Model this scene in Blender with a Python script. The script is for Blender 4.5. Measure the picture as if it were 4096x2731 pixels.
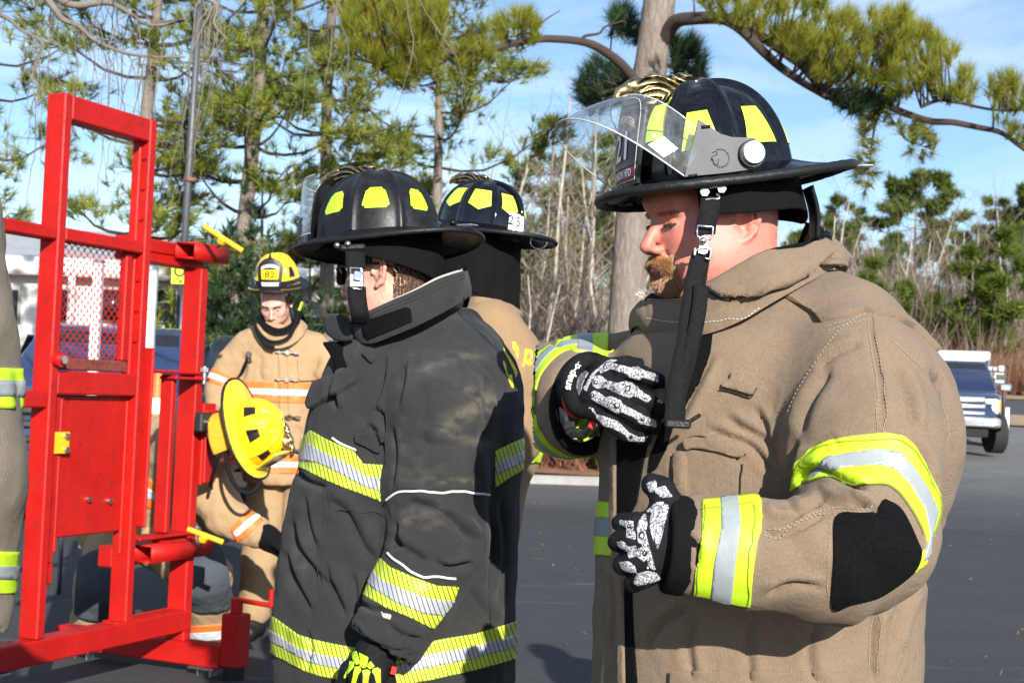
import bpy, math, random
import numpy as np
from mathutils import Matrix, Vector

for o in list(bpy.data.objects):
    bpy.data.objects.remove(o)
scene = bpy.context.scene
COL = scene.collection
rad = math.radians
random.seed(7)
RNG = np.random.default_rng(11)

# ------------------------------------------------------------------ camera
CAMZ, LENS, WQ, HQ = 1.38, 50.0, 4096.0, 2731.0
FQ = LENS / 36.0 * WQ
PITCH, ROLL = rad(2.12), rad(2.4)
RC = Matrix.Rotation(math.pi / 2 + PITCH, 3, 'X') @ Matrix.Rotation(ROLL, 3, 'Z')
RCN = np.array(RC)
CAM = np.array([0.0, 0.0, CAMZ])
cam_data = bpy.data.cameras.new('camera')
cam_data.lens = LENS
cam_data.sensor_width = 36.0
cam_data.clip_start = 0.05
cam_data.clip_end = 2000.0
cam_data.dof.use_dof = True
cam_data.dof.focus_distance = 2.45
cam_data.dof.aperture_fstop = 13.0
cam = bpy.data.objects.new('camera', cam_data)
cam.matrix_world = Matrix.Translation((0, 0, CAMZ)) @ RC.to_4x4()
COL.objects.link(cam)
scene.camera = cam

# ------------------------------------------------------------------ sky and sun
SUN_AZ, SUN_EL = rad(15), rad(22)        # from behind the camera, to its right
world = bpy.data.worlds.new('World')
scene.world = world
world.use_nodes = True
wn = world.node_tree
wn.nodes.clear()
sky = wn.nodes.new('ShaderNodeTexSky')
sky.sky_type = 'NISHITA'
sky.sun_disc = False
sky.sun_elevation = SUN_EL
# direction towards the sun: x = sin(az), y = -cos(az)
sky.sun_rotation = math.pi - SUN_AZ
sky.altitude = 50
sky.air_density = 1.0
sky.dust_density = 0.15
sky.ozone_density = 4.0
bg = wn.nodes.new('ShaderNodeBackground')
bg.inputs['Strength'].default_value = 0.10
# thin streaks of cirrus over the whole sky
tc = wn.nodes.new('ShaderNodeTexCoord')
mp = wn.nodes.new('ShaderNodeMapping')
mp.inputs['Scale'].default_value = (2.2, 2.2, 11.0)
mp.inputs['Rotation'].default_value = (0.0, 0.22, 0.3)
nz = wn.nodes.new('ShaderNodeTexNoise')
nz.inputs['Scale'].default_value = 1.6
nz.inputs['Detail'].default_value = 7.0
nz.inputs['Roughness'].default_value = 0.6
nz.inputs['Distortion'].default_value = 0.6
rmp = wn.nodes.new('ShaderNodeMapRange')
rmp.inputs['From Min'].default_value = 0.40
rmp.inputs['From Max'].default_value = 0.78
rmp.inputs['To Min'].default_value = 0.04
rmp.inputs['To Max'].default_value = 0.55
mixc = wn.nodes.new('ShaderNodeMix')
mixc.data_type = 'RGBA'
mixc.inputs['B'].default_value = (7.6, 8.3, 9.2, 1)
wo = wn.nodes.new('ShaderNodeOutputWorld')
L = wn.links.new
L(tc.outputs['Generated'], mp.inputs['Vector'])
L(mp.outputs['Vector'], nz.inputs['Vector'])
L(nz.outputs['Fac'], rmp.inputs['Value'])
L(rmp.outputs['Result'], mixc.inputs['Factor'])
L(sky.outputs['Color'], mixc.inputs['A'])
L(mixc.outputs['Result'], bg.inputs['Color'])
L(bg.outputs['Background'], wo.inputs['Surface'])

sun_data = bpy.data.lights.new('sun', 'SUN')
sun_data.energy = 5.0
sun_data.angle = rad(0.5)
sun_data.color = (1.0, 0.955, 0.88)
sun = bpy.data.objects.new('sun', sun_data)
SUN_DIR = np.array([math.sin(SUN_AZ) * math.cos(SUN_EL), -math.cos(SUN_AZ) * math.cos(SUN_EL), math.sin(SUN_EL)])
sun.rotation_euler = Vector(SUN_DIR).to_track_quat('Z', 'Y').to_euler()
sun.location = (6, -6, 9)
COL.objects.link(sun)

vs = scene.view_settings
vs.view_transform = 'Standard'
vs.look = 'None'
vs.gamma = 1.0
vs.use_curve_mapping = False
vs.exposure = 0.75
scene.cycles.max_bounces = 8
scene.cycles.transparent_max_bounces = 16
scene.cycles.use_denoising = True

# ------------------------------------------------------------------ photograph pixel <-> world
def ray(q):
    q = np.asarray(q, float)
    d = np.stack([(q[..., 0] - WQ / 2) / FQ, -(q[..., 1] - HQ / 2) / FQ, -np.ones(q.shape[:-1])], -1)
    return d @ RCN.T

def at(x, y, Y):
    d = ray((x, y))
    return CAM + d * (Y / d[1])

def proj(V):
    Lc = (np.asarray(V, float) - CAM) @ RCN
    w = -Lc[..., 2]
    return np.stack([WQ / 2 + FQ * Lc[..., 0] / w, HQ / 2 - FQ * Lc[..., 1] / w], -1)

def ZF(x0, y0, s):
    return lambda pts: [(x0 + p[0] * s, y0 + p[1] * s) + tuple(p[2:]) for p in pts]
Za = ZF(2150, 250, .6378)
Zb = ZF(2000, 1150, 1.0085)
Zc = ZF(1050, 550, .57389)
Zd = ZF(1050, 1250, .94488)
Ze = ZF(0, 300, .76531)
Zf = ZF(0, 1400, .84871)
Zg = ZF(780, 950, .82873)
Zh = ZF(0, 0, .70145)
Zi = ZF(1400, 0, .7014)
Zj = ZF(2700, 0, .63773)
Zk = ZF(3300, 800, .76538)
Zl = ZF(2450, 700, .40391)
Zm = ZF(2000, 1300, .70148)
Zn = ZF(500, 850, .35072)
Zo = ZF(2050, 1330, .3507)
Zp = ZF(2400, 1850, .3509)
Zq = ZF(1180, 2350, .24297)
Zr = ZF(2350, 280, .36342)
Zs = ZF(3700, 1400, .28696)
Zt = ZF(1850, 1150, .5102)

# ------------------------------------------------------------------ mesh plumbing
def mesh_from(name, V, F):
    V = np.ascontiguousarray(V, dtype=np.float32)
    me = bpy.data.meshes.new(name)
    if isinstance(F, np.ndarray):
        k = F.shape[1]
        me.vertices.add(len(V))
        me.vertices.foreach_set('co', V.ravel())
        me.loops.add(F.size)
        me.loops.foreach_set('vertex_index', np.ascontiguousarray(F, dtype=np.int32).ravel())
        me.polygons.add(len(F))
        me.polygons.foreach_set('loop_start', np.arange(0, F.size, k, dtype=np.int32))
        me.update(calc_edges=True)
        me.validate()
    else:
        me.from_pydata([tuple(map(float, v)) for v in V], [], [tuple(int(i) for i in f) for f in F])
        me.update()
    return me

def root_loc(o):
    while o.parent is not None:
        o = o.parent
    return np.array(o.location)

def link(name, me, parent=None):
    o = bpy.data.objects.new(name, me)
    COL.objects.link(o)
    if parent is not None:
        o.parent = parent
    return o

STRANDY = {'crown', 'branches', 'boughs', 'foliage', 'dead_needles', 'hair', 'beard', 'moustache', 'stubble', 'eyebrow', 'eyelash', 'sideburn', 'frayed_threads', 'seam', 'ratchet_ridges'}
def mk(name, V, F, mat, parent=None, smooth=True, attr=None, auto=None):
    V = np.asarray(V, float)
    if parent is not None:
        V = V - root_loc(parent)
    me = mesh_from(name, V, F)
    if smooth:
        me.polygons.foreach_set('use_smooth', np.ones(len(me.polygons), dtype=bool))
    if auto is not None:
        me.set_sharp_from_angle(angle=rad(auto))
    if attr is not None:
        for an, arr in attr.items():
            a = me.attributes.new(an, 'FLOAT_COLOR' if arr.ndim == 2 else 'FLOAT', 'POINT')
            if arr.ndim == 2:
                c = np.ones((len(V), 4), np.float32)
                c[:, :3] = arr
                a.data.foreach_set('color', c.ravel())
            else:
                a.data.foreach_set('value', arr.astype(np.float32))
    if mat is not None:
        me.materials.append(mat)
    o = link(name, me, parent)
    if name in STRANDY: o['kind'] = 'stuff'
    return o

def thing(name, label, cat, loc=(0, 0, 0), group=None):
    o = bpy.data.objects.new(name, None)
    o.empty_display_size = 0.1
    o.location = tuple(map(float, loc))
    COL.objects.link(o)
    return tag(o, label, cat, group)

def tag(o, label=None, cat=None, group=None, kind=None):
    if label: o['label'] = label
    if cat: o['category'] = cat
    if group: o['group'] = group
    if kind: o['kind'] = kind
    return o

def join(*parts):
    Vs, Fs, n = [], [], 0
    for V, F in parts:
        V = np.asarray(V, float)
        F = np.asarray(F)
        if F.shape[1] == 3 and any(np.asarray(p[1]).shape[1] == 4 for p in parts):
            F = np.concatenate([F, F[:, 2:3]], 1)
        Vs.append(V)
        Fs.append(F + n)
        n += len(V)
    F = np.concatenate(Fs)
    if F.shape[1] == 4 and (F[:, 2] == F[:, 3]).any():
        return np.concatenate(Vs), [tuple(f[:3]) if f[2] == f[3] else tuple(f) for f in F]
    return np.concatenate(Vs), F

def box_vf(c, size, R=None, bev=0.0):
    c = np.asarray(c, float)
    s = np.asarray(size, float) / 2
    if bev <= 0:
        V = np.array([[x, y, z] for x in (-1, 1) for y in (-1, 1) for z in (-1, 1)]) * s
        F = np.array([[0, 1, 3, 2], [4, 6, 7, 5], [0, 4, 5, 1], [2, 3, 7, 6], [0, 2, 6, 4], [1, 5, 7, 3]])
        if R is not None: V = V @ np.asarray(R).T
        return V + c, F
    # chamfered box: three inset loops of 8, written as convex vertex set per corner
    V, idx = [], {}
    for x in (-1, 1):
        for y in (-1, 1):
            for z in (-1, 1):
                for k in range(3):
                    p = np.array([x, y, z]) * s
                    q = p - np.array([x, y, z]) * bev
                    q[k] = p[k]
                    idx[(x, y, z, k)] = len(V)
                    V.append(q)
    F = []
    for k in range(3):
        a, b = (k + 1) % 3, (k + 2) % 3
        for sg in (-1, 1):
            ring = []
            for (u, v) in ((-1, -1), (1, -1), (1, 1), (-1, 1)):
                t = [0, 0, 0]; t[k] = sg; t[a] = u; t[b] = v
                ring.append(idx[(t[0], t[1], t[2], k)])
            F.append(ring if sg > 0 else ring[::-1])
    for k in range(3):                       # edge chamfers along axis k
        a, b = (k + 1) % 3, (k + 2) % 3
        for u in (-1, 1):
            for v in (-1, 1):
                def g(w, kk):
                    t = [0, 0, 0]; t[k] = w; t[a] = u; t[b] = v
                    return idx[(t[0], t[1], t[2], kk)]
                f = [g(-1, a), g(1, a), g(1, b), g(-1, b)]
                F.append(f if u * v < 0 else f[::-1])
    tri = []
    for x in (-1, 1):
        for y in (-1, 1):
            for z in (-1, 1):
                f = [idx[(x, y, z, k)] for k in range(3)]
                if x * y * z < 0: f = f[::-1]
                tri.append(f + [f[2]])
    V = np.array(V)
    if R is not None: V = V @ np.asarray(R).T
    return V + c, [tuple(f[:3]) if f[2] == f[-1] and len(f) == 4 and f[2] == f[3] else tuple(f) for f in F + tri]

def frame_from(d, up=(0, 0, 1)):
    d = np.asarray(d, float); d = d / np.linalg.norm(d)
    up = np.asarray(up, float)
    s = np.cross(up, d)
    if np.linalg.norm(s) < 1e-5:
        s = np.cross((1, 0, 0), d)
    s /= np.linalg.norm(s)
    u = np.cross(d, s)
    return np.stack([d, s, u], 1)            # columns: along, side, up

def beam_vf(p0, p1, w, h, up=(0, 0, 1), bev=0.004):
    p0, p1 = np.asarray(p0, float), np.asarray(p1, float)
    R = frame_from(p1 - p0, up)
    return box_vf((p0 + p1) / 2, (np.linalg.norm(p1 - p0), w, h), R, bev)

def cyl_vf(p0, p1, r0, r1=None, n=16, caps=True):
    if r1 is None: r1 = r0
    p0, p1 = np.asarray(p0, float), np.asarray(p1, float)
    R = frame_from(p1 - p0)
    a = np.linspace(0, 2 * np.pi, n, endpoint=False)
    ring = np.cos(a)[:, None] * R[:, 1] + np.sin(a)[:, None] * R[:, 2]
    V = np.concatenate([p0 + ring * r0, p1 + ring * r1])
    i = np.arange(n); j = (i + 1) % n
    F = [tuple(f) for f in np.stack([i, j, j + n, i + n], 1)]
    if caps:
        F += [tuple(range(n))[::-1], tuple(range(n, 2 * n))]
    return V, F

def tube_vf(pts, r, n=8, closed=False):
    P = np.asarray(pts, float)
    m = len(P)
    r = np.broadcast_to(np.asarray(r, float), (m,))
    T = np.gradient(P, axis=0) if not closed else (np.roll(P, -1, 0) - np.roll(P, 1, 0))
    T /= np.linalg.norm(T, axis=1)[:, None] + 1e-12
    up = np.array([0, 0, 1.0])
    if abs(T[0] @ up) > .9: up = np.array([1.0, 0, 0])
    s = np.cross(up, T[0]); s /= np.linalg.norm(s)
    a = np.linspace(0, 2 * np.pi, n, endpoint=False)
    V = []
    for k in range(m):
        s = s - T[k] * (s @ T[k]); s /= np.linalg.norm(s) + 1e-12
        u = np.cross(T[k], s)
        V.append(P[k] + r[k] * (np.cos(a)[:, None] * s + np.sin(a)[:, None] * u))
    V = np.concatenate(V)
    F = []
    K = m if closed else m - 1
    i = np.arange(n); j = (i + 1) % n
    for k in range(K):
        b, c = k * n, ((k + 1) % m) * n
        F.append(np.stack([b + i, b + j, c + j, c + i], 1))
    return V, np.concatenate(F)

def smooth_poly(pts, n=40):
    """Catmull-Rom through the points (any dimension)."""
    P = np.asarray(pts, float)
    P = np.concatenate([[2 * P[0] - P[1]], P, [2 * P[-1] - P[-2]]])
    m = len(P) - 3
    t = np.linspace(0, m - 1e-6, n)
    k = t.astype(int); f = (t - k)[:, None]
    a, b, c, d = P[k], P[k + 1], P[k + 2], P[k + 3]
    return .5 * (2 * b + (c - a) * f + (2 * a - 5 * b + 4 * c - d) * f ** 2 + (3 * b - a - 3 * c + d) * f ** 3)

def grid_vf(V):
    """V: (m, n, 3) grid."""
    m, n = V.shape[:2]
    i, j = np.meshgrid(np.arange(m - 1), np.arange(n - 1), indexing='ij')
    a = (i * n + j).ravel()
    return V.reshape(-1, 3), np.stack([a, a + n, a + n + 1, a + 1], 1)

def solid_grid(V, N, th):
    """A sheet grid V thickened by th against its normals N."""
    m, n = V.shape[:2]
    A, F = grid_vf(V)
    B = (V - N * th).reshape(-1, 3)
    k = len(A)
    G = F[:, ::-1] + k
    loop = [(0, j) for j in range(n)] + [(i, n - 1) for i in range(1, m)] + [(m - 1, j) for j in range(n - 2, -1, -1)] + [(i, 0) for i in range(m - 2, 0, -1)]
    ids = np.array([i * n + j for i, j in loop])
    nx = np.roll(ids, -1)
    S = np.stack([ids, nx, nx + k, ids + k], 1)
    return np.concatenate([A, B]), np.concatenate([F, G, S])

# ------------------------------------------------------------------ numpy noise
def _hash(i, j, k, s):
    n = (i * 374761393 + j * 668265263 + k * 2147483647 + s * 1274126177) & 0xffffffff
    n = ((n ^ (n >> 13)) * 1274126177) & 0xffffffff
    return ((n ^ (n >> 16)) & 0xffff) / 65535.0

def vnoise(P, scale=1.0, seed=0):
    P = np.asarray(P, float) * scale + 1000.0
    I = np.floor(P).astype(np.int64)
    f = P - I
    f = f * f * (3 - 2 * f)
    r = 0
    for a in (0, 1):
        wa = f[..., 0] if a else 1 - f[..., 0]
        for b in (0, 1):
            wb = f[..., 1] if b else 1 - f[..., 1]
            for c in (0, 1):
                wc = f[..., 2] if c else 1 - f[..., 2]
                r = r + wa * wb * wc * _hash(I[..., 0] + a, I[..., 1] + b, I[..., 2] + c, seed)
    return r * 2 - 1

def fbm(P, scale=1.0, seed=0, oct=3):
    return sum(vnoise(P, scale * 2 ** k, seed + k) * .5 ** k for k in range(oct))

# ------------------------------------------------------------------ distance fields
def smin(a, b, k):
    h = np.clip(.5 + .5 * (b - a) / k, 0, 1)
    return b + (a - b) * h - k * h * (1 - h)
def smax(a, b, k):
    return -smin(-a, -b, k)
def ell(P, c, r, R=None):
    x, y, z = P[0] - c[0], P[1] - c[1], P[2] - c[2]
    if R is not None:
        R = np.asarray(R)
        x, y, z = R[0, 0] * x + R[1, 0] * y + R[2, 0] * z, R[0, 1] * x + R[1, 1] * y + R[2, 1] * z, R[0, 2] * x + R[1, 2] * y + R[2, 2] * z
    k0 = np.sqrt((x / r[0]) ** 2 + (y / r[1]) ** 2 + (z / r[2]) ** 2)
    k1 = np.sqrt((x / r[0] ** 2) ** 2 + (y / r[1] ** 2) ** 2 + (z / r[2] ** 2) ** 2) + 1e-9
    return k0 * (k0 - 1) / k1
def cone(P, a, b, ra, rb):
    d = [b[i] - a[i] for i in range(3)]
    l2 = d[0] ** 2 + d[1] ** 2 + d[2] ** 2 + 1e-12
    x, y, z = P[0] - a[0], P[1] - a[1], P[2] - a[2]
    t = np.clip((x * d[0] + y * d[1] + z * d[2]) / l2, 0, 1)
    return np.sqrt((x - t * d[0]) ** 2 + (y - t * d[1]) ** 2 + (z - t * d[2]) ** 2) - (ra + (rb - ra) * t)
def chain(P, pts, r, k=.01):
    d = None
    for i in range(len(pts) - 1):
        e = cone(P, pts[i], pts[i + 1], r[i], r[i + 1])
        d = e if d is None else smin(d, e, k)
    return d

def surface_nets(fn, lo, hi, h):
    lo = np.asarray(lo, float); hi = np.asarray(hi, float)
    n = np.ceil((hi - lo) / h).astype(int) + 1
    ax = [(lo[i] + h * np.arange(n[i])).astype(np.float32) for i in range(3)]
    D = fn((ax[0][:, None, None], ax[1][None, :, None], ax[2][None, None, :])).astype(np.float32)
    D = np.broadcast_to(D, tuple(n))
    S = D < 0
    cs = np.zeros(tuple(n - 1), np.uint8)
    for a in (0, 1):
        for b in (0, 1):
            for c in (0, 1):
                cs += S[a:n[0] - 1 + a, b:n[1] - 1 + b, c:n[2] - 1 + c]
    act = (cs > 0) & (cs < 8)
    I = np.argwhere(act)
    idx = -np.ones(tuple(n - 1), np.int64)
    idx[act] = np.arange(len(I))
    acc = np.zeros((len(I), 3)); cnt = np.zeros(len(I))
    corners = [(a, b, c) for a in (0, 1) for b in (0, 1) for c in (0, 1)]
    dv = {c: D[I[:, 0] + c[0], I[:, 1] + c[1], I[:, 2] + c[2]] for c in corners}
    for c in corners:
        for k in range(3):
            if c[k] == 0:
                e = list(c); e[k] = 1; e = tuple(e)
                d0, d1 = dv[c], dv[e]
                m = (d0 < 0) != (d1 < 0)
                t = np.where(m, d0 / np.where(m, d0 - d1, 1), 0)
                p = np.array(c, float)[None] + np.zeros((len(I), 1))
                p[:, k] += t
                acc += np.where(m[:, None], p, 0); cnt += m
    V = lo + (I + acc / cnt[:, None]) * h
    Q = []
    for k in range(3):
        a, b = (k + 1) % 3, (k + 2) % 3
        s0 = [slice(None)] * 3; s1 = [slice(None)] * 3
        s0[k] = slice(0, n[k] - 1); s1[k] = slice(1, n[k])
        for q in (a, b):
            s0[q] = slice(1, n[q] - 1); s1[q] = slice(1, n[q] - 1)
        A, B = S[tuple(s0)], S[tuple(s1)]
        ch = np.argwhere(A != B)
        if len(ch) == 0: continue
        ins = A[tuple(ch.T)]
        off = np.zeros(3, int); off[a] = 1; off[b] = 1
        c = ch + off
        def g(da, db):
            e = c.copy(); e[:, a] += da; e[:, b] += db
            return idx[tuple(e.T)]
        q = np.stack([g(-1, -1), g(0, -1), g(0, 0), g(-1, 0)], 1)
        q[~ins] = q[~ins][:, ::-1]
        Q.append(q)
    F = np.concatenate(Q)
    F = F[(F >= 0).all(1)]
    return V, F

def tris(F):
    F = np.asarray(F)
    if F.shape[1] == 3: return F
    return np.concatenate([F[:, [0, 1, 2]], F[:, [0, 2, 3]]])

def relax(V, F, it=2, lam=.5):
    E = np.concatenate([F[:, [i, (i + 1) % F.shape[1]]] for i in range(F.shape[1])])
    E = np.concatenate([E, E[:, ::-1]])
    deg = np.bincount(E[:, 0], minlength=len(V))[:, None] + 1e-9
    for _ in range(it):
        S = np.stack([np.bincount(E[:, 0], weights=V[E[:, 1], k], minlength=len(V)) for k in range(3)], 1)
        V = V + lam * (S / deg - V)
    return V

def subdiv(V, F):
    n = len(V)
    E = np.sort(np.concatenate([F[:, [0, 1]], F[:, [1, 2]], F[:, [2, 3]], F[:, [3, 0]]]), 1)
    u, inv = np.unique(E, axis=0, return_inverse=True)
    inv = inv.reshape(4, len(F)) + n
    c = np.arange(len(F)) + n + len(u)
    VV = np.concatenate([V, V[u].mean(1), V[F].mean(1)])
    Q = [np.stack([F[:, k], inv[k], c, inv[(k + 3) % 4]], 1) for k in range(4)]
    return VV, np.concatenate(Q)

def normals(V, F):
    T = tris(F)
    n = np.cross(V[T[:, 1]] - V[T[:, 0]], V[T[:, 2]] - V[T[:, 0]])
    N = np.stack([sum(np.bincount(T[:, c], weights=n[:, k], minlength=len(V)) for c in range(3)) for k in range(3)], 1)
    return N / (np.linalg.norm(N, axis=1)[:, None] + 1e-12)

def compact(V, F, extra=()):
    u, inv = np.unique(F, return_inverse=True)
    return (V[u], inv.reshape(F.shape)) + tuple(e[u] for e in extra)

def clip_mesh(V, T, f, extra=()):
    """Keep f >= 0 of a triangle mesh, cutting triangles along f = 0. extra: per-vertex arrays."""
    T = T[(f[T] >= 0).any(1)]
    pos = f[T] >= 0
    c = pos.sum(1)
    keep = T[c == 3]
    out = [keep]
    newV, newX = [], [[] for _ in extra]
    n0 = len(V)
    edges = {}
    part = T[(c == 1) | (c == 2)]
    pp = f[part] >= 0
    lst = []
    def cut(i, j):
        key = (i, j) if i < j else (j, i)
        if key not in edges:
            t = f[key[0]] / (f[key[0]] - f[key[1]])
            edges[key] = n0 + len(newV)
            newV.append(V[key[0]] * (1 - t) + V[key[1]] * t)
            for e, X in zip(extra, newX):
                X.append(e[key[0]] * (1 - t) + e[key[1]] * t)
        return edges[key]
    for t, p in zip(part.tolist(), pp.tolist()):
        if sum(p) == 1:
            k = p.index(True)
            a, b, d = t[k], t[(k + 1) % 3], t[(k + 2) % 3]
            lst.append((a, cut(a, b), cut(a, d)))
        else:
            k = p.index(False)
            a, b, d = t[k], t[(k + 1) % 3], t[(k + 2) % 3]
            x, y = cut(a, b), cut(a, d)
            lst.append((x, b, d)); lst.append((x, d, y))
    if lst: out.append(np.array(lst, dtype=np.int64))
    V2 = np.concatenate([V, np.array(newV).reshape(-1, 3)])
    X2 = [np.concatenate([e, np.array(X).reshape((-1,) + e.shape[1:])]) for e, X in zip(extra, newX)]
    T2 = np.concatenate(out)
    if len(T2) == 0: return V2[:0], T2, [x[:0] for x in X2]
    r = compact(V2, T2, X2)
    return r[0], r[1], list(r[2:])

def poly_sd(P, poly):
    """Signed distance (inside positive) of 2-D points to a closed polygon."""
    poly = np.asarray(poly, float)
    d = np.full(len(P), 1e9); ins = np.zeros(len(P), bool)
    for i in range(len(poly)):
        a, b = poly[i], poly[(i + 1) % len(poly)]
        ab = b - a
        t = np.clip(((P - a) @ ab) / (ab @ ab + 1e-12), 0, 1)
        d = np.minimum(d, np.linalg.norm(P - a - t[:, None] * ab, axis=1))
        c = ((a[1] > P[:, 1]) != (b[1] > P[:, 1])) & (P[:, 0] < (b[0] - a[0]) * (P[:, 1] - a[1]) / (b[1] - a[1] + 1e-12) + a[0])
        ins ^= c
    return np.where(ins, d, -d)

def line_d(P, line):
    """Distance of 2-D points to a polyline, with side sign (+ left of travel in y-down pixels) and 0..1 run."""
    line = np.asarray(line, float)
    seg = np.linalg.norm(np.diff(line, axis=0), axis=1); cum = np.concatenate([[0], np.cumsum(seg)])
    best = np.full(len(P), 1e9); side = np.zeros(len(P)); run = np.zeros(len(P))
    for i in range(len(line) - 1):
        a, ab = line[i], line[i + 1] - line[i]
        t = np.clip(((P - a) @ ab) / (ab @ ab + 1e-12), 0, 1)
        v = P - a - t[:, None] * ab
        d = np.linalg.norm(v, axis=1)
        m = d < best
        best[m] = d[m]
        side[m] = np.sign(ab[0] * v[m, 1] - ab[1] * v[m, 0])
        run[m] = (cum[i] + t[m] * seg[i]) / cum[-1]
    return best, side, run

def shell(V, T, N, off, th):
    """Lift a patch by off along N and give it a rim down by th."""
    O = V + N * off
    E = np.sort(np.concatenate([T[:, [0, 1]], T[:, [1, 2]], T[:, [2, 0]]]), 1)
    raw = np.concatenate([T[:, [0, 1]], T[:, [1, 2]], T[:, [2, 0]]])
    u, idx, ct = np.unique(E, axis=0, return_index=True, return_counts=True)
    B = raw[idx[ct == 1]]
    I = V + N * (off - th)
    n = len(V)
    S = np.concatenate([np.stack([B[:, 1], B[:, 0], B[:, 0] + n], 1), np.stack([B[:, 1], B[:, 0] + n, B[:, 1] + n], 1)])
    VV, FF = compact(np.concatenate([O, I]), np.concatenate([T, S]))
    return VV, FF

class Surf:
    """A dense surface that folds can be pressed into and patches cut from."""
    def __init__(s, V, F, lab=None):
        s.V, s.F = V, F
        s.lab = np.zeros(len(V), int) if lab is None else lab
        s.upd()
    def upd(s):
        s.N = normals(s.V, s.F)
        s.T = tris(s.F)
        s.px = proj(s.V)
        view = s.V - CAM
        s.face = -(s.N * view).sum(1) / np.linalg.norm(view, axis=1)
    def fold(s, strokes, lab=None, k=1.0):
        """strokes: (line px, width px, depth m[, ridge]) valley with a soft ridge on its left."""
        D = np.zeros(len(s.V))
        base = np.clip(s.face * 4 + .6, 0, 1)
        if lab is not None: base = base * (s.lab == lab)
        for st in strokes:
            line, w, dep = st[0], st[1], st[2] * k
            rg = st[3] if len(st) > 3 else .6
            line = smooth_poly(line, max(8, 6 * len(line))) if len(line) > 2 else np.asarray(line, float)
            lo, hi = line.min(0) - 6 * w, line.max(0) + 6 * w
            m = np.where(((s.px > lo) & (s.px < hi)).all(1) & (base > 0))[0]
            if len(m) == 0: continue
            d, sd, run = line_d(s.px[m], line)
            tp = np.clip(np.minimum(run, 1 - run) * 5, 0, 1); tp = tp * tp * (3 - 2 * tp)
            e = d * sd / w
            prof = -1.15 * np.exp(-1.25 * np.abs(e)) + rg * np.exp(-((e + 2.0) / 1.3) ** 2) + .3 * rg * np.exp(-((e - 2.2) / 1.4) ** 2)
            D[m] += prof * dep * tp * base[m]
        s.V = s.V + s.N * D[:, None]
        s.upd()
    def disp(s, d):
        s.V = s.V + s.N * d[:, None]
        s.upd()
    def patch(s, poly=None, lab=None, fields=(), off=.003, th=None, front=True, smoothp=0, one=False):
        th = off + .004 if th is None else th
        V, T, N, px = s.V, s.T, s.N, s.px
        m = np.ones(len(T), bool)
        if lab is not None: m &= np.isin(s.lab[T], lab if isinstance(lab, (list, tuple)) else [lab]).all(1)
        if front: m &= (s.face[T] > -.05).all(1)
        T = T[m]
        if len(T) == 0: return None
        V, T, N, px = compact(V, T, (N, px))
        for fn in fields:
            V, T, (N, px) = clip_mesh(V, T, fn(V), (N, px))
            if len(T) == 0: return None
        if poly is not None:
            if smoothp: poly = smooth_poly(list(poly) + [poly[0]], smoothp)[:-1]
            V, T, (N, px) = clip_mesh(V, T, poly_sd(px, poly), (N, px))
            if len(T) == 0: return None
        if one:                              # keep the largest connected piece
            lb = np.arange(len(V))
            while True:
                mn = lb[T].min(1); l2 = lb.copy()
                for k in range(3): np.minimum.at(l2, T[:, k], mn)
                if (l2 == lb).all(): break
                lb = l2
            T = T[lb[T[:, 0]] == np.bincount(lb[T[:, 0]]).argmax()]
            V, T, N = compact(V, T, (N,))
        N = N / (np.linalg.norm(N, axis=1)[:, None] + 1e-12)
        return shell(V, T, N, off, th)
    def mkpatch(s, name, mat, parent, *a, **k):
        r = s.patch(*a, one=name in ('elbow_patch', 'bone_print'), **k)
        if r is None:
            print('empty patch', name); return None
        return mk(name, r[0], r[1], mat, parent)
    def on(s, x, y, lab=None, lift=0.0):
        """Surface point under a photograph pixel (nearest front vertex)."""
        d = (s.px[:, 0] - x) ** 2 + (s.px[:, 1] - y) ** 2 + np.where(s.face > .02, 0, 1e7)
        if lab is not None: d = d + np.where(s.lab == lab, 0, 1e7)
        c = np.argpartition(d, 6)[:6]
        i = c[np.argmin(np.linalg.norm(s.V[c] - CAM, axis=1))]
        return s.V[i] + s.N[i] * lift, s.N[i]
    def seam(s, name, mat, parent, line, w=.004, lift=.0015, dash=None, lab=None, n=None):
        """A thread, cord or dark shadow line laid on the surface along a pixel polyline (dash: metres on, off)."""
        line = smooth_poly(line, 4 * len(line)) if len(line) > 2 else np.asarray(line, float)
        seg = np.linalg.norm(np.diff(line, axis=0), axis=1).sum()
        k = n or max(6, int(seg / 9))
        t = np.linspace(0, 1, k)
        cum = np.concatenate([[0], np.cumsum(np.linalg.norm(np.diff(line, axis=0), axis=1))]); cum /= cum[-1]
        pts = np.stack([np.interp(t, cum, line[:, 0]), np.interp(t, cum, line[:, 1])], 1)
        P = np.array([s.on(x, y, lab, lift)[0] for x, y in pts])
        if len(P) > 4:
            for _ in range(6): P[1:-1] = (P[:-2] + 2 * P[1:-1] + P[2:]) / 4
        if dash is None:
            V, F = tube_vf(P, w / 2, 6)
        else:
            c = np.concatenate([[0], np.cumsum(np.linalg.norm(np.diff(P, axis=0), axis=1))])
            parts = []; p = 0
            while p + dash[0] < c[-1]:
                q = np.linspace(p, p + dash[0], 3)
                S = np.stack([np.interp(q, c, P[:, i]) for i in range(3)], 1)
                parts.append(tube_vf(S, w / 2, 4)); p += dash[0] + dash[1]
            if not parts: return None
            V, F = join(*parts)
        return mk(name, V, F, mat, parent)

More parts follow.
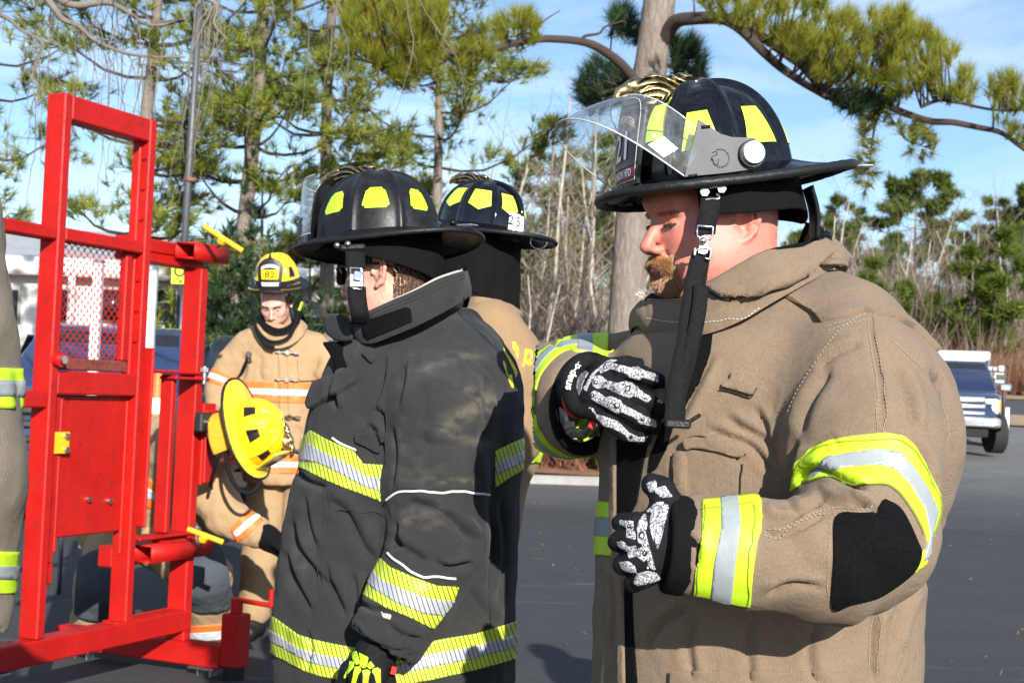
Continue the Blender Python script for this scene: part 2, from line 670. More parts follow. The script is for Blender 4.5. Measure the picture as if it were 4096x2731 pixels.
def text_vf(s, size=1.0, align='CENTER', bold=0.0, ext=0.0):
    cu = bpy.data.curves.new('t', 'FONT')
    cu.body = s; cu.size = size; cu.align_x = align; cu.align_y = 'CENTER'
    cu.resolution_u = 3; cu.offset = bold; cu.extrude = ext
    o = bpy.data.objects.new('t', cu)
    COL.objects.link(o)
    dg = bpy.context.evaluated_depsgraph_get()
    me = o.evaluated_get(dg).to_mesh()
    V = np.array([v.co[:] for v in me.vertices]); F = [tuple(p.vertices) for p in me.polygons]
    o.evaluated_get(dg).to_mesh_clear()
    bpy.data.objects.remove(o); bpy.data.curves.remove(cu)
    return V, F

# ------------------------------------------------------------------ materials
def nodes(name):
    m = bpy.data.materials.new(name)
    m.use_nodes = True
    nt = m.node_tree
    return m, nt, nt.nodes['Principled BSDF']

def tx(nt, kind, scale=1.0, vec=None, **k):
    n = nt.nodes.new('ShaderNodeTex' + kind)
    n.inputs['Scale'].default_value = scale
    for a, b in k.items():
        a = a.replace('_', ' ')
        if a in n.inputs: n.inputs[a].default_value = b
        else: setattr(n, a.replace(' ', '_'), b)
    if vec is not None: nt.links.new(vec, n.inputs['Vector'])
    return n

def mixcol(nt, fac, a, b, blend='MIX'):
    n = nt.nodes.new('ShaderNodeMix'); n.data_type = 'RGBA'; n.blend_type = blend
    for s, v in (('Factor', fac), ('A', a), ('B', b)):
        if isinstance(v, (int, float)): n.inputs[s].default_value = v
        elif isinstance(v, (tuple, list)): n.inputs[s].default_value = tuple(v) + ((1,) if len(v) == 3 else ())
        else: nt.links.new(v, n.inputs[s])
    return n.outputs['Result']

def ramp(nt, val, a, b, c=0.0, d=1.0):
    n = nt.nodes.new('ShaderNodeMapRange'); n.clamp = True
    for s, v in (('From Min', a), ('From Max', b), ('To Min', c), ('To Max', d)):
        n.inputs[s].default_value = v
    nt.links.new(val, n.inputs['Value'])
    return n.outputs['Result']

def math_n(nt, op, a, b=None):
    n = nt.nodes.new('ShaderNodeMath'); n.operation = op
    for i, v in enumerate((a, b)):
        if v is None: continue
        if isinstance(v, (int, float)): n.inputs[i].default_value = v
        else: nt.links.new(v, n.inputs[i])
    return n.outputs[0]

def bump(nt, p, h, strength=.3, dist=.002):
    n = nt.nodes.new('ShaderNodeBump')
    n.inputs['Strength'].default_value = strength
    n.inputs['Distance'].default_value = dist
    nt.links.new(h, n.inputs['Height'])
    nt.links.new(n.outputs['Normal'], p.inputs['Normal'])

def objv(nt):
    return nt.nodes.new('ShaderNodeTexCoord').outputs['Object']

MATS = {}
def M(name, col=(.5, .5, .5), rough=.6, metal=0.0, var=.12, vscale=12.0, bmp=0.0, bscale=300.0, spec=.5, coat=0.0, sheen=0.0, dirt=None, dscale=5.0, damt=.5):
    if name in MATS: return MATS[name]
    m, nt, p = nodes(name)
    v = objv(nt)
    n1 = tx(nt, 'Noise', vscale, v, Detail=5.0, Roughness=.6)
    lo = tuple(max(0, c * (1 - var)) for c in col); hi = tuple(min(1, c * (1 + var)) for c in col)
    c = mixcol(nt, ramp(nt, n1.outputs['Fac'], .3, .7), lo, hi)
    if dirt is not None:
        n2 = tx(nt, 'Noise', dscale, v, Detail=8.0, Roughness=.7, Distortion=.4)
        c = mixcol(nt, ramp(nt, n2.outputs['Fac'], .52, .72, 0, damt), c, dirt)
    nt.links.new(c, p.inputs['Base Color'])
    n3 = tx(nt, 'Noise', vscale * 3, v, Detail=4.0)
    nt.links.new(ramp(nt, n3.outputs['Fac'], .3, .7, max(0, rough - .08), min(1, rough + .08)), p.inputs['Roughness'])
    p.inputs['Metallic'].default_value = metal
    p.inputs['Specular IOR Level'].default_value = spec
    p.inputs['Coat Weight'].default_value = coat
    p.inputs['Coat Roughness'].default_value = .08
    p.inputs['Sheen Weight'].default_value = sheen
    if bmp > 0:
        n4 = tx(nt, 'Noise', bscale, v, Detail=3.0)
        bump(nt, p, n4.outputs['Fac'], bmp, .002)
    MATS[name] = m
    return m

def fabric(name, col, dark=.62, weave=420.0, var=.1, dirt=None, damt=.35, dscale=4.5, rough=.9, wb=.5, wrinkle=.55, soft=1.0):
    """Woven canvas: crossed threads, tonal blotches, small creases."""
    if name in MATS: return MATS[name]
    m, nt, p = nodes(name)
    v = objv(nt)
    wa = tx(nt, 'Wave', weave / 6.283 * 1.0, v, bands_direction='Z', Distortion=.6, Detail=1.0)
    mp = nt.nodes.new('ShaderNodeMapping'); mp.inputs['Rotation'].default_value = (0, 0, .75)
    nt.links.new(v, mp.inputs['Vector'])
    wc = tx(nt, 'Wave', weave / 6.283, mp.outputs['Vector'], bands_direction='X', Distortion=.6, Detail=1.0)
    w = math_n(nt, 'MULTIPLY', wa.outputs['Fac'], wc.outputs['Fac'])
    n1 = tx(nt, 'Noise', 7.0, v, Detail=6.0, Roughness=.65)
    lo = tuple(c * (1 - var) for c in col); hi = tuple(min(1, c * (1 + var)) for c in col)
    c = mixcol(nt, ramp(nt, n1.outputs['Fac'], .3, .7), lo, hi)
    c = mixcol(nt, ramp(nt, w, .0, .45, .8, 0.0), c, tuple(x * dark for x in col))
    n5 = tx(nt, 'Noise', 260.0, v, Detail=2.0)
    c = mixcol(nt, ramp(nt, n5.outputs['Fac'], .35, .75, 0, .3), c, tuple(min(1, x * 1.35) for x in col))
    if dirt is not None:
        n2 = tx(nt, 'Noise', dscale, v, Detail=9.0, Roughness=.72, Distortion=.5)
        c = mixcol(nt, ramp(nt, n2.outputs['Fac'], .5, .72, 0, damt), c, dirt)
    nt.links.new(c, p.inputs['Base Color'])
    p.inputs['Roughness'].default_value = rough
    p.inputs['Specular IOR Level'].default_value = .12 + .1 * soft
    p.inputs['Sheen Weight'].default_value = .08 * soft
    n3 = tx(nt, 'Noise', 26.0, v, Detail=4.0, Roughness=.55, Distortion=.8)
    h = math_n(nt, 'ADD', math_n(nt, 'MULTIPLY', w, .10), math_n(nt, 'MULTIPLY', n3.outputs['Fac'], 1.1 * wrinkle))
    bump(nt, p, h, wb, .011)
    MATS[name] = m
    return m

def hivis(name, col, hatch=None, period=.009, rough=.55, mesh=True, dirvec=(1, 0, .35)):
    if name in MATS: return MATS[name]
    m, nt, p = nodes(name)
    v = objv(nt)
    n1 = tx(nt, 'Noise', 30.0, v, Detail=4.0)
    c = mixcol(nt, n1.outputs['Fac'], tuple(x * .86 for x in col), tuple(min(1, x * 1.08) for x in col))
    if mesh:
        vo = tx(nt, 'Voronoi', 330.0, v)
        c = mixcol(nt, ramp(nt, vo.outputs['Distance'], .0, .35, .35, 0), c, tuple(x * .45 for x in col))
    if hatch is not None:
        d = nt.nodes.new('ShaderNodeVectorMath'); d.operation = 'DOT_PRODUCT'
        d.inputs[1].default_value = dirvec
        nt.links.new(v, d.inputs[0])
        q = math_n(nt, 'FRACT', math_n(nt, 'MULTIPLY', d.outputs['Value'], 1.0 / period))
        k = math_n(nt, 'LESS_THAN', q, .2)
        c = mixcol(nt, k, c, hatch)
    nt.links.new(c, p.inputs['Base Color'])
    p.inputs['Roughness'].default_value = rough
    n3 = tx(nt, 'Noise', 60.0, v, Detail=2.0)
    bump(nt, p, n3.outputs['Fac'], .25, .004)
    MATS[name] = m
    return m
# ================================================================== ground
def sst(x): x = np.clip(x, 0, 1); return x * x * (3 - 2 * x)
def gz(x, y):
    """Ground height: level lot, rising to the road at the back right."""
    f = np.where(y < 14, 0, np.where(y < 32, (y - 14) * .035, np.where(y < 60, .63 + (y - 32) * .060, 2.31 + (y - 60) * .035)))
    k = np.where(y < 14, 0, 1)
    return f * sst((np.asarray(x) - .5) / 9.0) + .012 * np.clip(y - 30, 0, 400) * (1 - sst((np.asarray(x) - .5) / 9.0))
def asphalt():
    m, nt, p = nodes('asphalt')
    v = objv(nt)
    n1 = tx(nt, 'Noise', 260.0, v, Detail=3.0, Roughness=.7)
    n2 = tx(nt, 'Noise', 1.1, v, Detail=8.0, Roughness=.62)
    n3 = tx(nt, 'Noise', .25, v, Detail=4.0)
    sep = nt.nodes.new('ShaderNodeSeparateXYZ'); nt.links.new(v, sep.inputs[0])
    far = ramp(nt, math_n(nt, 'ADD', sep.outputs['Y'], math_n(nt, 'MULTIPLY', n3.outputs['Fac'], 7.0)), 20.0, 29.0)
    c = mixcol(nt, ramp(nt, n2.outputs['Fac'], .3, .7), (.021, .0215, .0235), (.036, .0365, .039))
    old = mixcol(nt, ramp(nt, n2.outputs['Fac'], .3, .7), (.13, .128, .122), (.19, .186, .178))
    c = mixcol(nt, far, c, old)
    c = mixcol(nt, ramp(nt, n1.outputs['Fac'], .45, .75, 0, .5), c, (.11, .11, .11))
    n6 = tx(nt, 'Noise', 45.0, v, Detail=4.0, Roughness=.8)
    c = mixcol(nt, ramp(nt, n6.outputs['Fac'], .52, .72, 0, .6), c, (.10, .10, .10))
    n7 = tx(nt, 'Noise', 9.0, v, Detail=5.0, Roughness=.7)
    c = mixcol(nt, ramp(nt, n7.outputs['Fac'], .55, .7, 0, .5), c, (.018, .018, .02))
    # dribbled sealant and scuffs
    mp = nt.nodes.new('ShaderNodeMapping'); mp.inputs['Scale'].default_value = (.5, 2.4, 1); nt.links.new(v, mp.inputs['Vector'])
    n5 = tx(nt, 'Noise', 1.7, mp.outputs['Vector'], Detail=9.0, Roughness=.7, Distortion=.6)
    c = mixcol(nt, ramp(nt, n5.outputs['Fac'], .60, .66, 0, .5), c, (.15, .145, .135))
    nt.links.new(c, p.inputs['Base Color'])
    p.inputs['Roughness'].default_value = .85
    bump(nt, p, n1.outputs['Fac'], .6, .006)
    return m
xs = np.concatenate([np.linspace(-260, -30, 24), np.linspace(-26, 40, 45), np.linspace(46, 300, 26)])
ys = np.concatenate([np.linspace(-80, -5, 12), np.linspace(0, 100, 61), np.linspace(110, 700, 40)])
XX, YY = np.meshgrid(xs, ys, indexing='ij')
V, F = grid_vf(np.stack([XX, YY, gz(XX, YY)], -1))
tag(mk('parking_lot', V, F[:, ::-1] if normals(V, F)[0, 2] < 0 else F, asphalt(), None), kind='structure')
STRAW = M('pine_straw', (.26, .115, .055), .95, var=.45, vscale=3.0, bmp=.9, bscale=60, dirt=(.16, .085, .05), damt=.8, dscale=1.2)
CONC = M('kerb_concrete', (.28, .27, .25), .85, var=.12, vscale=6, bmp=.4, bscale=80, dirt=(.25, .23, .20), damt=.5, dscale=2)
VERGE = M('dry_grass', (.34, .24, .13), .95, var=.35, vscale=2.5, bmp=.8, bscale=40, dirt=(.17, .15, .06), damt=.6, dscale=.6)
# kerb line and the straw bed behind it
kx = np.linspace(-40, 5, 60); ky = 22.3 + .25 * np.sin(kx * .12) + 30 * np.clip((kx - 3.5) / 1.5, 0, 1) ** 3
prof = [(-.10, .004), (-.08, .13), (.10, .145), (.12, .0)]
G = np.array([[(x, y + o, gz(x, y) + h) for o, h in prof] for x, y in zip(kx, ky)])
V, F = grid_vf(G); tag(mk('kerb', V, F, CONC, None, smooth=False), kind='structure')
G = np.array([[(x, y + .11 + d, gz(x, y + .11 + d) + .13 + .10 * (1 - math.exp(-d / 3)) + .05 * vnoise(np.array([x, d, 0.]), .7)) for d in (0, .6, 1.5, 3, 6, 10, 16, 30, 60, 120)] for x, y in zip(kx, ky)])
V, F = grid_vf(G); tag(mk('pine_straw_bed', V, F, STRAW, None), kind='structure')
# sandy verge and second road strip at the back right
kx = np.linspace(9.5, 60, 60)
def strip(name, y0, y1, mat, lift, wob=.4, kx=kx):
    G = np.array([[(x, y0 + wob * math.sin(x * .2) + (y1 - y0) * t, gz(x, y0 + wob * math.sin(x * .2) + (y1 - y0) * t) + lift) for t in np.linspace(0, 1, 12)] for x in kx])
    V, F = grid_vf(G); return tag(mk(name, V, F, mat, None), kind='structure')
strip('verge', 39, 44, VERGE, .05)
strip('road', 44.1, 54, M('road_asphalt', (.055, .056, .06), .9, bmp=.3), .03)
strip('verge', 54.2, 140, VERGE, .05, kx=np.linspace(-2, 140, 90))
# ------------------------------------------------------------------ shared materials
TAN_A = fabric('khaki_canvas', (.262, .188, .126), weave=1150, dirt=(.15, .11, .08), damt=.45, wb=.8, dark=.5)
TAN_C = fabric('sandy_canvas', (.33, .215, .118), weave=1400, dirt=(.22, .14, .08), damt=.5, wb=.5)
TAN_D = fabric('light_sand_canvas', (.42, .28, .15), weave=1400, dirt=(.33, .22, .12), damt=.4, wb=.5)
DARK_B = fabric('charcoal_canvas', (.027, .028, .030), dark=.6, weave=1300, dirt=(.07, .06, .047), damt=.3, wb=.6, dscale=6.0)
KHAKI_F = fabric('grey_khaki_canvas', (.20, .165, .122), weave=1150, dirt=(.14, .115, .09), damt=.4)
BLACKCLOTH = fabric('black_knit', (.006, .006, .007), dark=.7, weave=1500, wb=.4, soft=0)
VELCRO = M('velcro', (.004, .004, .005), .95, bmp=.8, bscale=900, vscale=200, var=.5, spec=.12)
LIME = hivis('lime_trim', (.50, .74, .02))
SILVER = hivis('silver_trim', (.27, .30, .31), rough=.45)
LIME_H = hivis('lime_trim_hatched', (.50, .62, .04), hatch=(.05, .06, .03), mesh=False)
SILVER_H = hivis('silver_trim_hatched', (.40, .42, .45), hatch=(.05, .05, .055), rough=.38, mesh=False)
ORANGE = hivis('orange_trim', (.92, .17, .03))
SILVER_W = hivis('white_silver_trim', (.66, .68, .72), rough=.4, mesh=False)
THREAD = M('pale_thread', (.36, .29, .21), .9)
THREAD_OR_SHADOW = M('dark_thread_or_shadow', (.02, .02, .02), .9)  # dark stitching; also drawn as shadow lines on the khaki coat
PIPING = M('white_piping', (.78, .78, .76), .5)
BLK_GLOSS = M('black_gloss_shell', (.004, .0045, .006), .06, coat=.0, var=.3, vscale=40)
BLK_SATIN = M('black_satin_shell', (.008, .008, .009), .42, var=.35, vscale=30, bmp=.12, bscale=160, dirt=(.05, .042, .034), damt=.3, dscale=16, spec=.35)
YEL_SHELL = M('yellow_shell', (.86, .56, .012), .22, coat=.5, var=.05)
RUBBER = M('black_rubber', (.009, .009, .010), .5, spec=.35, bmp=.5, bscale=220, vscale=60)
LEATHER = M('black_leather', (.010, .010, .011), .42, bmp=.35, bscale=350)
STICK_LIME = hivis('lime_sticker', (.66, .90, .06), mesh=False, rough=.3)
STICK_BLACK = M('black_sticker', (.012, .012, .012), .35)
def brass_mat():
    m, nt, p = nodes('aged_brass')
    v = objv(nt)
    a = nt.nodes.new('ShaderNodeAttribute'); a.attribute_name = 'cav'
    n = tx(nt, 'Noise', 120.0, v, Detail=4.0)
    k = math_n(nt, 'MULTIPLY', ramp(nt, a.outputs['Fac'], .25, .75), ramp(nt, n.outputs['Fac'], .25, .55, .5, 1.0))
    nt.links.new(mixcol(nt, k, (.045, .035, .018), (.60, .47, .23)), p.inputs['Base Color'])
    p.inputs['Metallic'].default_value = 1.0
    p.inputs['Roughness'].default_value = .34
    return m
BRASS = brass_mat()
CHROME = M('bright_steel', (.78, .78, .78), .16, metal=1.0, var=.05)
STEEL = M('dull_steel', (.45, .45, .46), .35, metal=1.0, var=.15)
GREYPLASTIC = M('grey_plate', (.085, .085, .088), .5, metal=.0, var=.12, bmp=.1)
WHITE = M('white_paint', (.80, .80, .78), .4, var=.04)
RED_TEXT = M('red_panel', (.42, .015, .018), .5)
STITCH_W = M('white_stitch', (.70, .68, .62), .8)
WEBBING = M('black_webbing', (.007, .007, .008), .8, spec=.2, bmp=.7, bscale=700, vscale=120, var=.4)
GLOVE_BLK = M('glove_black', (.008, .008, .010), .75, spec=.2, bmp=.8, bscale=600, vscale=90, var=.4)
LENS = M('dark_lens', (.05, .015, .01), .05, metal=.6)
YEL_PAINT = M('yellow_lettering', (.80, .66, .02), .7, var=.15, vscale=60)

def bone_mat(name, hi, lo, sc):
    m, nt, p = nodes(name)
    v = objv(nt)
    n = tx(nt, 'Noise', sc, v, Detail=4.0, Roughness=.7, Distortion=1.5)
    c = mixcol(nt, ramp(nt, n.outputs['Fac'], .44, .58), lo, hi)
    nt.links.new(c, p.inputs['Base Color'])
    p.inputs['Roughness'].default_value = .7
    return m
BONE = bone_mat('bone_print', (.62, .63, .67), (.025, .025, .03), 260.0)
BONE_G = M('lime_bone_print', (.50, .85, .02), .6)

def glass_mat(name, tint=(.90, .94, .93), dust=.11):
    m, nt, p = nodes(name)
    nt.nodes.remove(p)
    out = nt.nodes['Material Output']
    tr = nt.nodes.new('ShaderNodeBsdfTransparent'); tr.inputs['Color'].default_value = tint + (1,)
    gl = nt.nodes.new('ShaderNodeBsdfGlossy'); gl.inputs['Roughness'].default_value = .03
    df = nt.nodes.new('ShaderNodeBsdfDiffuse'); df.inputs['Color'].default_value = (.6, .62, .62, 1)
    lw = nt.nodes.new('ShaderNodeLayerWeight'); lw.inputs['Blend'].default_value = .5
    frs = math_n(nt, 'MULTIPLY_ADD', math_n(nt, 'POWER', lw.outputs['Facing'], 3.0), .75); frs.node.inputs[2].default_value = .07
    v = objv(nt)
    n = tx(nt, 'Noise', 40.0, v, Detail=8.0, Roughness=.8)
    sp = tx(nt, 'Voronoi', 260.0, v)
    d = math_n(nt, 'MAXIMUM', ramp(nt, n.outputs['Fac'], .4, .75, dust * .4, dust * 2), ramp(nt, sp.outputs['Distance'], .0, .12, dust * 3, 0))
    m1 = nt.nodes.new('ShaderNodeMixShader'); m2 = nt.nodes.new('ShaderNodeMixShader')
    nt.links.new(d, m1.inputs[0]); nt.links.new(tr.outputs[0], m1.inputs[1]); nt.links.new(df.outputs[0], m1.inputs[2])
    nt.links.new(frs, m2.inputs[0]); nt.links.new(m1.outputs[0], m2.inputs[1]); nt.links.new(gl.outputs[0], m2.inputs[2])
    nt.links.new(m2.outputs[0], out.inputs['Surface'])
    return m
VISOR = glass_mat('clear_visor')

def skin_mat(name, rough=.42):
    m, nt, p = nodes(name)
    v = objv(nt)
    a = nt.nodes.new('ShaderNodeAttribute'); a.attribute_name = 'tone'
    n1 = tx(nt, 'Noise', 70.0, v, Detail=7.0, Roughness=.7)
    n2 = tx(nt, 'Noise', 700.0, v, Detail=2.0)
    c = mixcol(nt, ramp(nt, n1.outputs['Fac'], .38, .66, 0, .5), a.outputs['Color'], (.50, .15, .11))
    c = mixcol(nt, ramp(nt, n2.outputs['Fac'], .4, .8, 0, .12), c, (.85, .62, .5))
    nt.links.new(c, p.inputs['Base Color'])
    p.inputs['Roughness'].default_value = rough
    p.inputs['Subsurface Weight'].default_value = .12
    p.inputs['Subsurface Radius'].default_value = (.8, .3, .15)
    p.inputs['Subsurface Scale'].default_value = .006
    bump(nt, p, math_n(nt, 'ADD', n2.outputs['Fac'], n1.outputs['Fac']), .35, .0018)
    return m
SKIN = skin_mat('skin')

def hair_mat(name, a, b):
    m, nt, p = nodes(name)
    v = objv(nt)
    n = tx(nt, 'Noise', 900.0, v, Detail=1.0)
    nt.links.new(mixcol(nt, ramp(nt, n.outputs['Fac'], .35, .65), a, b), p.inputs['Base Color'])
    p.inputs['Roughness'].default_value = .45
    return m
BEARD = hair_mat('ginger_hair', (.20, .08, .026), (.40, .20, .08))
BEARD_L = hair_mat('greying_hair', (.42, .27, .15), (.72, .62, .48))
STUB = hair_mat('fair_stubble', (.42, .22, .12), (.55, .33, .2))
BROWN = hair_mat('dark_brown_hair', (.035, .018, .010), (.10, .055, .03))

# ------------------------------------------------------------------ hair strands
def strands(P, Dr, ln, w, curve=None):
    """Thin bent blades from roots P along Dr."""
    n = len(P)
    ln = np.broadcast_to(ln, (n,))[:, None]
    view = P - CAM
    sd = np.cross(Dr, view); sd /= np.linalg.norm(sd, axis=1)[:, None] + 1e-9
    mid = P + Dr * ln * .55
    tip = P + Dr * ln + (curve * ln if curve is not None else 0)
    V = np.stack([P - sd * w, P + sd * w, mid - sd * w * .8, mid + sd * w * .8, tip], 1).reshape(-1, 3)
    b = np.arange(n)[:, None] * 5
    F = np.concatenate([b + [0, 1, 3], b + [0, 3, 2], b + [2, 3, 4]])
    return V, F

# ------------------------------------------------------------------ heads
def make_head(jowl=0.0, neck=.062, brow=.0, nose=1.0, h=.0028, fore=0.0, lids='down', ear=True, neck_dir=(-.055, 0, -.21)):
    """Head with face, ears and neck; x forward, y left, z up, origin between the ears at eye height."""
    def f(P):
        Pm = (P[0], np.abs(P[1]), P[2])
        d = ell(P, (-.012, 0, .035), (.100, .077, .088))
        d = smin(d, ell(P, (.030, 0, -.018), (.064, .062 + .006 * jowl, .085)), .03)
        d = smin(d, ell(Pm, (.018, .022, -.068), (.062 + .008 * jowl, .042 + .012 * jowl, .042 + .01 * jowl)), .03)
        d = smin(d, cone(P, (-.025, 0, -.05), neck_dir, neck, neck * 1.12), .03 + .02 * jowl)
        d = smin(d, ell(P, (.076, 0, -.102), (.022, .024, .018)), .022)
        d = smin(d, ell(Pm, (.058, .040, -.028), (.026, .024, .022)), .022)
        d = smin(d, cone(Pm, (.090, .008, .019), (.078, .044, .022), .0115 + brow, .010 + brow), .014)
        if fore: d = smin(d, ell(P, (.062, 0, .042), (.052, .060, .034)), .012)
        d = smax(d, -ell(Pm, (.110, .031, -.003), (.024, .020, .0150)), .010)
        # eyes with closed-over lids
        d = smin(d, ell(Pm, (.0765, .032, -.002), (.0145, .0150, .0132)), .0022)
        d = smin(d, cone(Pm, (.0905, .020, -.0010), (.083, .045, -.0030), .0026, .0024), .003)
        d = smin(d, cone(Pm, (.0890, .021, -.0125), (.082, .043, -.0120), .0030, .0030), .004)
        d = smax(d, -cone(Pm, (.0925, .018, .0088), (.082, .047, .0075), .0012, .0011), .002)
        d = smax(d, -cone(Pm, (.094, .022, -.050), (.080, .036, -.072), .0022, .0018), .008)
        # nose
        d = smin(d, cone(P, (.092, 0, .008), (.116 * nose, 0, -.038), .0075, .0105), .012)
        d = smin(d, ell(P, (.114 * nose, 0, -.042), (.0115, .0115, .0098)), .006)
        d = smin(d, ell(Pm, (.103, .0135, -.046), (.0115, .0075, .0085)), .006)
        d = smax(d, -ell(Pm, (.107, .0075, -.0565), (.006, .0036, .006)), .004)
        # mouth
        d = smin(d, ell(P, (.084, 0, -.072), (.018, .030, .016)), .012)
        d = smin(d, ell(P, (.099, 0, -.0695), (.0075, .022, .0052)), .006)
        d = smin(d, ell(P, (.0965, 0, -.0805), (.0075, .019, .0058)), .006)
        d = smax(d, -cone(Pm, (.108, 0, -.0752), (.093, .025, -.0757), .0017, .0012), .003)
        d = smax(d, -ell(P, (.097, 0, -.092), (.008, .018, .005)), .008)
        if ear:
            Re = np.array(Matrix.Rotation(.28, 3, 'Y') @ Matrix.Rotation(-.35, 3, 'Z'))
            d = smin(d, ell(Pm, (-.016, .080, -.006), (.019, .0065, .031), Re), .006)
            d = smax(d, -ell(Pm, (-.009, .0885, -.004), (.0105, .0085, .018), Re), .004)
            pts = [(-.001, .083, .010), (-.006, .087, .022), (-.020, .091, .026), (-.032, .0925, .017), (-.035, .0925, .000), (-.030, .090, -.018), (-.020, .087, -.030), (-.011, .084, -.036)]
            d = smin(d, chain(Pm, pts, [.0032, .0038, .0042, .0042, .004, .0036, .0046, .0062], .003), .003)
            d = smin(d, chain(Pm, [(-.022, .0905, .014), (-.026, .0895, .0), (-.021, .0885, -.014)], [.0028, .003, .0028], .003), .003)
            d = smin(d, ell(Pm, (.002, .081, -.006), (.0042, .004, .0075)), .003)
        return d
    V, F = surface_nets(f, (-.16, -.115, -.235), (.14, .115, .135), h)
    V = relax(V, F, 2, .35)
    return V, F

def face_tone(V, base, lip, blush, amt=1.0):
    t = np.tile(np.array(base, float), (len(V), 1))
    a = np.abs(V[:, 1])
    def g(c, r):
        return np.exp(-(((V[:, 0] - c[0]) / r[0]) ** 2 + ((a - c[1]) / r[1]) ** 2 + ((V[:, 2] - c[2]) / r[2]) ** 2))
    b = np.clip(g((.115, 0, -.04), (.02, .02, .02)) + .7 * g((.07, .05, -.03), (.03, .025, .025)) + .9 * g((-.02, .09, 0), (.03, .015, .04)) + .4 * g((0, .06, -.12), (.06, .05, .05)) + .5 * g((.09, 0, .05), (.03, .05, .03)), 0, 1)
    t += (np.array(blush) - t) * (b * .65 * amt)[:, None]
    l = np.clip(1.6 * g((.101, 0, -.0755), (.012, .021, .0085)) - .35, 0, 1)
    t += (np.array(lip) - t) * l[:, None]
    ey = (V[:, 0] > .080) & (np.abs(V[:, 2] + .0070) < .0032 - .12 * np.abs(a - .032)) & (np.abs(a - .032) < .0125)
    t[ey] = (.42, .33, .30)
    t[ey & (np.abs(a - .034) < .0052)] = (.025, .03, .035)
    return t

class XF:
    """Local x-forward / y-left / z-up frame placed in the world."""
    def __init__(s, o, yaw, pitch, tilt=0.0, scale=1.0):
        # yaw: heading of +x in the ground plane measured from world +x; pitch: nose down positive
        R = Matrix.Rotation(yaw, 3, 'Z') @ Matrix.Rotation(pitch, 3, 'Y') @ Matrix.Rotation(tilt, 3, 'X')
        s.R = np.array(R); s.o = np.asarray(o, float); s.s = np.broadcast_to(np.asarray(scale, float), (3,))
    def __call__(s, V):
        return (np.asarray(V, float) * s.s) @ s.R.T + s.o
    def inv(s, V):
        return ((np.asarray(V, float) - s.o) @ s.R) / s.s

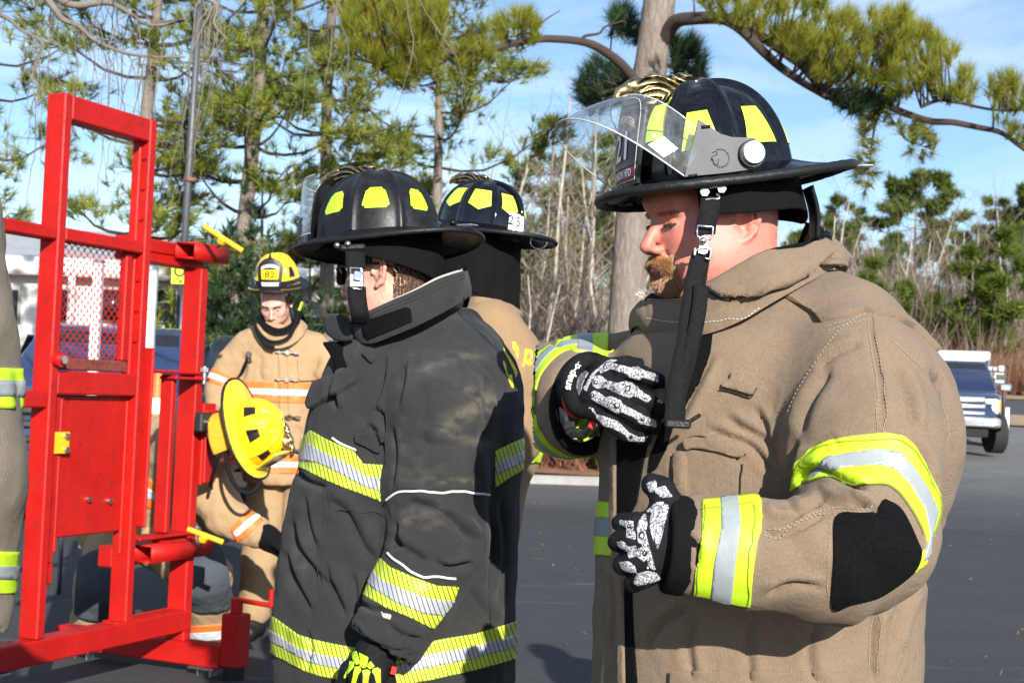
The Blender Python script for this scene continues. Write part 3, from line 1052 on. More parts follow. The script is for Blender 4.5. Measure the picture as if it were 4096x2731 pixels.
# ------------------------------------------------------------------ traditional fire helmet
class Helmet:
    def __init__(s, xf, h=.152, a=.138, b=.112, front=.185, back=.238, side=.148, rib=.0095, p=2.25):
        s.xf, s.h, s.a, s.b, s.front, s.back, s.side, s.rib, s.p = xf, h, a, b, front, back, side, rib, p
    def S(s, ph, z, off=0.0):
        """Shell point at azimuth ph (0 front, +90 deg left) and height z."""
        ph = np.asarray(ph, float); z = np.asarray(z, float)
        zz = np.clip(z / s.h, 0, 1)
        r = np.maximum(1 - zz ** s.p, 0) ** (1 / s.p)
        x, y = s.a * np.cos(ph), s.b * np.sin(ph)
        R0 = np.sqrt(x * x + y * y)
        dd = (ph / (math.pi / 4) + .5) % 1 - .5
        dist = np.abs(dd) * math.pi / 4 * R0 * np.maximum(r, .12)
        bmp = s.rib * np.exp(-(dist / .0062) ** 2) * np.clip(1.15 - zz * .2, 0, 1) - .002 * np.cos(dd * 2 * math.pi) * 0
        k = (R0 * r + bmp * np.sqrt(np.clip(1 - zz * .75, 0, 1)) + off * np.sqrt(np.clip(1 - zz ** 3, 0, 1))) / R0
        return np.stack([x * k, y * k, z + bmp * zz * .9 + off * zz ** 2], -1)
    def outline(s, ph):
        c, sn = np.cos(ph), np.sin(ph)
        ex = np.where(c > 0, s.front, s.back)
        n = 2.25
        k = (np.abs(c) ** n + np.abs(sn) ** n) ** (-1 / n)
        z = -.010 - .012 * np.abs(sn) ** 2 + np.where(c < 0, .004 * c * c, -.002 * c * c)
        return np.stack([ex * c * k, s.side * sn * k, z], -1)
    def build(s, label, shell_mat, trim_r=.0065, cat='helmet', stickers=None, st_mat=None, name='fire_helmet', brim_mat=None):
        base = s.xf(np.array([[0, 0, 0.0]]))[0]
        root = thing(name, label, cat, base)
        s.root = root
        nph, nz = 192, 26
        ph = np.linspace(0, 2 * np.pi, nph, endpoint=False)
        t = np.sin(np.linspace(0, np.pi / 2, nz)) * s.h
        PH, Zz = np.meshgrid(ph, t, indexing='ij')
        G = s.S(PH, Zz)
        G = np.concatenate([G, G[:1]], 0)
        V, F = grid_vf(G)
        mk('shell', s.xf(V), F[:, ::-1], shell_mat, root)
        # comb ridge from front to back over the crown
        # brim
        out = s.outline(ph); inn = s.S(ph, np.zeros(nph), -.012)
        rows = []
        for k, w in enumerate(np.linspace(0, 1, 8)):
            r = inn * (1 - w) + out * w
            r[:, 2] += .010 * (1 - w) ** 2 + .0 * w
            rows.append(r)
        top = np.stack(rows, 0)
        top = np.concatenate([top, top[:, :1]], 1)
        bot = top.copy(); bot[..., 2] -= .005
        A, FA = grid_vf(top); B, FB = grid_vf(bot)
        V, F = join((A, FA[:, ::-1]), (B, FB))
        mk('brim', s.xf(V), F, brim_mat or shell_mat, root)
        e = out.copy(); e[:, 2] -= .0025
        V, F = tube_vf(e, trim_r, 12, closed=True)
        # leathery wobble on the edging
        V = V + .0006 * vnoise(V, 120)[:, None]
        mk('brim_edging', s.xf(V), F, RUBBER, root)
        # dark liner closing the underside
        rr = np.linspace(0, 1, 8)
        lin = np.stack([np.stack([inn[:, 0] * r * .98, inn[:, 1] * r * .98, np.full(nph, .055 * (1 - r ** 2) - .003)], -1) for r in rr], 0)
        lin = np.concatenate([lin, lin[:, :1]], 1)
        V, F = grid_vf(lin)
        mk('liner', s.xf(V), F, BLACKCLOTH, root)
        for st in (stickers or []):
            s.sticker(*st, mat=st_mat)
        return root
    def sticker(s, phc, z0, z1, w0, w1, mat=None, skew=0.0, round_=0.0, point=0.0, off=.0012):
        n = 13
        vv = np.linspace(0, 1, n); uu = np.linspace(-1, 1, n)
        U, Vv = np.meshgrid(uu, vv, indexing='ij')
        w = w0 + (w1 - w0) * Vv
        z = z0 + (z1 - z0) * Vv - point * (1 - np.abs(U)) * (1 - Vv) * (z1 - z0)
        if round_ > 0:
            # rounded corners: pull the corner samples in
            c = np.clip(np.abs(U) - .75, 0, 1) * np.clip(np.abs(Vv * 2 - 1) - .75, 0, 1) * 16
            w = w * (1 - round_ * c); z = z + (.5 * (z0 + z1) - z) * round_ * c
        zz = np.clip(z / s.h, 0, 1); r = np.maximum(1 - zz ** s.p, .02) ** (1 / s.p)
        R0 = np.sqrt((s.a * math.cos(phc)) ** 2 + (s.b * math.sin(phc)) ** 2)
        ph = phc + (U * w + skew * Vv) / (R0 * r)
        G = s.S(ph, z, off)
        V, F = grid_vf(G)
        return mk('reflective_sticker', s.xf(V), F[:, ::-1], mat or STICK_LIME, s.root)
    def eagle(s, k=1.0, mat=None):
        """Cast eagle head riding on the crown and overhanging the front."""
        z = s.h
        def groove(P):
            q = (P[2] - z) * 560 + 5.0 * np.sin(58 * P[0] + .6) - P[0] * 120 + np.abs(P[1]) * 260
            g = np.sin(q) + .5 * np.sin(2.3 * q + 90 * P[0])
            return g * np.clip((.112 - P[0]) / .02, 0, 1)
        def f(P):
            Pm = (P[0], np.abs(P[1]), P[2])
            d = chain(P, [(-.028, 0, z + .003), (.025, 0, z + .011), (.075, 0, z + .012), (.110, 0, z + .008), (.126, 0, z + .003)],
                      [.004, .0085, .011, .0105, .008], .012)
            d = smin(d, chain(P, [(.120, 0, z + .005), (.134, 0, z + .002), (.140, 0, z - .006), (.139, 0, z - .014)], [.008, .0062, .0045, .002], .005), .006)
            d = smin(d, cone(P, (.118, 0, z - .006), (.130, 0, z - .009), .006, .003), .004)
            d = smin(d, ell(P, (.068, 0, z - .008), (.044, .0105, .016)), .010)
            d = smin(d, cone(P, (.058, 0, z - .012), (.098, 0, z - .040), .009, .008), .012)
            d = smin(d, chain(Pm, [(.110, .010, z + .014), (.120, .0095, z + .010), (.126, .007, z + .006)], [.002, .0032, .002], .003), .002)
            d = smin(d, ell(Pm, (.117, .0105, z + .0065), (.003, .002, .003)), .001)
            return d - .0016 * groove(P)
        V, F = surface_nets(f, (-.045, -.03, z - .06), (.155, .03, z + .035), .0019)
        V = relax(V, F, 1, .25)
        cav = np.clip(.5 + .5 * groove((V[:, 0], V[:, 1], V[:, 2])), 0, 1)
        cav = np.maximum(cav, np.clip((V[:, 0] - .105) / .02, 0, .85))
        return mk('eagle_front_holder', s.xf(V), F, mat or BRASS, s.root, attr={'cav': cav})
    def shieldpt(s, u, v, off=0.0):
        """Front shield point: u across -1..1, v up 0..1 (metres of off forward)."""
        u = np.asarray(u, float); v = np.asarray(v, float)
        hw = .050 + .014 * np.sin(np.clip(v, 0, 1) * math.pi * .75) - .018 * np.clip((v - .75) / .25, 0, 1) ** 2
        y = u * hw
        x = .150 - .030 * v ** 1.6 - 2.4 * y * y + off
        return np.stack([x + 0 * u, y, -.002 + .150 * v * (1 - .10 * np.abs(u) ** 3 * v)], -1)
    def shield(s, mat=None, stitch=True, trim=None):
        U, Vv = np.meshgrid(np.linspace(-1, 1, 25), np.linspace(0, 1, 25), indexing='ij')
        G = s.shieldpt(U, Vv)
        N = np.zeros_like(G); N[..., 0] = 1
        V, F = solid_grid(G, N, .005)
        sh = mk('front_shield', s.xf(V), F[:, ::-1], mat or LEATHER, s.root, auto=40)
        s.sh = sh
        if stitch:
            t = np.linspace(0, 1, 40)
            path = np.concatenate([np.stack([np.full(40, -.88), .05 + .88 * t], 1), np.stack([-.88 + 1.76 * t, np.full(40, .93)], 1), np.stack([np.full(40, .88), .93 - .88 * t], 1), np.stack([.88 - 1.76 * t, np.full(40, .05)], 1)])
            P = s.shieldpt(path[:, 0], path[:, 1], .0012)
            V, F = tube_vf(s.xf(P), .0007, 4, closed=True)
            mk('stitching', V, F, STITCH_W, sh)
        return sh
    def shield_text(s, txt, v, size, mat, arc=0.0, bold=.0, u0=0.0, off=.0018, wide=1.0, name='lettering'):
        V, F = text_vf(txt, size, bold=bold)
        # finer rows so that it follows the curve
        u = (V[:, 0] * wide) / .058 + u0; vv = v + V[:, 1] / .15 - arc * u * u
        # text reads correctly seen from the front: helmet left is on the viewer's right
        P = s.shieldpt(u, vv, off)
        return mk(name, s.xf(P), F, mat, s.sh, smooth=False)
    def shield_panel(s, u0, u1, v0, v1, mat, off=.0009, arc=0.0, name='panel'):
        U, Vv = np.meshgrid(np.linspace(u0, u1, 17), np.linspace(v0, v1, 7), indexing='ij')
        G = s.shieldpt(U, Vv - arc * U * U, off)
        V, F = grid_vf(G)
        return mk(name, s.xf(V), F[:, ::-1], mat, s.sh)

# ------------------------------------------------------------------ body under the clothes
def person_root(name_label, base):
    return thing('person', name_label, 'person', base)

def ribbon(P, w, side, th=.002):
    """Flat strap through the points P, half width w, side vectors."""
    P = np.asarray(P, float); side = np.asarray(side, float)
    if side.ndim == 1: side = np.tile(side, (len(P), 1))
    side = side / np.linalg.norm(side, axis=1)[:, None]
    T = np.gradient(P, axis=0)
    N = np.cross(T, side); N /= np.linalg.norm(N, axis=1)[:, None] + 1e-9
    w = np.broadcast_to(np.asarray(w, float), (len(P),))[:, None]
    G = np.stack([P - side * w, P - side * w * .33, P + side * w * .33, P + side * w], 1)
    NN = np.repeat(N[:, None], 4, 1)
    return solid_grid(G, NN, th)

def rings(rows, Y, b, n=2.4, top=None):
    """rows: (y px, x left px, x right px) at depth Y -> table of ring sections by height."""
    out = []
    for k, r in enumerate(rows):
        pl, pr = at(r[1], r[0], Y if np.isscalar(Y) else Y[k]), at(r[2], r[0], Y if np.isscalar(Y) else Y[k])
        c = (pl + pr) / 2
        out.append((c[2], c[0], (Y if np.isscalar(Y) else Y[k]), abs(pr[0] - pl[0]) / 2, b[k] if not np.isscalar(b) else b))
    out.sort()
    return np.array(out)

def ring_sdf(tab, n=2.3):
    z = tab[:, 0]
    zz = np.linspace(z[0], z[-1], 400)
    cols = []
    for c in range(1, 5):
        v = np.interp(zz, z, tab[:, c])
        k = np.ones(31) / 31
        vp = np.concatenate([np.full(15, v[0]), v, np.full(15, v[-1])])
        cols.append(np.convolve(vp, k, 'valid'))
    def f(P):
        Zc = np.clip(P[2], z[0], z[-1])
        cx, cy, a, b = (np.interp(Zc.ravel(), zz, c).reshape(Zc.shape).astype(np.float32) for c in cols)
        a = np.maximum(a, .004); b = np.maximum(b, .004)
        e = ((np.abs(P[0] - cx) / a) ** n + (np.abs(P[1] - cy) / b) ** n + 1e-9) ** (1.0 / n)
        d = (e - 1) * np.minimum(a, b) * .9
        return smax(d, np.maximum(P[2] - z[-1], z[0] - P[2]), .012)
    return f

def garment(tab, arms, h, lo, hi, k=.03, n=2.4, cuts=True, hollow=True):
    """One coat: a torso of ring sections with sleeves; returns a Surf labelled 0 torso, 1.. sleeves."""
    ft = ring_sdf(tab, n)
    def f(P):
        d = ft(P)
        for pts, r in arms:
            e = chain(P, pts, r, .02)
            if cuts:
                w = pts[-1] - pts[-2]; w = w / np.linalg.norm(w); q = pts[-1] + w * .005
                e = smax(e, (P[0] - q[0]) * w[0] + (P[1] - q[1]) * w[1] + (P[2] - q[2]) * w[2], .008)
                if hollow: e = smax(e, -cone(P, pts[-1] - w * .03, pts[-1] + w * .08, r[-1] * .78, r[-1] * .86), .006)
            d = smin(d, e, k)
        return d
    V, F = surface_nets(f, lo, hi, h)
    V = relax(V, F, 2, .5)
    V, F = subdiv(V, F)
    V = relax(V, F, 3, .5)
    P = (V[:, 0], V[:, 1], V[:, 2])
    best = ft(P) - .004; lab = np.zeros(len(V), int)
    for i, (pts, r) in enumerate(arms):
        e = chain(P, pts, r, .02)
        lab = np.where(e < best, i + 1, lab); best = np.minimum(best, e)
    return Surf(V, F, lab)
# ================================================================== bearded man in the khaki coat
def at_(q, Y): return at(q[0], q[1], Y)

A_base = at(3100, 3400, 2.5); A_base[2] = 0.0
A = person_root('bearded man in khaki turnout coat and skeleton-print gloves, gripping his chin strap', A_base)
YA = 2.52
# --- coat: torso and both sleeves as one garment
rowsA = [(1100, 3050, 3330), (1150, 2950, 3410), (1200, 2860, 3490), (1260, 2720, 3575), (1320, 2580, 3645), (1400, 2480, 3715), (1500, 2440, 3775), (1650, 2416, 3805), (1780, 2404, 3812), (1900, 2398, 3780),
         (2050, 2390, 3715), (2200, 2384, 3670), (2400, 2378, 3655), (2731, 2372, 3645), (2960, 2366, 3645)]
bA = [.105, .15, .18, .205, .225, .248, .265, .275, .275, .27, .265, .26, .26, .265, .27]
tabA = rings(rowsA, YA, bA)
fA_torso = ring_sdf(tabA, 2.5)
nearA = [at(3380, 1385, 2.36), at(3430, 1560, 2.29), at(3452, 1800, 2.20), at(3490, 2150, 2.11), at(3330, 2235, 2.10), at(2960, 2210, 2.09), at(2735, 2180, 2.09)]
nearR = [.103, .121, .119, .094, .093, .081, .073]
farA = [at(2900, 1500, 2.72), at(2560, 1500, 2.80), at(2330, 1520, 2.83), at(2205, 1580, 2.74), at(2265, 1602, 2.56), at(2330, 1612, 2.46)]
farR = [.11, .088, .088, .098, .098, .092]
WFA = np.array([.70, -.71, -.06]); WFA /= np.linalg.norm(WFA)
def armd(P, pts, r): return chain(P, pts, r, .02)
def fA(P):
    d = fA_torso(P)
    d = smin(d, armd(P, nearA, nearR), .035)
    # the far sleeve ends in an open cuff
    e = armd(P, farA, farR)
    w = WFA
    c0 = farA[-1] + w * .012
    pl = (P[0] - c0[0]) * w[0] + (P[1] - c0[1]) * w[1] + (P[2] - c0[2]) * w[2]
    e = smax(e, pl, .01)
    c1 = farA[-2]; c2 = farA[-1] + w * .06
    e = smax(e, -cone(P, c1, c2, .070, .080), .008)
    d = smin(d, e, .03)
    # near cuff cut square
    w2 = nearA[-1] - nearA[-3]; w2 = w2 / np.linalg.norm(w2)
    q0 = nearA[-1] + w2 * .01
    p2 = (P[0] - q0[0]) * w2[0] + (P[1] - q0[1]) * w2[1] + (P[2] - q0[2]) * w2[2]
    near = armd(P, nearA, nearR)
    d = np.where(near < .05, smax(d, np.where(near < fA_torso(P), p2, -1), .008), d)
    return d
V, F = surface_nets(fA, (.04, 1.96, .56), (.98, 2.98, 1.80), .0105)
V = relax(V, F, 2, .5)
V, F = subdiv(V, F)
V = relax(V, F, 3, .5)
Pt = (V[:, 0], V[:, 1], V[:, 2])
dn, df, dt = armd(Pt, nearA, nearR), armd(Pt, farA, farR), fA_torso(Pt)
lab = np.where((dn < dt - .004) & (dn < df), 1, np.where((df < dt - .004), 2, 0))
cA = Surf(V, F, lab)
P0 = cA.V
drape = .006 * fbm(P0 * np.array([8, 8, 2.6]), 1, 3, 2) + .0022 * fbm(P0 * np.array([16, 16, 22]), 1, 9, 2)
# rings of slack round the bent sleeve
sl = np.clip(1 - np.abs(P0 - nearA[3]).sum(1) / .35, 0, 1)
drape += np.where(lab == 1, .004 * sl * np.sin(70 * (P0[:, 0] + .6 * P0[:, 2]) + 5 * vnoise(P0, 9, 4)), 0)
cA.disp(drape)
cA.fold([
    (Zb([(1440, 110), (1330, 180), (1240, 300), (1150, 430), (1120, 560), (1112, 720)]), 14, .007),
    (Zb([(1330, 250), (1230, 400), (1165, 560), (1130, 720)]), 22, .011),
    (Zb([(880, 500), (960, 560), (1060, 620), (1120, 740)]), 16, .008),
    (Zb([(800, 560), (900, 590), (1010, 640), (1110, 780)]), 14, .007),
    (Zb([(1010, 470), (1050, 550), (1100, 640)]), 14, .007),
    (Zb([(850, 250), (790, 360), (740, 460), (690, 560)]), 16, .007),
    (Zb([(700, 640), (695, 760), (720, 860)]), 12, .007),
    (Zb([(560, 1450), (640, 1330), (760, 1270)]), 16, .007),
    (Zb([(1000, 1310), (985, 1430), (995, 1580)]), 18, .006),
    (Zb([(1490, 1260), (1480, 1400), (1480, 1580)]), 14, .007),
    (Zb([(1660, 1150), (1590, 1280), (1550, 1440)]), 18, .008),
    (Zb([(780, 1300), (745, 1420), (770, 1560)]), 18, .006),
    (Zb([(1260, 1310), (1225, 1450), (1250, 1580)]), 18, .006),
    (Zb([(395, 1090), (412, 1250), (392, 1420)]), 14, .007),
    (Zb([(440, 1120), (450, 1300), (432, 1500)]), 12, .007),
    (Zb([(640, 330), (650, 440), (700, 560)]), 13, .006),
    (Zb([(1740, 900), (1720, 1060), (1690, 1200)]), 16, .008),
], lab=0, k=1.5)
cA.fold([
    (Zb([(1170, 770), (1260, 715), (1360, 760), (1470, 800)]), 14, .013),
    (Zb([(1020, 850), (1060, 905), (1130, 925), (1210, 900)]), 13, .009),
    (Zb([(1130, 850), (1190, 880), (1280, 850)]), 13, .009),
    (Zb([(1240, 800), (1330, 850), (1470, 850)]), 14, .009),
    (Zb([(1040, 955), (1100, 985), (1180, 955), (1300, 890)]), 11, .008),
    (Zb([(1050, 1230), (1150, 1180), (1290, 1190)]), 15, .007),
    (Zb([(735, 985), (790, 1030), (785, 1120)]), 11, .006),
    (Zb([(1180, 600), (1225, 450), (1320, 310)]), 18, .008),
    (Zb([(1560, 300), (1625, 420), (1645, 570)]), 16, .008),
    (Zb([(1700, 300), (1770, 450), (1795, 600), (1780, 760)]), 16, .013),
    (Zb([(1470, 110), (1482, 260), (1512, 400), (1515, 570)]), 10, .004),
    (Zb([(1180, 600), (1150, 720), (1160, 820)]), 13, .009),
    (Zb([(1640, 590), (1700, 700), (1725, 850)]), 14, .005),
    (Zb([(1360, 640), (1300, 598), (1220, 650)]), 11, .005),
    (Zb([(1380, 830), (1450, 860), (1510, 910)]), 11, .006),
    (Zb([(1250, 330), (1330, 260), (1440, 220)]), 16, .005),
], lab=1, k=1.45)
cA.fold([
    (Zo([(60, 560), (100, 760), (80, 950)]), 10, .007), (Zo([(110, 800), (160, 980), (280, 1180)]), 10, .007),
    (Zo([(420, 60), (480, 140), (580, 160)]), 8, .009), (Zo([(30, 700), (60, 860), (50, 1010)]), 10, .006),
], lab=2)
coatA = mk('turnout_coat', cA.V, cA.F, TAN_A, A)
pa = lambda name, mat, poly, **k: cA.mkpatch(name, mat, coatA, poly, **k)
# --- sleeve bands (lime, silver, lime)
def band3(S, parent, polys, lab, mats, offs=(.0035, .0045, .0035), front=True):
    for poly, m_, o_, nm in zip(polys, mats, offs, ('lime_band', 'silver_band', 'lime_band')):
        S.mkpatch(nm, m_, parent, poly, lab=lab, off=o_, th=.008, front=front)
up_o = [(1155, 800), (1170, 700), (1230, 640), (1330, 600), (1440, 585), (1525, 576), (1600, 590), (1640, 625), (1700, 730), (1742, 820), (1740, 900), (1712, 985)]
up_a = [(1175, 770), (1225, 715), (1300, 675), (1400, 655), (1500, 642), (1585, 652), (1640, 720), (1690, 800), (1730, 890), (1712, 960)]
up_b = [(1230, 760), (1320, 720), (1420, 712), (1500, 705), (1560, 720), (1620, 780), (1680, 880), (1700, 980)]
up_i = [(1155, 812), (1200, 770), (1240, 765), (1310, 745), (1385, 785), (1440, 778), (1525, 772), (1580, 800), (1640, 880), (1690, 980), (1690, 1090), (1620, 1145)]
pa('lime_band', LIME, Zb(up_o + up_i[::-1]), lab=1, off=.0032, th=.008)
pa('silver_band', SILVER, Zb([(1222, 728)] + up_a[2:] + [(1705, 1000), (1700, 1060), (1672, 1090)] + up_b[::-1]), lab=1, off=.0046, th=.008)
pa('lime_band', LIME, Zb([(804, 846), (1022, 822), (1038, 850), (1036, 960), (1020, 1010), (1003, 1130), (993, 1264), (770, 1215), (775, 1130), (800, 1010), (803, 940)]), lab=1, off=.0032, th=.008)
pa('silver_band', SILVER, Zb([(876, 838), (945, 830), (955, 940), (935, 1100), (918, 1250), (840, 1232), (850, 1100), (880, 950)]), lab=1, off=.0046, th=.008)
# --- elbow patch
pa('elbow_patch', VELCRO, Zb([(1520, 838), (1580, 870), (1620, 930), (1655, 1010), (1668, 1050), (1650, 1110), (1600, 1160), (1500, 1225), (1400, 1250), (1318, 1268), (1322, 1100), (1330, 915), (1420, 895), (1500, 895), (1502, 870)]), lab=1, smoothp=90, off=.0035, th=.008)
# --- seams on the sleeve and armhole
seams = [
    (Zb([(1450, 95), (1340, 165), (1240, 300), (1170, 420), (1120, 540), (1105, 590)]), [0, 1]),
    (Zb([(1460, 110), (1470, 200), (1490, 330), (1500, 450), (1497, 575)]), 1),
    (Zb([(1480, 110), (1492, 200), (1512, 330), (1522, 450), (1520, 575)]), 1),
    (Zb([(1315, 925), (1310, 1050), (1300, 1260)]), 1),
    (Zb([(718, 960), (800, 958)]), 1),
    (Zb([(1050, 970), (1110, 985), (1200, 935), (1320, 885), (1480, 890)]), 1),
    (Zb([(1050, 958), (1110, 970), (1200, 920), (1320, 870), (1480, 875)]), 1),
    (Zb([(1560, 205), (1650, 290), (1720, 370), (1770, 500), (1785, 600)]), None),
    (Zb([(1490, 1270), (1478, 1400), (1470, 1540)]), 0),
    (Zb([(1508, 1270), (1496, 1400), (1488, 1540)]), 0),
    (Zb([(690, 1535), (900, 1530), (1150, 1532), (1370, 1530)]), 0),
    (Zb([(690, 1550), (900, 1545), (1150, 1547), (1370, 1545)]), 0),
    (Zb([(1290, 150), (1400, 118), (1460, 100)]), None),
    (Zb([(1300, 165), (1400, 135), (1470, 118)]), None),
]
EDGE = M('olive_stitch', (.20, .30, .01), .9)
for ln in (up_o[1:], [(x - 4, y - 16) for x, y in up_i[2:10]], [(806, 862), (1020, 836)], [(790, 1000), (785, 1120), (782, 1205)], [(1018, 850), (1010, 1000), (990, 1120), (982, 1250)], [(818, 850), (815, 950)]):
    cA.seam('seam', EDGE, coatA, Zb([(x, y + 12) for x, y in ln] if ln is not up_i else ln), w=.0016, lift=.0046, lab=1)
for ln in ([(702, 660), (712, 760), (722, 835)], [(948, 700), (945, 830)], [(735, 602), (770, 592), (860, 602), (978, 642)], [(745, 642), (780, 637), (870, 647), (930, 672), (965, 668)], [(868, 392), (900, 402), (950, 414), (1002, 430), (1020, 384)], [(915, 337), (1020, 347)]):
    cA.seam('seam', THREAD_OR_SHADOW, coatA, Zb(ln), w=.0022, lift=.004, lab=0)  # stitching drawn dark to double as the shadow line of pocket and flaps
for ln, lb in seams:
    cA.seam('seam', THREAD, coatA, ln, w=.0013, lift=.0014, dash=(.0042, .0030), lab=lb if not isinstance(lb, list) else None)
# --- shoulder yoke flap
pa('shoulder_yoke', TAN_A, Zb([(1110, 30), (1160, 0), (1250, -40), (1420, -60), (1500, 10), (1640, 110), (1720, 200), (1760, 270), (1730, 250), (1640, 165), (1560, 120), (1440, 95), (1380, 115), (1275, 140), (1240, 105), (1180, 70)]), off=.010, th=.014)
# --- chest pocket, radio flap and mic tab
pa('radio_pocket', TAN_A, Zb([(702, 655), (770, 640), (860, 640), (925, 668), (950, 700), (945, 830), (720, 835), (712, 760)]), lab=0, off=.012, th=.018)
pa('pocket_flap', TAN_A, Zb([(735, 600), (770, 590), (860, 600), (978, 640), (965, 668), (930, 670), (870, 645), (780, 635), (745, 640)]), lab=0, off=.019, th=.014)
pa('mic_tab', TAN_A, Zb([(868, 390), (920, 362), (1018, 382), (1002, 428), (950, 412), (900, 400)]), lab=0, off=.011, th=.010)
pa('mic_tab', TAN_A, Zb([(915, 335), (1020, 345), (1018, 385), (912, 368)]), lab=0, off=.006, th=.010)
for q in ((1340, 1535), (1375, 1535)):
    pass
pa('hand_pocket_edge', TAN_A, Zb([(680, 1520), (900, 1516), (1375, 1520), (1378, 1590), (680, 1600)]), lab=0, off=.009, th=.012)
# --- front opening: hook-and-loop strips and the turned edge
pa('velcro_strip', VELCRO, Zb([(745, 135), (850, 130), (835, 260), (790, 380), (735, 470), (690, 545), (640, 560), (690, 440), (730, 330)]), lab=0, off=.003)
pa('velcro_strip', VELCRO, Zb([(470, 600), (592, 595), (570, 700), (545, 850), (520, 900), (470, 905)]), lab=0, off=.004)
pa('front_edge', TAN_A, Zb([(455, 600), (470, 600), (470, 900), (500, 1320), (505, 1580), (485, 1580), (478, 1300), (452, 900)]), lab=0, off=.010, th=.012)
pa('velcro_strip', VELCRO, Zb([(500, 1150), (525, 1180), (530, 1350), (548, 1590), (506, 1590), (500, 1320)]), lab=0, off=.004)
pa('velcro_strip', VELCRO, Zb([(640, 560), (690, 548), (660, 640), (620, 720), (590, 740), (600, 660)]), lab=0, off=.003)
# --- hem-side chest band on the far front panel
for (y0, y1, m_, o_) in ((843, 905, LIME, .0035), (905, 980, SILVER, .0045), (980, 1055, LIME, .0035)):
    pa('lime_band' if m_ is LIME else 'silver_band', m_, Zb([(340, y0), (452, y0 + 8), (458, y1 + 8), (340, y1)]), lab=0, off=o_, th=.008, front=False)
# --- far sleeve bands, following the cuff
wA = WFA
def far_pl(a, b):
    c = farA[-1]
    return [lambda V: (V - c) @ wA - a, lambda V: b - (V - c) @ wA]
def far_r(V):
    d = V - farA[-1]; d = d - (d @ wA)[:, None] * wA
    return .150 - np.linalg.norm(d, axis=1)
for a, b, m_, o_ in ((-.105, -.035, LIME, .003), (-.083, -.058, SILVER, .0042)):
    cA.mkpatch('lime_band' if m_ is LIME else 'silver_band', m_, coatA, None, fields=far_pl(a, b) + [far_r, lambda V: farA[-1][0] + .06 - V[:, 0]], off=o_, th=.008, front=False)
pa('lime_band', LIME, Zo([(560, 85), (750, 20), (1095, -10), (1090, 290), (900, 240), (690, 215), (600, 150)]), lab=[0, 2], off=.004)
pa('silver_band', SILVER, Zo([(745, 22), (912, 0), (908, 245), (735, 215)]), lab=[0, 2], off=.0052)
# --- cuff knit rings
def ringtube(c, ax, r, tr, ell_=(1, 1), nseg=40):
    R = frame_from(ax)
    a = np.linspace(0, 2 * np.pi, nseg, endpoint=False)
    P = c + r * (np.cos(a)[:, None] * R[:, 1] * ell_[0] + np.sin(a)[:, None] * R[:, 2] * ell_[1])
    return tube_vf(P, tr, 10, closed=True)
V, F = join(ringtube(farA[-1] + wA * .010, wA, .082, .0085), ringtube(farA[-1] + wA * .004, wA, .076, .009))
mk('cuff_lining', V, F, BLACKCLOTH, coatA)
wN = nearA[-1] - nearA[-3]; wN = wN / np.linalg.norm(wN)
cN = nearA[-1] + wN * .018
R_ = frame_from(wN); ga = np.linspace(0, 2 * np.pi, 49)
G = np.array([cN + wN * t + r * (np.cos(ga)[:, None] * R_[:, 1] + np.sin(ga)[:, None] * R_[:, 2]) for t, r in ((-.045, .066), (-.025, .0715), (-.012, .0725), (.006, .0715), (.010, .069), (.010, .060), (-.02, .055))])
V, F = grid_vf(G + .0012 * fbm(G, 60, 3, 2)[..., None])
mk('knit_cuff', V, F[:, ::-1], BLACKCLOTH, coatA)
# --- collar: a standing band round the neck, turned over on the near side
upK = [(2572, 1196, 2.50), (2600, 1200, 2.44), (2700, 1198, 2.38), (2825, 1166, 2.335), (2950, 1090, 2.325), (3060, 1030, 2.335), (3190, 1002, 2.37), (3290, 985, 2.42), (3300, 930, 2.47), (3250, 915, 2.54)]
loK = [(2552, 1300, 2.48), (2580, 1325, 2.42), (2700, 1345, 2.35), (2830, 1335, 2.305), (2970, 1280, 2.285), (3100, 1205, 2.29), (3230, 1130, 2.33), (3340, 1070, 2.39), (3395, 1040, 2.46), (3410, 1030, 2.54)]
def collar_surf(upK, loK, Ymid, nu=90, nv=20, bulge=.012, seed=0):
    U = smooth_poly([at(*k) for k in upK], nu); Lw = smooth_poly([at(*k) for k in loK], nu)
    def mir(C):
        D = C.copy(); D[:, 1] = 2 * Ymid - D[:, 1]; return D
    U = np.concatenate([U, mir(U)[::-1]]); Lw = np.concatenate([Lw, mir(Lw)[::-1]])
    U = np.concatenate([U, U[:1]]); Lw = np.concatenate([Lw, Lw[:1]])
    cen = (U.mean(0) + Lw.mean(0)) / 2
    v = np.linspace(0, 1, nv)[None, :, None]
    G = Lw[:, None] * (1 - v) + U[:, None] * v
    out = G - cen; out[..., 2] = 0; out /= np.linalg.norm(out, axis=2)[..., None]
    G = G + out * (bulge * np.sin(v * np.pi) + .004 * fbm(G, 16, seed)[..., None])
    return G, out
G, O = collar_surf(upK, loK, 2.54)
V, Fq = solid_grid(G, O, .010)
cv, cf = grid_vf(G)
colA = Surf(cv, cf[:, ::-1])
if colA.face[np.argmin(colA.V[:, 1])] < 0:
    colA = Surf(cv, cf)
colA.fold([(Zl([(700, 1330), (1000, 1340), (1300, 1250), (1600, 1100)]), 9, .004), (Zl([(320, 1150), (330, 1300), (340, 1440)]), 7, .003), (Zl([(900, 1300), (1300, 1260), (1700, 1080), (2100, 860)]), 12, .006)])
d = O.reshape(-1, 3)
Vi = colA.V - d * .010
n = len(colA.V)
mk('collar', np.concatenate([colA.V, Vi]), np.concatenate([colA.F, colA.F[:, ::-1] + n]), TAN_A, coatA)
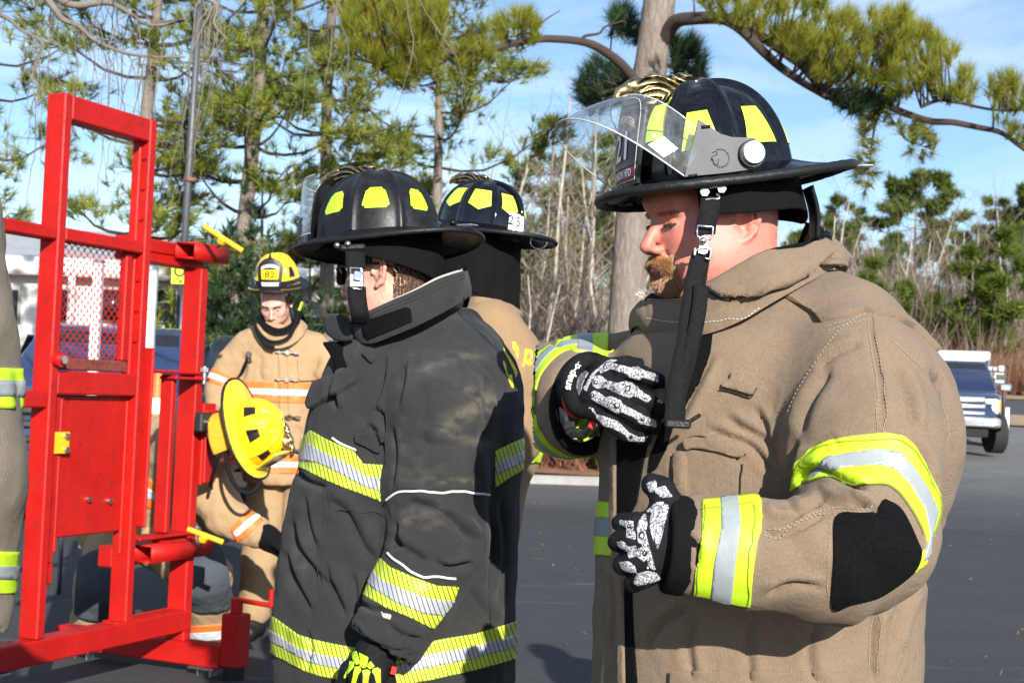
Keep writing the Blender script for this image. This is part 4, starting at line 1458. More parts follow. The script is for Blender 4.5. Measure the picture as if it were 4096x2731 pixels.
# dark inner collar showing beyond the chin
V, F = grid_vf(G - O * .016 + np.array([0, 0, .012]))
mk('collar_lining', V, F, BLACKCLOTH, coatA)
colA.mkpatch('collar_flap', TAN_A, coatA, Zl([(930, 1128), (1060, 1050), (1300, 925), (1500, 812), (1650, 812), (1850, 790), (2060, 690), (2170, 750), (2185, 800), (2000, 905), (1700, 1060), (1400, 1175), (1200, 1220), (1080, 1228), (1030, 1200), (960, 1150)]), off=.016, th=.016)
colA.seam('seam', THREAD_OR_SHADOW, coatA, Zl([(935, 1135), (965, 1160), (1030, 1210), (1080, 1236), (1200, 1228), (1400, 1183), (1700, 1068), (2000, 912)]), w=.0028, lift=.003)  # dark line painted in for the shadow under the collar flap
for ln in ([(330, 1400), (600, 1440), (900, 1440), (1300, 1390), (1500, 1300)], [(1050, 1175), (1300, 1130), (1500, 1050), (1700, 960)], [(340, 1195), (500, 1190), (700, 1180)]):
    colA.seam('seam', STITCH_W, coatA, Zl(ln), w=.0013, lift=.012 if ln[0][0] == 1050 else .0015, dash=(.004, .0025))
# loop tab behind the collar
tab = smooth_poly([at(*Zl([p])[0], Y) for p, Y in (((2060, 860), 2.36), ((2150, 845), 2.35), ((2260, 850), 2.36), ((2335, 880), 2.39), ((2300, 940), 2.41), ((2200, 900), 2.41), ((2100, 880), 2.40))], 24)
V, F = ribbon(tab, .010, (.15, .9, .5), .004)
mk('hanger_loop', V, F, TAN_A, coatA)
# frayed threads at the collar corner
fr = at(*Zl([(300, 1180)])[0], 2.43)
Pf = fr + RNG.normal(0, .004, (26, 3)); Df = RNG.normal(0, 1, (26, 3)) + np.array([-.9, 0, .2]); Df /= np.linalg.norm(Df, axis=1)[:, None]
V, F = strands(Pf, Df, RNG.uniform(.006, .014, 26), .0003)
mk('frayed_threads', V, F, STITCH_W, coatA)

# --- head
yawA = rad(200)
xh = XF((0, 0, 0), yawA, rad(4.5), rad(-2), (1.07, 1.06, .96))
ear_w = at(2990, 895, 2.345)
xh.o = ear_w - xh(np.array([[-.018, .086, -.005]]))[0]
HV, HF = make_head(jowl=1.0, neck=.079, nose=.985, h=.003, fore=1.0, neck_dir=(-.066, 0, -.20))
tone = face_tone(HV, (.57, .21, .155), (.40, .045, .06), (.60, .115, .095))
bodyA = mk('body', xh(HV), HF, SKIN, A, attr={'tone': tone})
hsA = Surf(xh(HV), HF)
HN = normals(HV, HF)
def pick(mask, n):
    i = np.where(mask)[0]
    return RNG.choice(i, n, replace=len(i) < n)
def grow(name, idx, dirl, ln, w, mat, jit=.35, lift=.3, parent=None, H=None, xf=None, sag=None):
    """Hairs rooted on head vertices idx; dirl: local combing direction(s)."""
    Hv, Hn = H
    P = Hv[idx] + RNG.normal(0, .0012, (len(idx), 3)) * (1 - np.abs(Hn[idx]))
    D = np.broadcast_to(np.asarray(dirl, float), (len(idx), 3)) + RNG.normal(0, jit, (len(idx), 3)) + Hn[idx] * lift
    D /= np.linalg.norm(D, axis=1)[:, None]
    W = xf(P); DW = (D * xf.s) @ xf.R.T; DW /= np.linalg.norm(DW, axis=1)[:, None]
    c = None if sag is None else np.tile(np.array(sag, float), (len(idx), 1))
    V, F = strands(W, DW, ln if np.isscalar(ln) else ln, w, c)
    return mk(name, V, F, mat, parent)
X, Yl, Zz = HV[:, 0], np.abs(HV[:, 1]), HV[:, 2]
H2 = (HV, HN)
mus = (X > .080) & (Zz < -.0545 - .18 * Yl) & (Zz > -.0645 - .55 * Yl) & (Yl < .036) & (HN[:, 0] > -.2)
i = pick(mus, 5600)
sgn = np.sign(HV[i, 1])[:, None]
grow('moustache', i, np.concatenate([np.full((len(i), 1), .45), sgn * .55, np.full((len(i), 1), -.85)], 1), RNG.uniform(.005, .011, len(i)), .00034, BEARD, .22, .35, bodyA, H2, xh)
side = (X > .058) & (Zz < -.056) & (Zz > -.108) & (Yl > .021) & (Yl < .043)
grow('beard', pick(side, 1900), (.25, 0, -1), RNG.uniform(.005, .011, 1900), .0004, BEARD, .25, .3, bodyA, H2, xh)
chin = (X > .062) & (Zz < -.0885) & (Zz > -.124) & (Yl < .028)
grow('beard', pick(chin, 2600), (.45, 0, -1), RNG.uniform(.006, .013, 2600), .0004, BEARD, .28, .3, bodyA, H2, xh)
stub = ((X > -.005) & (X < .075) & (Zz < -.045 - .25 * np.clip(X, 0, 1)) & (Zz > -.125) & (Yl > .03))
grow('stubble', pick(stub, 3200), (.1, 0, -1), RNG.uniform(.0012, .003, 3200), .00022, STUB, .4, .3, bodyA, H2, xh)
nape = (Yl < .079) & (X < -.045) & (Zz > -.10) & (Zz < .05) & (HN[:, 0] < .35)
grow('hair', pick(nape, 3200), (-.2, 0, -1), RNG.uniform(.0015, .0035, 3200), .0002, STUB, .35, .2, bodyA, H2, xh)
burn = (Yl < .078) & (X > -.002) & (X < .020) & (Zz > -.03) & (Zz < .05) & (Yl > .055)
grow('sideburn', pick(burn, 900), (.1, 0, -1), RNG.uniform(.003, .006, 900), .00024, STUB, .3, .15, bodyA, H2, xh)
browm = (X > .07) & (Zz > .013) & (Zz < .0205 - .08 * np.abs(Yl - .025)) & (Yl > .010) & (Yl < .052) & (HN[:, 0] > 0)
i = pick(browm, 420)
grow('eyebrow', i, np.concatenate([np.full((420, 1), -.2), np.sign(HV[i, 1])[:, None] * 1.0, np.full((420, 1), .05)], 1), RNG.uniform(.005, .009, 420), .0003, BEARD, .25, .25, bodyA, H2, xh)
lash = (X > .080) & (np.abs(Zz + .0035) < .0018) & (Yl > .020) & (Yl < .046) & (HN[:, 0] > .2)
i = pick(lash, 170)
grow('eyelash', i, np.concatenate([np.full((170, 1), 1.0), np.sign(HV[i, 1])[:, None] * .35, np.full((170, 1), -.35)], 1), RNG.uniform(.005, .009, 170), .00045, BROWN, .12, .3, bodyA, H2, xh)

# --- helmet
xA = XF(at(2842, 709, 2.43), rad(194), rad(10.5), rad(1), 1.06)
hA = Helmet(xA, h=.150, a=.137, b=.113)
helmA = hA.build('glossy black fire helmet with flipped-up clear visor, worn by the bearded man', BLK_GLOSS, trim_r=.0078)
for k in range(8):
    ph = rad(22.5 + 45 * k)
    if k in (0, 7): hA.sticker(rad(33) * (1 if k == 0 else -1), .060, .118, .020, .020, STICK_LIME)
    else: hA.sticker(ph, .034, .094, .027, .0135, STICK_LIME)
# raised comb over the crown
t = np.linspace(-1.15, 1.0, 40)
cp = np.stack([np.sin(t) * .128, 0 * t, .152 * np.cos(t) ** .62 + .001], 1)
V, F = tube_vf(xA(cp), .006, 10); mk('crown_comb', V, F, BLK_GLOSS, helmA)
hA.eagle()
hA.shield()
hA.shield_panel(-.72, .72, .655, .775, RED_TEXT, arc=.17, name='title_panel')
hA.shield_text('FIREFIGHTER', .715, .0155, WHITE, arc=.17, bold=.0004, wide=.92)
hA.shield_text('21', .42, .062, WHITE, bold=.0012, wide=1.05)
hA.shield_panel(-.86, .86, .085, .185, RED_TEXT, name='title_panel')
hA.shield_text('UNION VFD', .135, .0165, WHITE, bold=.0005, wide=.88)
hA.shield_panel(-.95, .95, .205, .235, STICK_BLACK, off=.0015, name='shield_strap')
# visor: a wrapped clear sheet swung up in front
ph = np.linspace(-np.pi / 2, np.pi / 2, 61)
cq = np.clip(np.cos(ph), 0, 1) ** .62
lead = np.stack([.098 + .142 * cq, .131 * np.sin(ph), -.008 + .122 * cq], 1)
trail = np.stack([.050 + .088 * cq, .128 * np.sin(ph), .046 + .096 * cq], 1)
w = np.linspace(0, 1, 9)[None, :, None]
G = lead[:, None] * (1 - w) + trail[:, None] * w
N = G - np.array([.02, 0, .02]); N /= np.linalg.norm(N, axis=2)[..., None]
G = G + N * (.006 * np.sin(w * np.pi))
V, F = grid_vf(G)
vis = mk('visor', xA(V), F, VISOR, helmA)
V, F = tube_vf(xA(lead), .0014, 8); mk('visor_edge', V, F, M('visor_rim', (.50, .52, .52), .15, spec=.8), vis)
V, F = tube_vf(xA(trail), .0010, 8); mk('visor_edge', V, F, MATS['visor_rim'], vis)
# label stuck on the visor's near side
Gl = np.array([[.098 + .147 * math.cos(p) + (-.048 - .059 * math.cos(p)) * q, .1315 * math.sin(p), -.006 + .096 * math.cos(p) + (.052 - .004 * math.cos(p)) * q] for p, q in ((1.33, .12), (1.13, .22), (1.18, .50), (1.38, .42))])
Gl[:, 1] += .003
mk('warning_label', xA(Gl), [(0, 1, 2, 3)], WHITE, vis, smooth=False)
# side plate with knob; both sides
for sg in (1, -1):
    pl = np.array([(.062, .072), (.030, .047), (.012, .040), (-.022, .036), (-.034, .026), (-.038, .012), (-.032, -.004), (-.018, -.012), (.030, -.013), (.098, -.012)])
    pv = np.stack([pl[:, 0], np.full(len(pl), sg * .1335), pl[:, 1] + .002], 1)
    bk = pv.copy(); bk[:, 1] -= sg * .0035
    n = len(pl)
    F = [tuple(range(n))[::sg], tuple(range(n, 2 * n))[::-sg]] + [(i, (i + 1) % n, (i + 1) % n + n, i + n)[::-sg] for i in range(n)]
    plate = mk('visor_bracket', xA(np.concatenate([pv, bk])), F, GREYPLASTIC, vis, smooth=False)
    c = np.array([-.014, sg * .134, .013])
    V, F = cyl_vf(xA(c[None])[0], xA((c + [0, sg * .008, 0])[None])[0], .0225, .0225, 32); mk('knob_base', V, F, RUBBER, plate, auto=40)
    V, F = cyl_vf(xA((c + [0, sg * .007, .001])[None])[0], xA((c + [0, sg * .015, .001])[None])[0], .0185, .0180, 32); mk('knob', V, F, WHITE, plate, auto=40)
    # spiked lion-head emblem engraved on the plate
    a = np.linspace(0, 2 * np.pi, 44, endpoint=False)
    rr = np.where(np.arange(44) % 2 == 0, .0150, .0125)
    em = np.array([.036, sg * .1343, .012])
    arc = (a > 1.1) | (a < .2)
    P = np.stack([em[0] - rr * np.cos(a + 2.2), np.full(44, em[1]), em[2] + rr * np.sin(a + 2.2)], 1)[6:]
    V, F = tube_vf(xA(P), .0006, 4); E1 = (V, F)
    fp = np.array([(.0125, .010), (.006, .011), (.004, .006), (.009, .005), (.0145, .003), (.0155, -.001), (.012, -.002), (.0115, -.005), (.0135, -.006), (.010, -.010), (.006, -.009), (.003, .000)])
    P = np.stack([em[0] + fp[:, 0], np.full(len(fp), em[1]), em[2] + fp[:, 1]], 1)
    E2 = tube_vf(xA(P), .0006, 4)
    V, F = join(E1, E2); mk('lion_emblem', V, F, STICK_BLACK, plate)
    V, F = box_vf((0, 0, 0), (.014, .003, .0045)); mk('clip', xA(V + np.array([.053, sg * .1345, .062])), F, RUBBER, plate, smooth=False)
    V, F = box_vf((0, 0, 0), (.014, .003, .0035)); mk('clip', xA(V + np.array([.085, sg * .1345, -.0095])), F, RUBBER, plate, smooth=False)
# neck curtain round the sides and back
def curtain(xf, parent, ph0=58, a=.122, b=.107, z0=.0, zb=lambda s: -.075, name='neck_curtain', flare=.01, seed=2, mat=None, amp=.006):
    ph = np.radians(np.linspace(ph0, 360 - ph0, 120)); v = np.linspace(0, 1, 18)
    PH, Vv = np.meshgrid(ph, v, indexing='ij')
    s = np.abs(PH - np.pi) / np.pi
    k = 1 + flare * Vv * 6
    G = np.stack([a * np.cos(PH) * k, b * np.sin(PH) * k, z0 + (np.vectorize(zb)(s) - z0) * Vv], -1)
    G = G + (amp * fbm(G * np.array([1, 1, .35]), 20, seed, 2)[..., None]) * np.stack([np.cos(PH), np.sin(PH), 0 * PH], -1)
    N = np.stack([np.cos(PH), np.sin(PH), 0 * PH], -1)
    V, F = solid_grid(G, N, .006)
    return mk(name, xf(V), F, mat or BLACKCLOTH, parent)
curtain(xA, helmA, 62, .143, .114, -.002, lambda s: -.060 - .034 * (1 - s) ** 2 + .006 * math.sin(9 * s))
# rear ratchet dial
c = xA(np.array([[-.150, .03, -.128]]))[0]; ax = xA.R @ np.array([-.90, .1, -.42])
V1 = cyl_vf(c - ax * .002, c + ax * .018, .0295, .0275, 40)
mk('ratchet_knob', V1[0], V1[1], BLK_GLOSS, helmA, auto=35)
Rr = frame_from(ax); parts = []
for k in range(22):
    q = k / 22 * 2 * np.pi
    rdir = math.cos(q) * Rr[:, 1] + math.sin(q) * Rr[:, 2]
    parts.append(beam_vf(c + rdir * .0292 - ax * .001, c + rdir * .0275 + ax * .017, .0042, .003, up=rdir, bev=0))
V, F = join(*parts); mk('ratchet_ridges', V, F, BLK_GLOSS, helmA, smooth=False)
bk = smooth_poly([xA(np.array([p]))[0] for p in ((-.140, .05, -.04), (-.150, .04, -.08), (-.148, .03, -.125))], 14)
V, F = ribbon(bk, .026, xA.R @ np.array([0.2, 1, 0]), .006); mk('ratchet_band', V, F, RUBBER, helmA)
# hook plate under the brim with screws, then chin strap and buckle
zlp = lambda x, y, Y: at(*Zl([(x, y)])[0], Y)
hp = xA(np.array([[-.012, .128, -.012], [-.075, .128, -.012]]))
V, F = beam_vf(zlp(865, 152, 2.285), zlp(1125, 98, 2.285), .012, .0025, bev=.0006); mk('hook_plate', V, F, CHROME, helmA, smooth=False)
for q in ((910, 172), (1078, 138)):
    c = zlp(q[0], q[1], 2.283)
    V, F = cyl_vf(c, c + np.array([0, -.006, 0]), .0085, .0075, 6); mk('screw', V, F, CHROME, helmA, smooth=False)
V, F = tube_vf(smooth_poly([zlp(1030, 190, 2.285), zlp(1058, 215, 2.283), zlp(1040, 240, 2.282), zlp(990, 235, 2.283), zlp(915, 245, 2.284), zlp(900, 215, 2.286)], 20), .0022, 8); mk('strap_ring', V, F, CHROME, helmA)
s1 = smooth_poly([zlp(978, 215, 2.284), zlp(965, 300, 2.280), zlp(950, 400, 2.276), zlp(930, 500, 2.272), zlp(920, 590, 2.27)], 24)
V, F = ribbon(s1, .0165, (1, .1, .08), .0028); mk('chin_strap', V, F, WEBBING, helmA)
s2 = smooth_poly([zlp(900, 740, 2.266), zlp(870, 830, 2.262), zlp(835, 1000, 2.256), zlp(800, 1200, 2.248), zlp(760, 1480, 2.240)] + [at(*Zb([p])[0], Y) for p, Y in (((745, 200), 2.232), ((715, 330), 2.222), ((697, 450), 2.215), ((690, 530), 2.212))], 60)
V, F = ribbon(s2, np.interp(np.linspace(0, 1, 60), [0, .3, 1], [.0150, .0170, .0150]), (1, .12, -.1), .0028); mk('chin_strap', V, F, WEBBING, helmA)
s3 = smooth_poly([at(*Zb([p])[0], Y) for p, Y in (((800, -10), 2.246), ((785, 120), 2.236), ((745, 300), 2.226), ((712, 420), 2.218), ((705, 525), 2.214))], 40)
V, F = ribbon(s3, .0120, (1, .12, -.1), .0028); mk('chin_strap', V, F, WEBBING, helmA)
c = at(*Zb([(706, 540)])[0], 2.205)
V, F = box_vf(c, (.040, .012, .014), None, .003); mk('strap_slider', V, F, RUBBER, helmA, auto=30)
V, F = beam_vf(c + np.array([.015, 0, .002]), c + np.array([.034, -.004, .016]), .010, .006, bev=.002); mk('strap_slider_tab', V, F, RUBBER, helmA, auto=30)
# buckle: wire frame, hinge plate, rivet, lower keeper
def wire(pts, r, Y, name, mat=CHROME, closed=False):
    P = np.array([zlp(x, y, Y) for x, y in pts])
    if not closed: P = smooth_poly(P, 6 * len(pts))
    V, F = tube_vf(P, r, 8, closed=closed); return mk(name, V, F, mat, helmA)
wire([(845, 500), (998, 515), (990, 600), (965, 640), (900, 625), (840, 610), (838, 560)], .0018, 2.262, 'buckle_frame', closed=True)
wire([(818, 722), (812, 800), (835, 740), (905, 725), (972, 738), (958, 828), (925, 825)], .0017, 2.256, 'buckle_keeper')
bp = np.array([zlp(x, y, 2.257) for x, y in ((862, 625), (900, 600), (940, 625), (935, 700), (940, 770), (905, 785), (850, 770), (862, 700))])
n = len(bp); V = np.concatenate([bp, bp + [0, .006, 0]])
F = [tuple(range(n))[::-1], tuple(range(n, 2 * n))] + [(i, (i + 1) % n, (i + 1) % n + n, i + n) for i in range(n)]
mk('buckle_plate', V, F, STEEL, helmA, smooth=False)
c = zlp(898, 650, 2.252); V, F = cyl_vf(c, c + [0, -.004, 0], .0062, .0045, 20); mk('rivet', V, F, CHROME, helmA)

# hanger plate at the rear of the brim
c = xA(np.array([[-.236, .02, -.010], [-.275, .026, -.014], [-.20, .10, -.018]]))
V, F = beam_vf(c[0], c[1], .016, .003, bev=.001); mk('hanger_plate', V, F, CHROME, helmA, smooth=False)

# --- gloves
zm = lambda x, y, Y: at(*Zm([(x, y)])[0], Y)
zp = lambda x, y, Y: at(*Zp([(x, y)])[0], Y)
fR = [[zm(575, 240, 2.34), zm(700, 262, 2.305), zm(820, 285, 2.30), zm(950, 345, 2.335)],
      [zm(545, 318, 2.315), zm(700, 370, 2.28), zm(830, 425, 2.28), zm(945, 515, 2.32)],
      [zm(525, 395, 2.31), zm(665, 455, 2.275), zm(790, 525, 2.275), zm(885, 580, 2.305)],
      [zm(505, 465, 2.32), zm(610, 545, 2.285), zm(720, 620, 2.285), zm(825, 648, 2.31)]]
wrR = zm(400, 375, 2.42)
thR = [zm(520, 250, 2.38), zm(720, 225, 2.38), zm(880, 245, 2.36)]
def fgR(P):
    d = chain(P, thR, [.018, .0145, .013], .006)
    for f, r in zip(fR, (.0145, .015, .0145, .0130)):
        d = smin(d, chain(P, f, [r * 1.12, r * 1.02, r * .98, r * .88], .005), .0035)
    for f in fR:
        d = smin(d, cone(P, wrR, f[0], .030, .0165), .016)
    return smin(d, ell(P, tuple((wrR + fR[1][0] + fR[2][0]) / 3 + np.array([0, .01, 0])), (.040, .026, .042)), .015)
lo = np.min([np.min(f, 0) for f in fR] + [wrR, thR[2]], 0) - .045; hi = np.max([np.max(f, 0) for f in fR] + [wrR, thR[0]], 0) + .045
V, F = surface_nets(fgR, lo, hi, .0032); V = relax(V, F, 2, .4)
gR = Surf(V, F)
gR.disp(.0009 * fbm(gR.V, 90, 3, 2))
gl = mk('glove', gR.V, gR.F, GLOVE_BLK, A)
gp = lambda poly, mat=None, off=.0009: gR.mkpatch('bone_print', mat or BONE, gl, Zo(poly), off=off, th=.0025)
gp([(990, 430), (1060, 350), (1130, 345), (1350, 400), (1420, 385), (1500, 430), (1660, 480), (1665, 575), (1490, 510), (1440, 545), (1330, 510), (1310, 475), (1120, 415), (1000, 465)])
gp([(905, 560), (940, 490), (1010, 490), (1080, 550), (1200, 575), (1290, 555), (1430, 600), (1435, 640), (1590, 745), (1540, 800), (1380, 720), (1340, 750), (1230, 710), (1160, 680), (1060, 630), (960, 640), (910, 610)])
gp([(885, 700), (930, 660), (1000, 690), (1060, 740), (1120, 725), (1230, 770), (1260, 820), (1400, 890), (1470, 930), (1640, 1010), (1640, 1085), (1450, 1035), (1410, 985), (1250, 905), (1190, 925), (1080, 860), (960, 800), (900, 760)])
gp([(870, 830), (910, 850), (960, 930), (1060, 960), (1200, 1010), (1330, 1140), (1440, 1190), (1550, 1180), (1500, 1245), (1320, 1235), (1290, 1170), (1130, 1085), (1050, 1070), (960, 980)])
gp([(830, 600), (900, 470), (1080, 320), (1300, 265), (1310, 285), (1120, 340), (960, 450), (870, 600), (850, 680), (800, 640)])
gp([(700, 540), (740, 440), (820, 420), (870, 460), (830, 520), (800, 590), (790, 650), (720, 790), (620, 720), (690, 690)])
gp([(1640, 770), (1700, 760), (1705, 810), (1650, 790)])
for c, r in (((1060, 400), 26), ((950, 570), 26), ((915, 715), 25), ((885, 860), 24), ((1445, 455), 24), ((1310, 640), 34), ((1190, 830), 36), ((1480, 985), 24), ((1345, 1185), 22)):
    gp([(c[0] + r * math.cos(a), c[1] + r * math.sin(a)) for a in np.linspace(0, 6.28, 14)[:-1]], STICK_BLACK, .0016)
    gp([(c[0] + r * .5 * math.cos(a), c[1] + r * .5 * math.sin(a)) for a in np.linspace(0, 6.28, 10)[:-1]], WHITE, .0022)
for a, b in (((1120, 380), (1330, 440)), ((1500, 470), (1650, 530)), ((1020, 590), (1220, 640)), ((1400, 690), (1550, 780)), ((1000, 760), (1080, 790)), ((1280, 850), (1430, 930)), ((1500, 1000), (1620, 1050)), ((1060, 1000), (1300, 1110))):
    d = np.array(b) - a; n = np.array([-d[1], d[0]]) / np.linalg.norm(d) * 4
    gp([tuple(np.array(a) + n), tuple(np.array(b) + n), tuple(np.array(b) - n), tuple(np.array(a) - n)], STICK_BLACK, .0016)
# glove cuff: crinkled white gauntlet, red band with lettering
axc = (zm(400, 375, 2.39) - farA[-2]); axc /= np.linalg.norm(axc)
c0 = farA[-1] - wA * .012
Rg = frame_from(wA); nth = 72
GT = []
for k, t in enumerate(np.linspace(0, 1, 12)):
    a = np.linspace(0, 2 * np.pi, nth + 1)
    r = (.064 - .012 * t) * (1 + .05 * np.sin(9 * a + 5 * t) + .04 * np.sin(17 * a - 9 * t))
    c = c0 + wA * (.058 * t) + (wrR - (c0 + wA * .058)) * t * .5
    GT.append(c + r[:, None] * (np.cos(a)[:, None] * Rg[:, 1] + np.sin(a)[:, None] * Rg[:, 2]))
V, F = grid_vf(np.array(GT)); mk('glove_liner', V, F[:, ::-1], M('white_liner', (.62, .62, .60), .55, bmp=.6, bscale=90), gl)
red = M('red_cuff', (.75, .015, .015), .6, bmp=.6, bscale=500)
arc = smooth_poly([at(*Zo([p])[0], Y) for p, Y in (((850, 285), 2.335), ((730, 330), 2.315), ((640, 440), 2.30), ((595, 560), 2.295), ((588, 700), 2.295), ((610, 820), 2.30), ((660, 905), 2.31), ((740, 935), 2.325), ((830, 935), 2.345))], 50)
V, F = tube_vf(arc, np.interp(np.linspace(0, 1, 50), [0, .4, .7, 1], [.0018, .0028, .0060, .0065]), 8); mk('red_cuff_band', V, F, red, gl)
arc2 = arc + (wrR - arc) * .10
blk = smooth_poly([at(*Zo([p])[0], Y) for p, Y in (((860, 310), 2.325), ((740, 370), 2.302), ((665, 480), 2.288), ((635, 590), 2.284), ((650, 690), 2.286), ((700, 830), 2.297), ((800, 900), 2.325))], 40)
V, F = tube_vf(blk, .013, 10); mk('glove_wristband', V, F, GLOVE_BLK, gl)
tv, tf = text_vf('snap-on.', .0165, bold=.0004)
tl = smooth_poly([at(*Zo([p])[0], Y) for p, Y in (((625, 650), 2.2705), ((630, 590), 2.2705), ((665, 480), 2.2745), ((740, 370), 2.288), ((800, 330), 2.302))], 60)
cum = np.concatenate([[0], np.cumsum(np.linalg.norm(np.diff(tl, axis=0), axis=1))])
tt = (tv[:, 0] - tv[:, 0].min()) / np.ptp(tv[:, 0]) * cum[-1]
pos = np.stack([np.interp(tt, cum, tl[:, i]) for i in range(3)], 1)
tg = np.stack([np.interp(tt, cum, np.gradient(tl[:, i])) for i in range(3)], 1); tg /= np.linalg.norm(tg, axis=1)[:, None]
upv = np.cross(tg, np.array([0, 1.0, 0])); upv /= np.linalg.norm(upv, axis=1)[:, None]
mk('lettering', pos + upv * (tv[:, 1])[:, None] + np.array([0, -.004, 0]), tf, WHITE, gl, smooth=False)
V, F = box_vf(at(*Zo([(915, 1040)])[0], 2.31), (.010, .003, .016), np.array(Matrix.Rotation(.5, 3, 'Y')), .001); tg_ = mk('red_tag', V, F, red, gl, smooth=False)

# left hand closed on the coat edge
fL = [[zp(520, 740, 2.075), zp(390, 690, 2.072), zp(270, 680, 2.09), zp(230, 690, 2.12)],
      [zp(500, 900, 2.066), zp(350, 900, 2.062), zp(225, 895, 2.08), zp(195, 905, 2.115)],
      [zp(520, 1080, 2.066), zp(370, 1130, 2.066), zp(265, 1160, 2.082), zp(240, 1165, 2.115)],
      [zp(560, 1240, 2.075), zp(460, 1320, 2.075), zp(380, 1370, 2.09), zp(370, 1380, 2.12)]]
thL = [zp(730, 640, 2.08), zp(760, 430, 2.08), zp(690, 310, 2.085), zp(590, 245, 2.09)]
wrL = nearA[-1] + wN * .02
def fgL(P):
    d = chain(P, thL, [.024, .021, .0195, .0165], .006)
    for f, r in zip(fL, (.0150, .0155, .0150, .0138)):
        d = smin(d, chain(P, f, [r * 1.08, r, r * .97, r * .9], .005), .004)
        d = smin(d, cone(P, wrL, f[0], .043, .019), .016)
    d = smin(d, cone(P, wrL, thL[0], .034, .021), .02)
    return d
pts = np.concatenate([np.array(f) for f in fL] + [np.array(thL), [wrL]])
V, F = surface_nets(fgL, pts.min(0) - .045, pts.max(0) + .045, .0032); V = relax(V, F, 2, .4)
gL = Surf(V, F); gL.disp(.0009 * fbm(gL.V, 90, 5, 2))
gl2 = mk('glove', gL.V, gL.F, GLOVE_BLK, A)
gq = lambda poly, mat=None, off=.0009: gL.mkpatch('bone_print', mat or BONE, gl2, Zp(poly), off=off, th=.0025)
gq([(530, 230), (640, 200), (650, 260), (620, 330), (560, 340)]); gq([(625, 290), (740, 260), (830, 390), (700, 400), (630, 340)])
gq([(520, 560), (640, 450), (740, 440), (690, 540), (660, 660), (560, 690), (590, 560)], BONE)
gq([(420, 740), (450, 650), (520, 560), (540, 700), (520, 800), (560, 950), (600, 1100), (640, 1230), (560, 1200), (520, 1050), (490, 950), (430, 900)])
gq([(225, 650), (300, 660), (380, 660), (385, 740), (330, 850), (300, 740), (225, 700)])
gq([(190, 900), (260, 890), (300, 930), (350, 1040), (290, 1000), (200, 950)])
gq([(215, 1130), (330, 1120), (400, 1180), (420, 1260), (300, 1240), (240, 1200)])
gq([(400, 1000), (480, 950), (540, 1080), (500, 1130), (430, 1080)])
gq([(420, 1260), (540, 1230), (640, 1250), (700, 1330), (560, 1370), (430, 1400), (380, 1370)])
gq([(560, 700), (660, 660), (650, 800), (610, 900), (580, 800)])
gq([(700, 470), (790, 480), (740, 700), (690, 900), (650, 1000), (620, 860), (650, 640)])
gq([(300, 960), (420, 940), (430, 1060), (330, 1090)])
gq([(300, 760), (400, 780), (410, 880), (300, 850)])
for c, r in (((475, 830), 36), ((510, 1030), 30), ((545, 1190), 26), ((340, 720), 22)):
    gq([(c[0] + r * math.cos(a), c[1] + r * 1.3 * math.sin(a)) for a in np.linspace(0, 6.28, 14)[:-1]], STICK_BLACK, .0016)
    gq([(c[0] + r * .5 * math.cos(a), c[1] + r * .65 * math.sin(a)) for a in np.linspace(0, 6.28, 10)[:-1]], WHITE, .0022)
# --- trousers and boots below the frame
def legs(root, base, spread, head, hip_z, mat, r=(.12, .095, .085), step=0.0, bmat=None):
    """Two trouser legs and boots standing on the ground at base; head: facing direction (unit xy)."""
    hd = np.array([head[0], head[1], 0.0]); lf = np.array([-hd[1], hd[0], 0])
    for sg in (1, -1):
        foot = base + lf * spread * sg + hd * step * sg
        hp = base + lf * spread * .7 * sg + np.array([0, 0, hip_z])
        kn = (foot + hp) / 2 + np.array([0, 0, -.02]) + hd * .02
        fn = lambda P: chain(P, [tuple(hp), tuple(kn), tuple(foot + np.array([0, 0, .14]))], list(r), .03)
        q = np.array([hp, kn, foot])
        V, F = surface_nets(fn, q.min(0) - .16, q.max(0) + [.16, .16, .16], .022)
        V = relax(V, F, 2, .5); V = V + normals(V, F) * (.006 * fbm(V, 14, 5, 2))[:, None]
        mk('trouser_leg', V, F, mat, root)
        fb = lambda P: smax(smin(cone(P, tuple(foot + [0, 0, .22]), tuple(foot + [0, 0, .05]), .062, .060), cone(P, tuple(foot + [0, 0, .045]), tuple(foot + hd * .17 + [0, 0, .045]), .052, .050), .04), -P[2], .006)
        V, F = surface_nets(fb, foot + [-.28, -.28, -.02], foot + [.28, .28, .32], .012)
        mk('boot', relax(V, F, 1, .5), F, bmat or RUBBER, root)
legs(A, np.array([A_base[0], 2.53, 0]), .14, (-1, 0), .72, TAN_A, (.13, .11, .10))
# ================================================================== man in the charcoal coat
B_base = at(1600, 3000, 3.15); B_base[2] = 0.0
B = person_root('man in dusty charcoal turnout coat and dark sunglasses, seen from behind his left shoulder', B_base)
YB = 3.16
rowsB = [(1225, 1600, 1880), (1270, 1500, 1938), (1345, 1400, 2014), (1440, 1325, 2080), (1533, 1280, 2098), (1675, 1245, 2104), (1817, 1225, 2104), (1960, 1180, 2082), (2100, 1145, 2076),
         (2290, 1122, 2070), (2480, 1106, 2066), (2620, 1102, 2064), (2760, 1104, 2062), (2860, 1110, 2060)]
bB = [.10, .15, .19, .22, .24, .25, .255, .255, .25, .25, .25, .25, .25, .25]
tabB = rings(rowsB, YB, bB)
zd = lambda x, y, Y: at(*Zd([(x, y)])[0], Y)
nearB = [zd(740, 190, 3.04), zd(745, 420, 2.95), zd(745, 740, 2.90), zd(755, 960, 2.88), zd(640, 1190, 2.85), zd(505, 1405, 2.83)]
nearBr = [.085, .108, .103, .100, .083, .074]
farB = [zd(640, 200, 3.30), zd(420, 480, 3.42), zd(330, 760, 3.42), zd(250, 900, 3.35)]
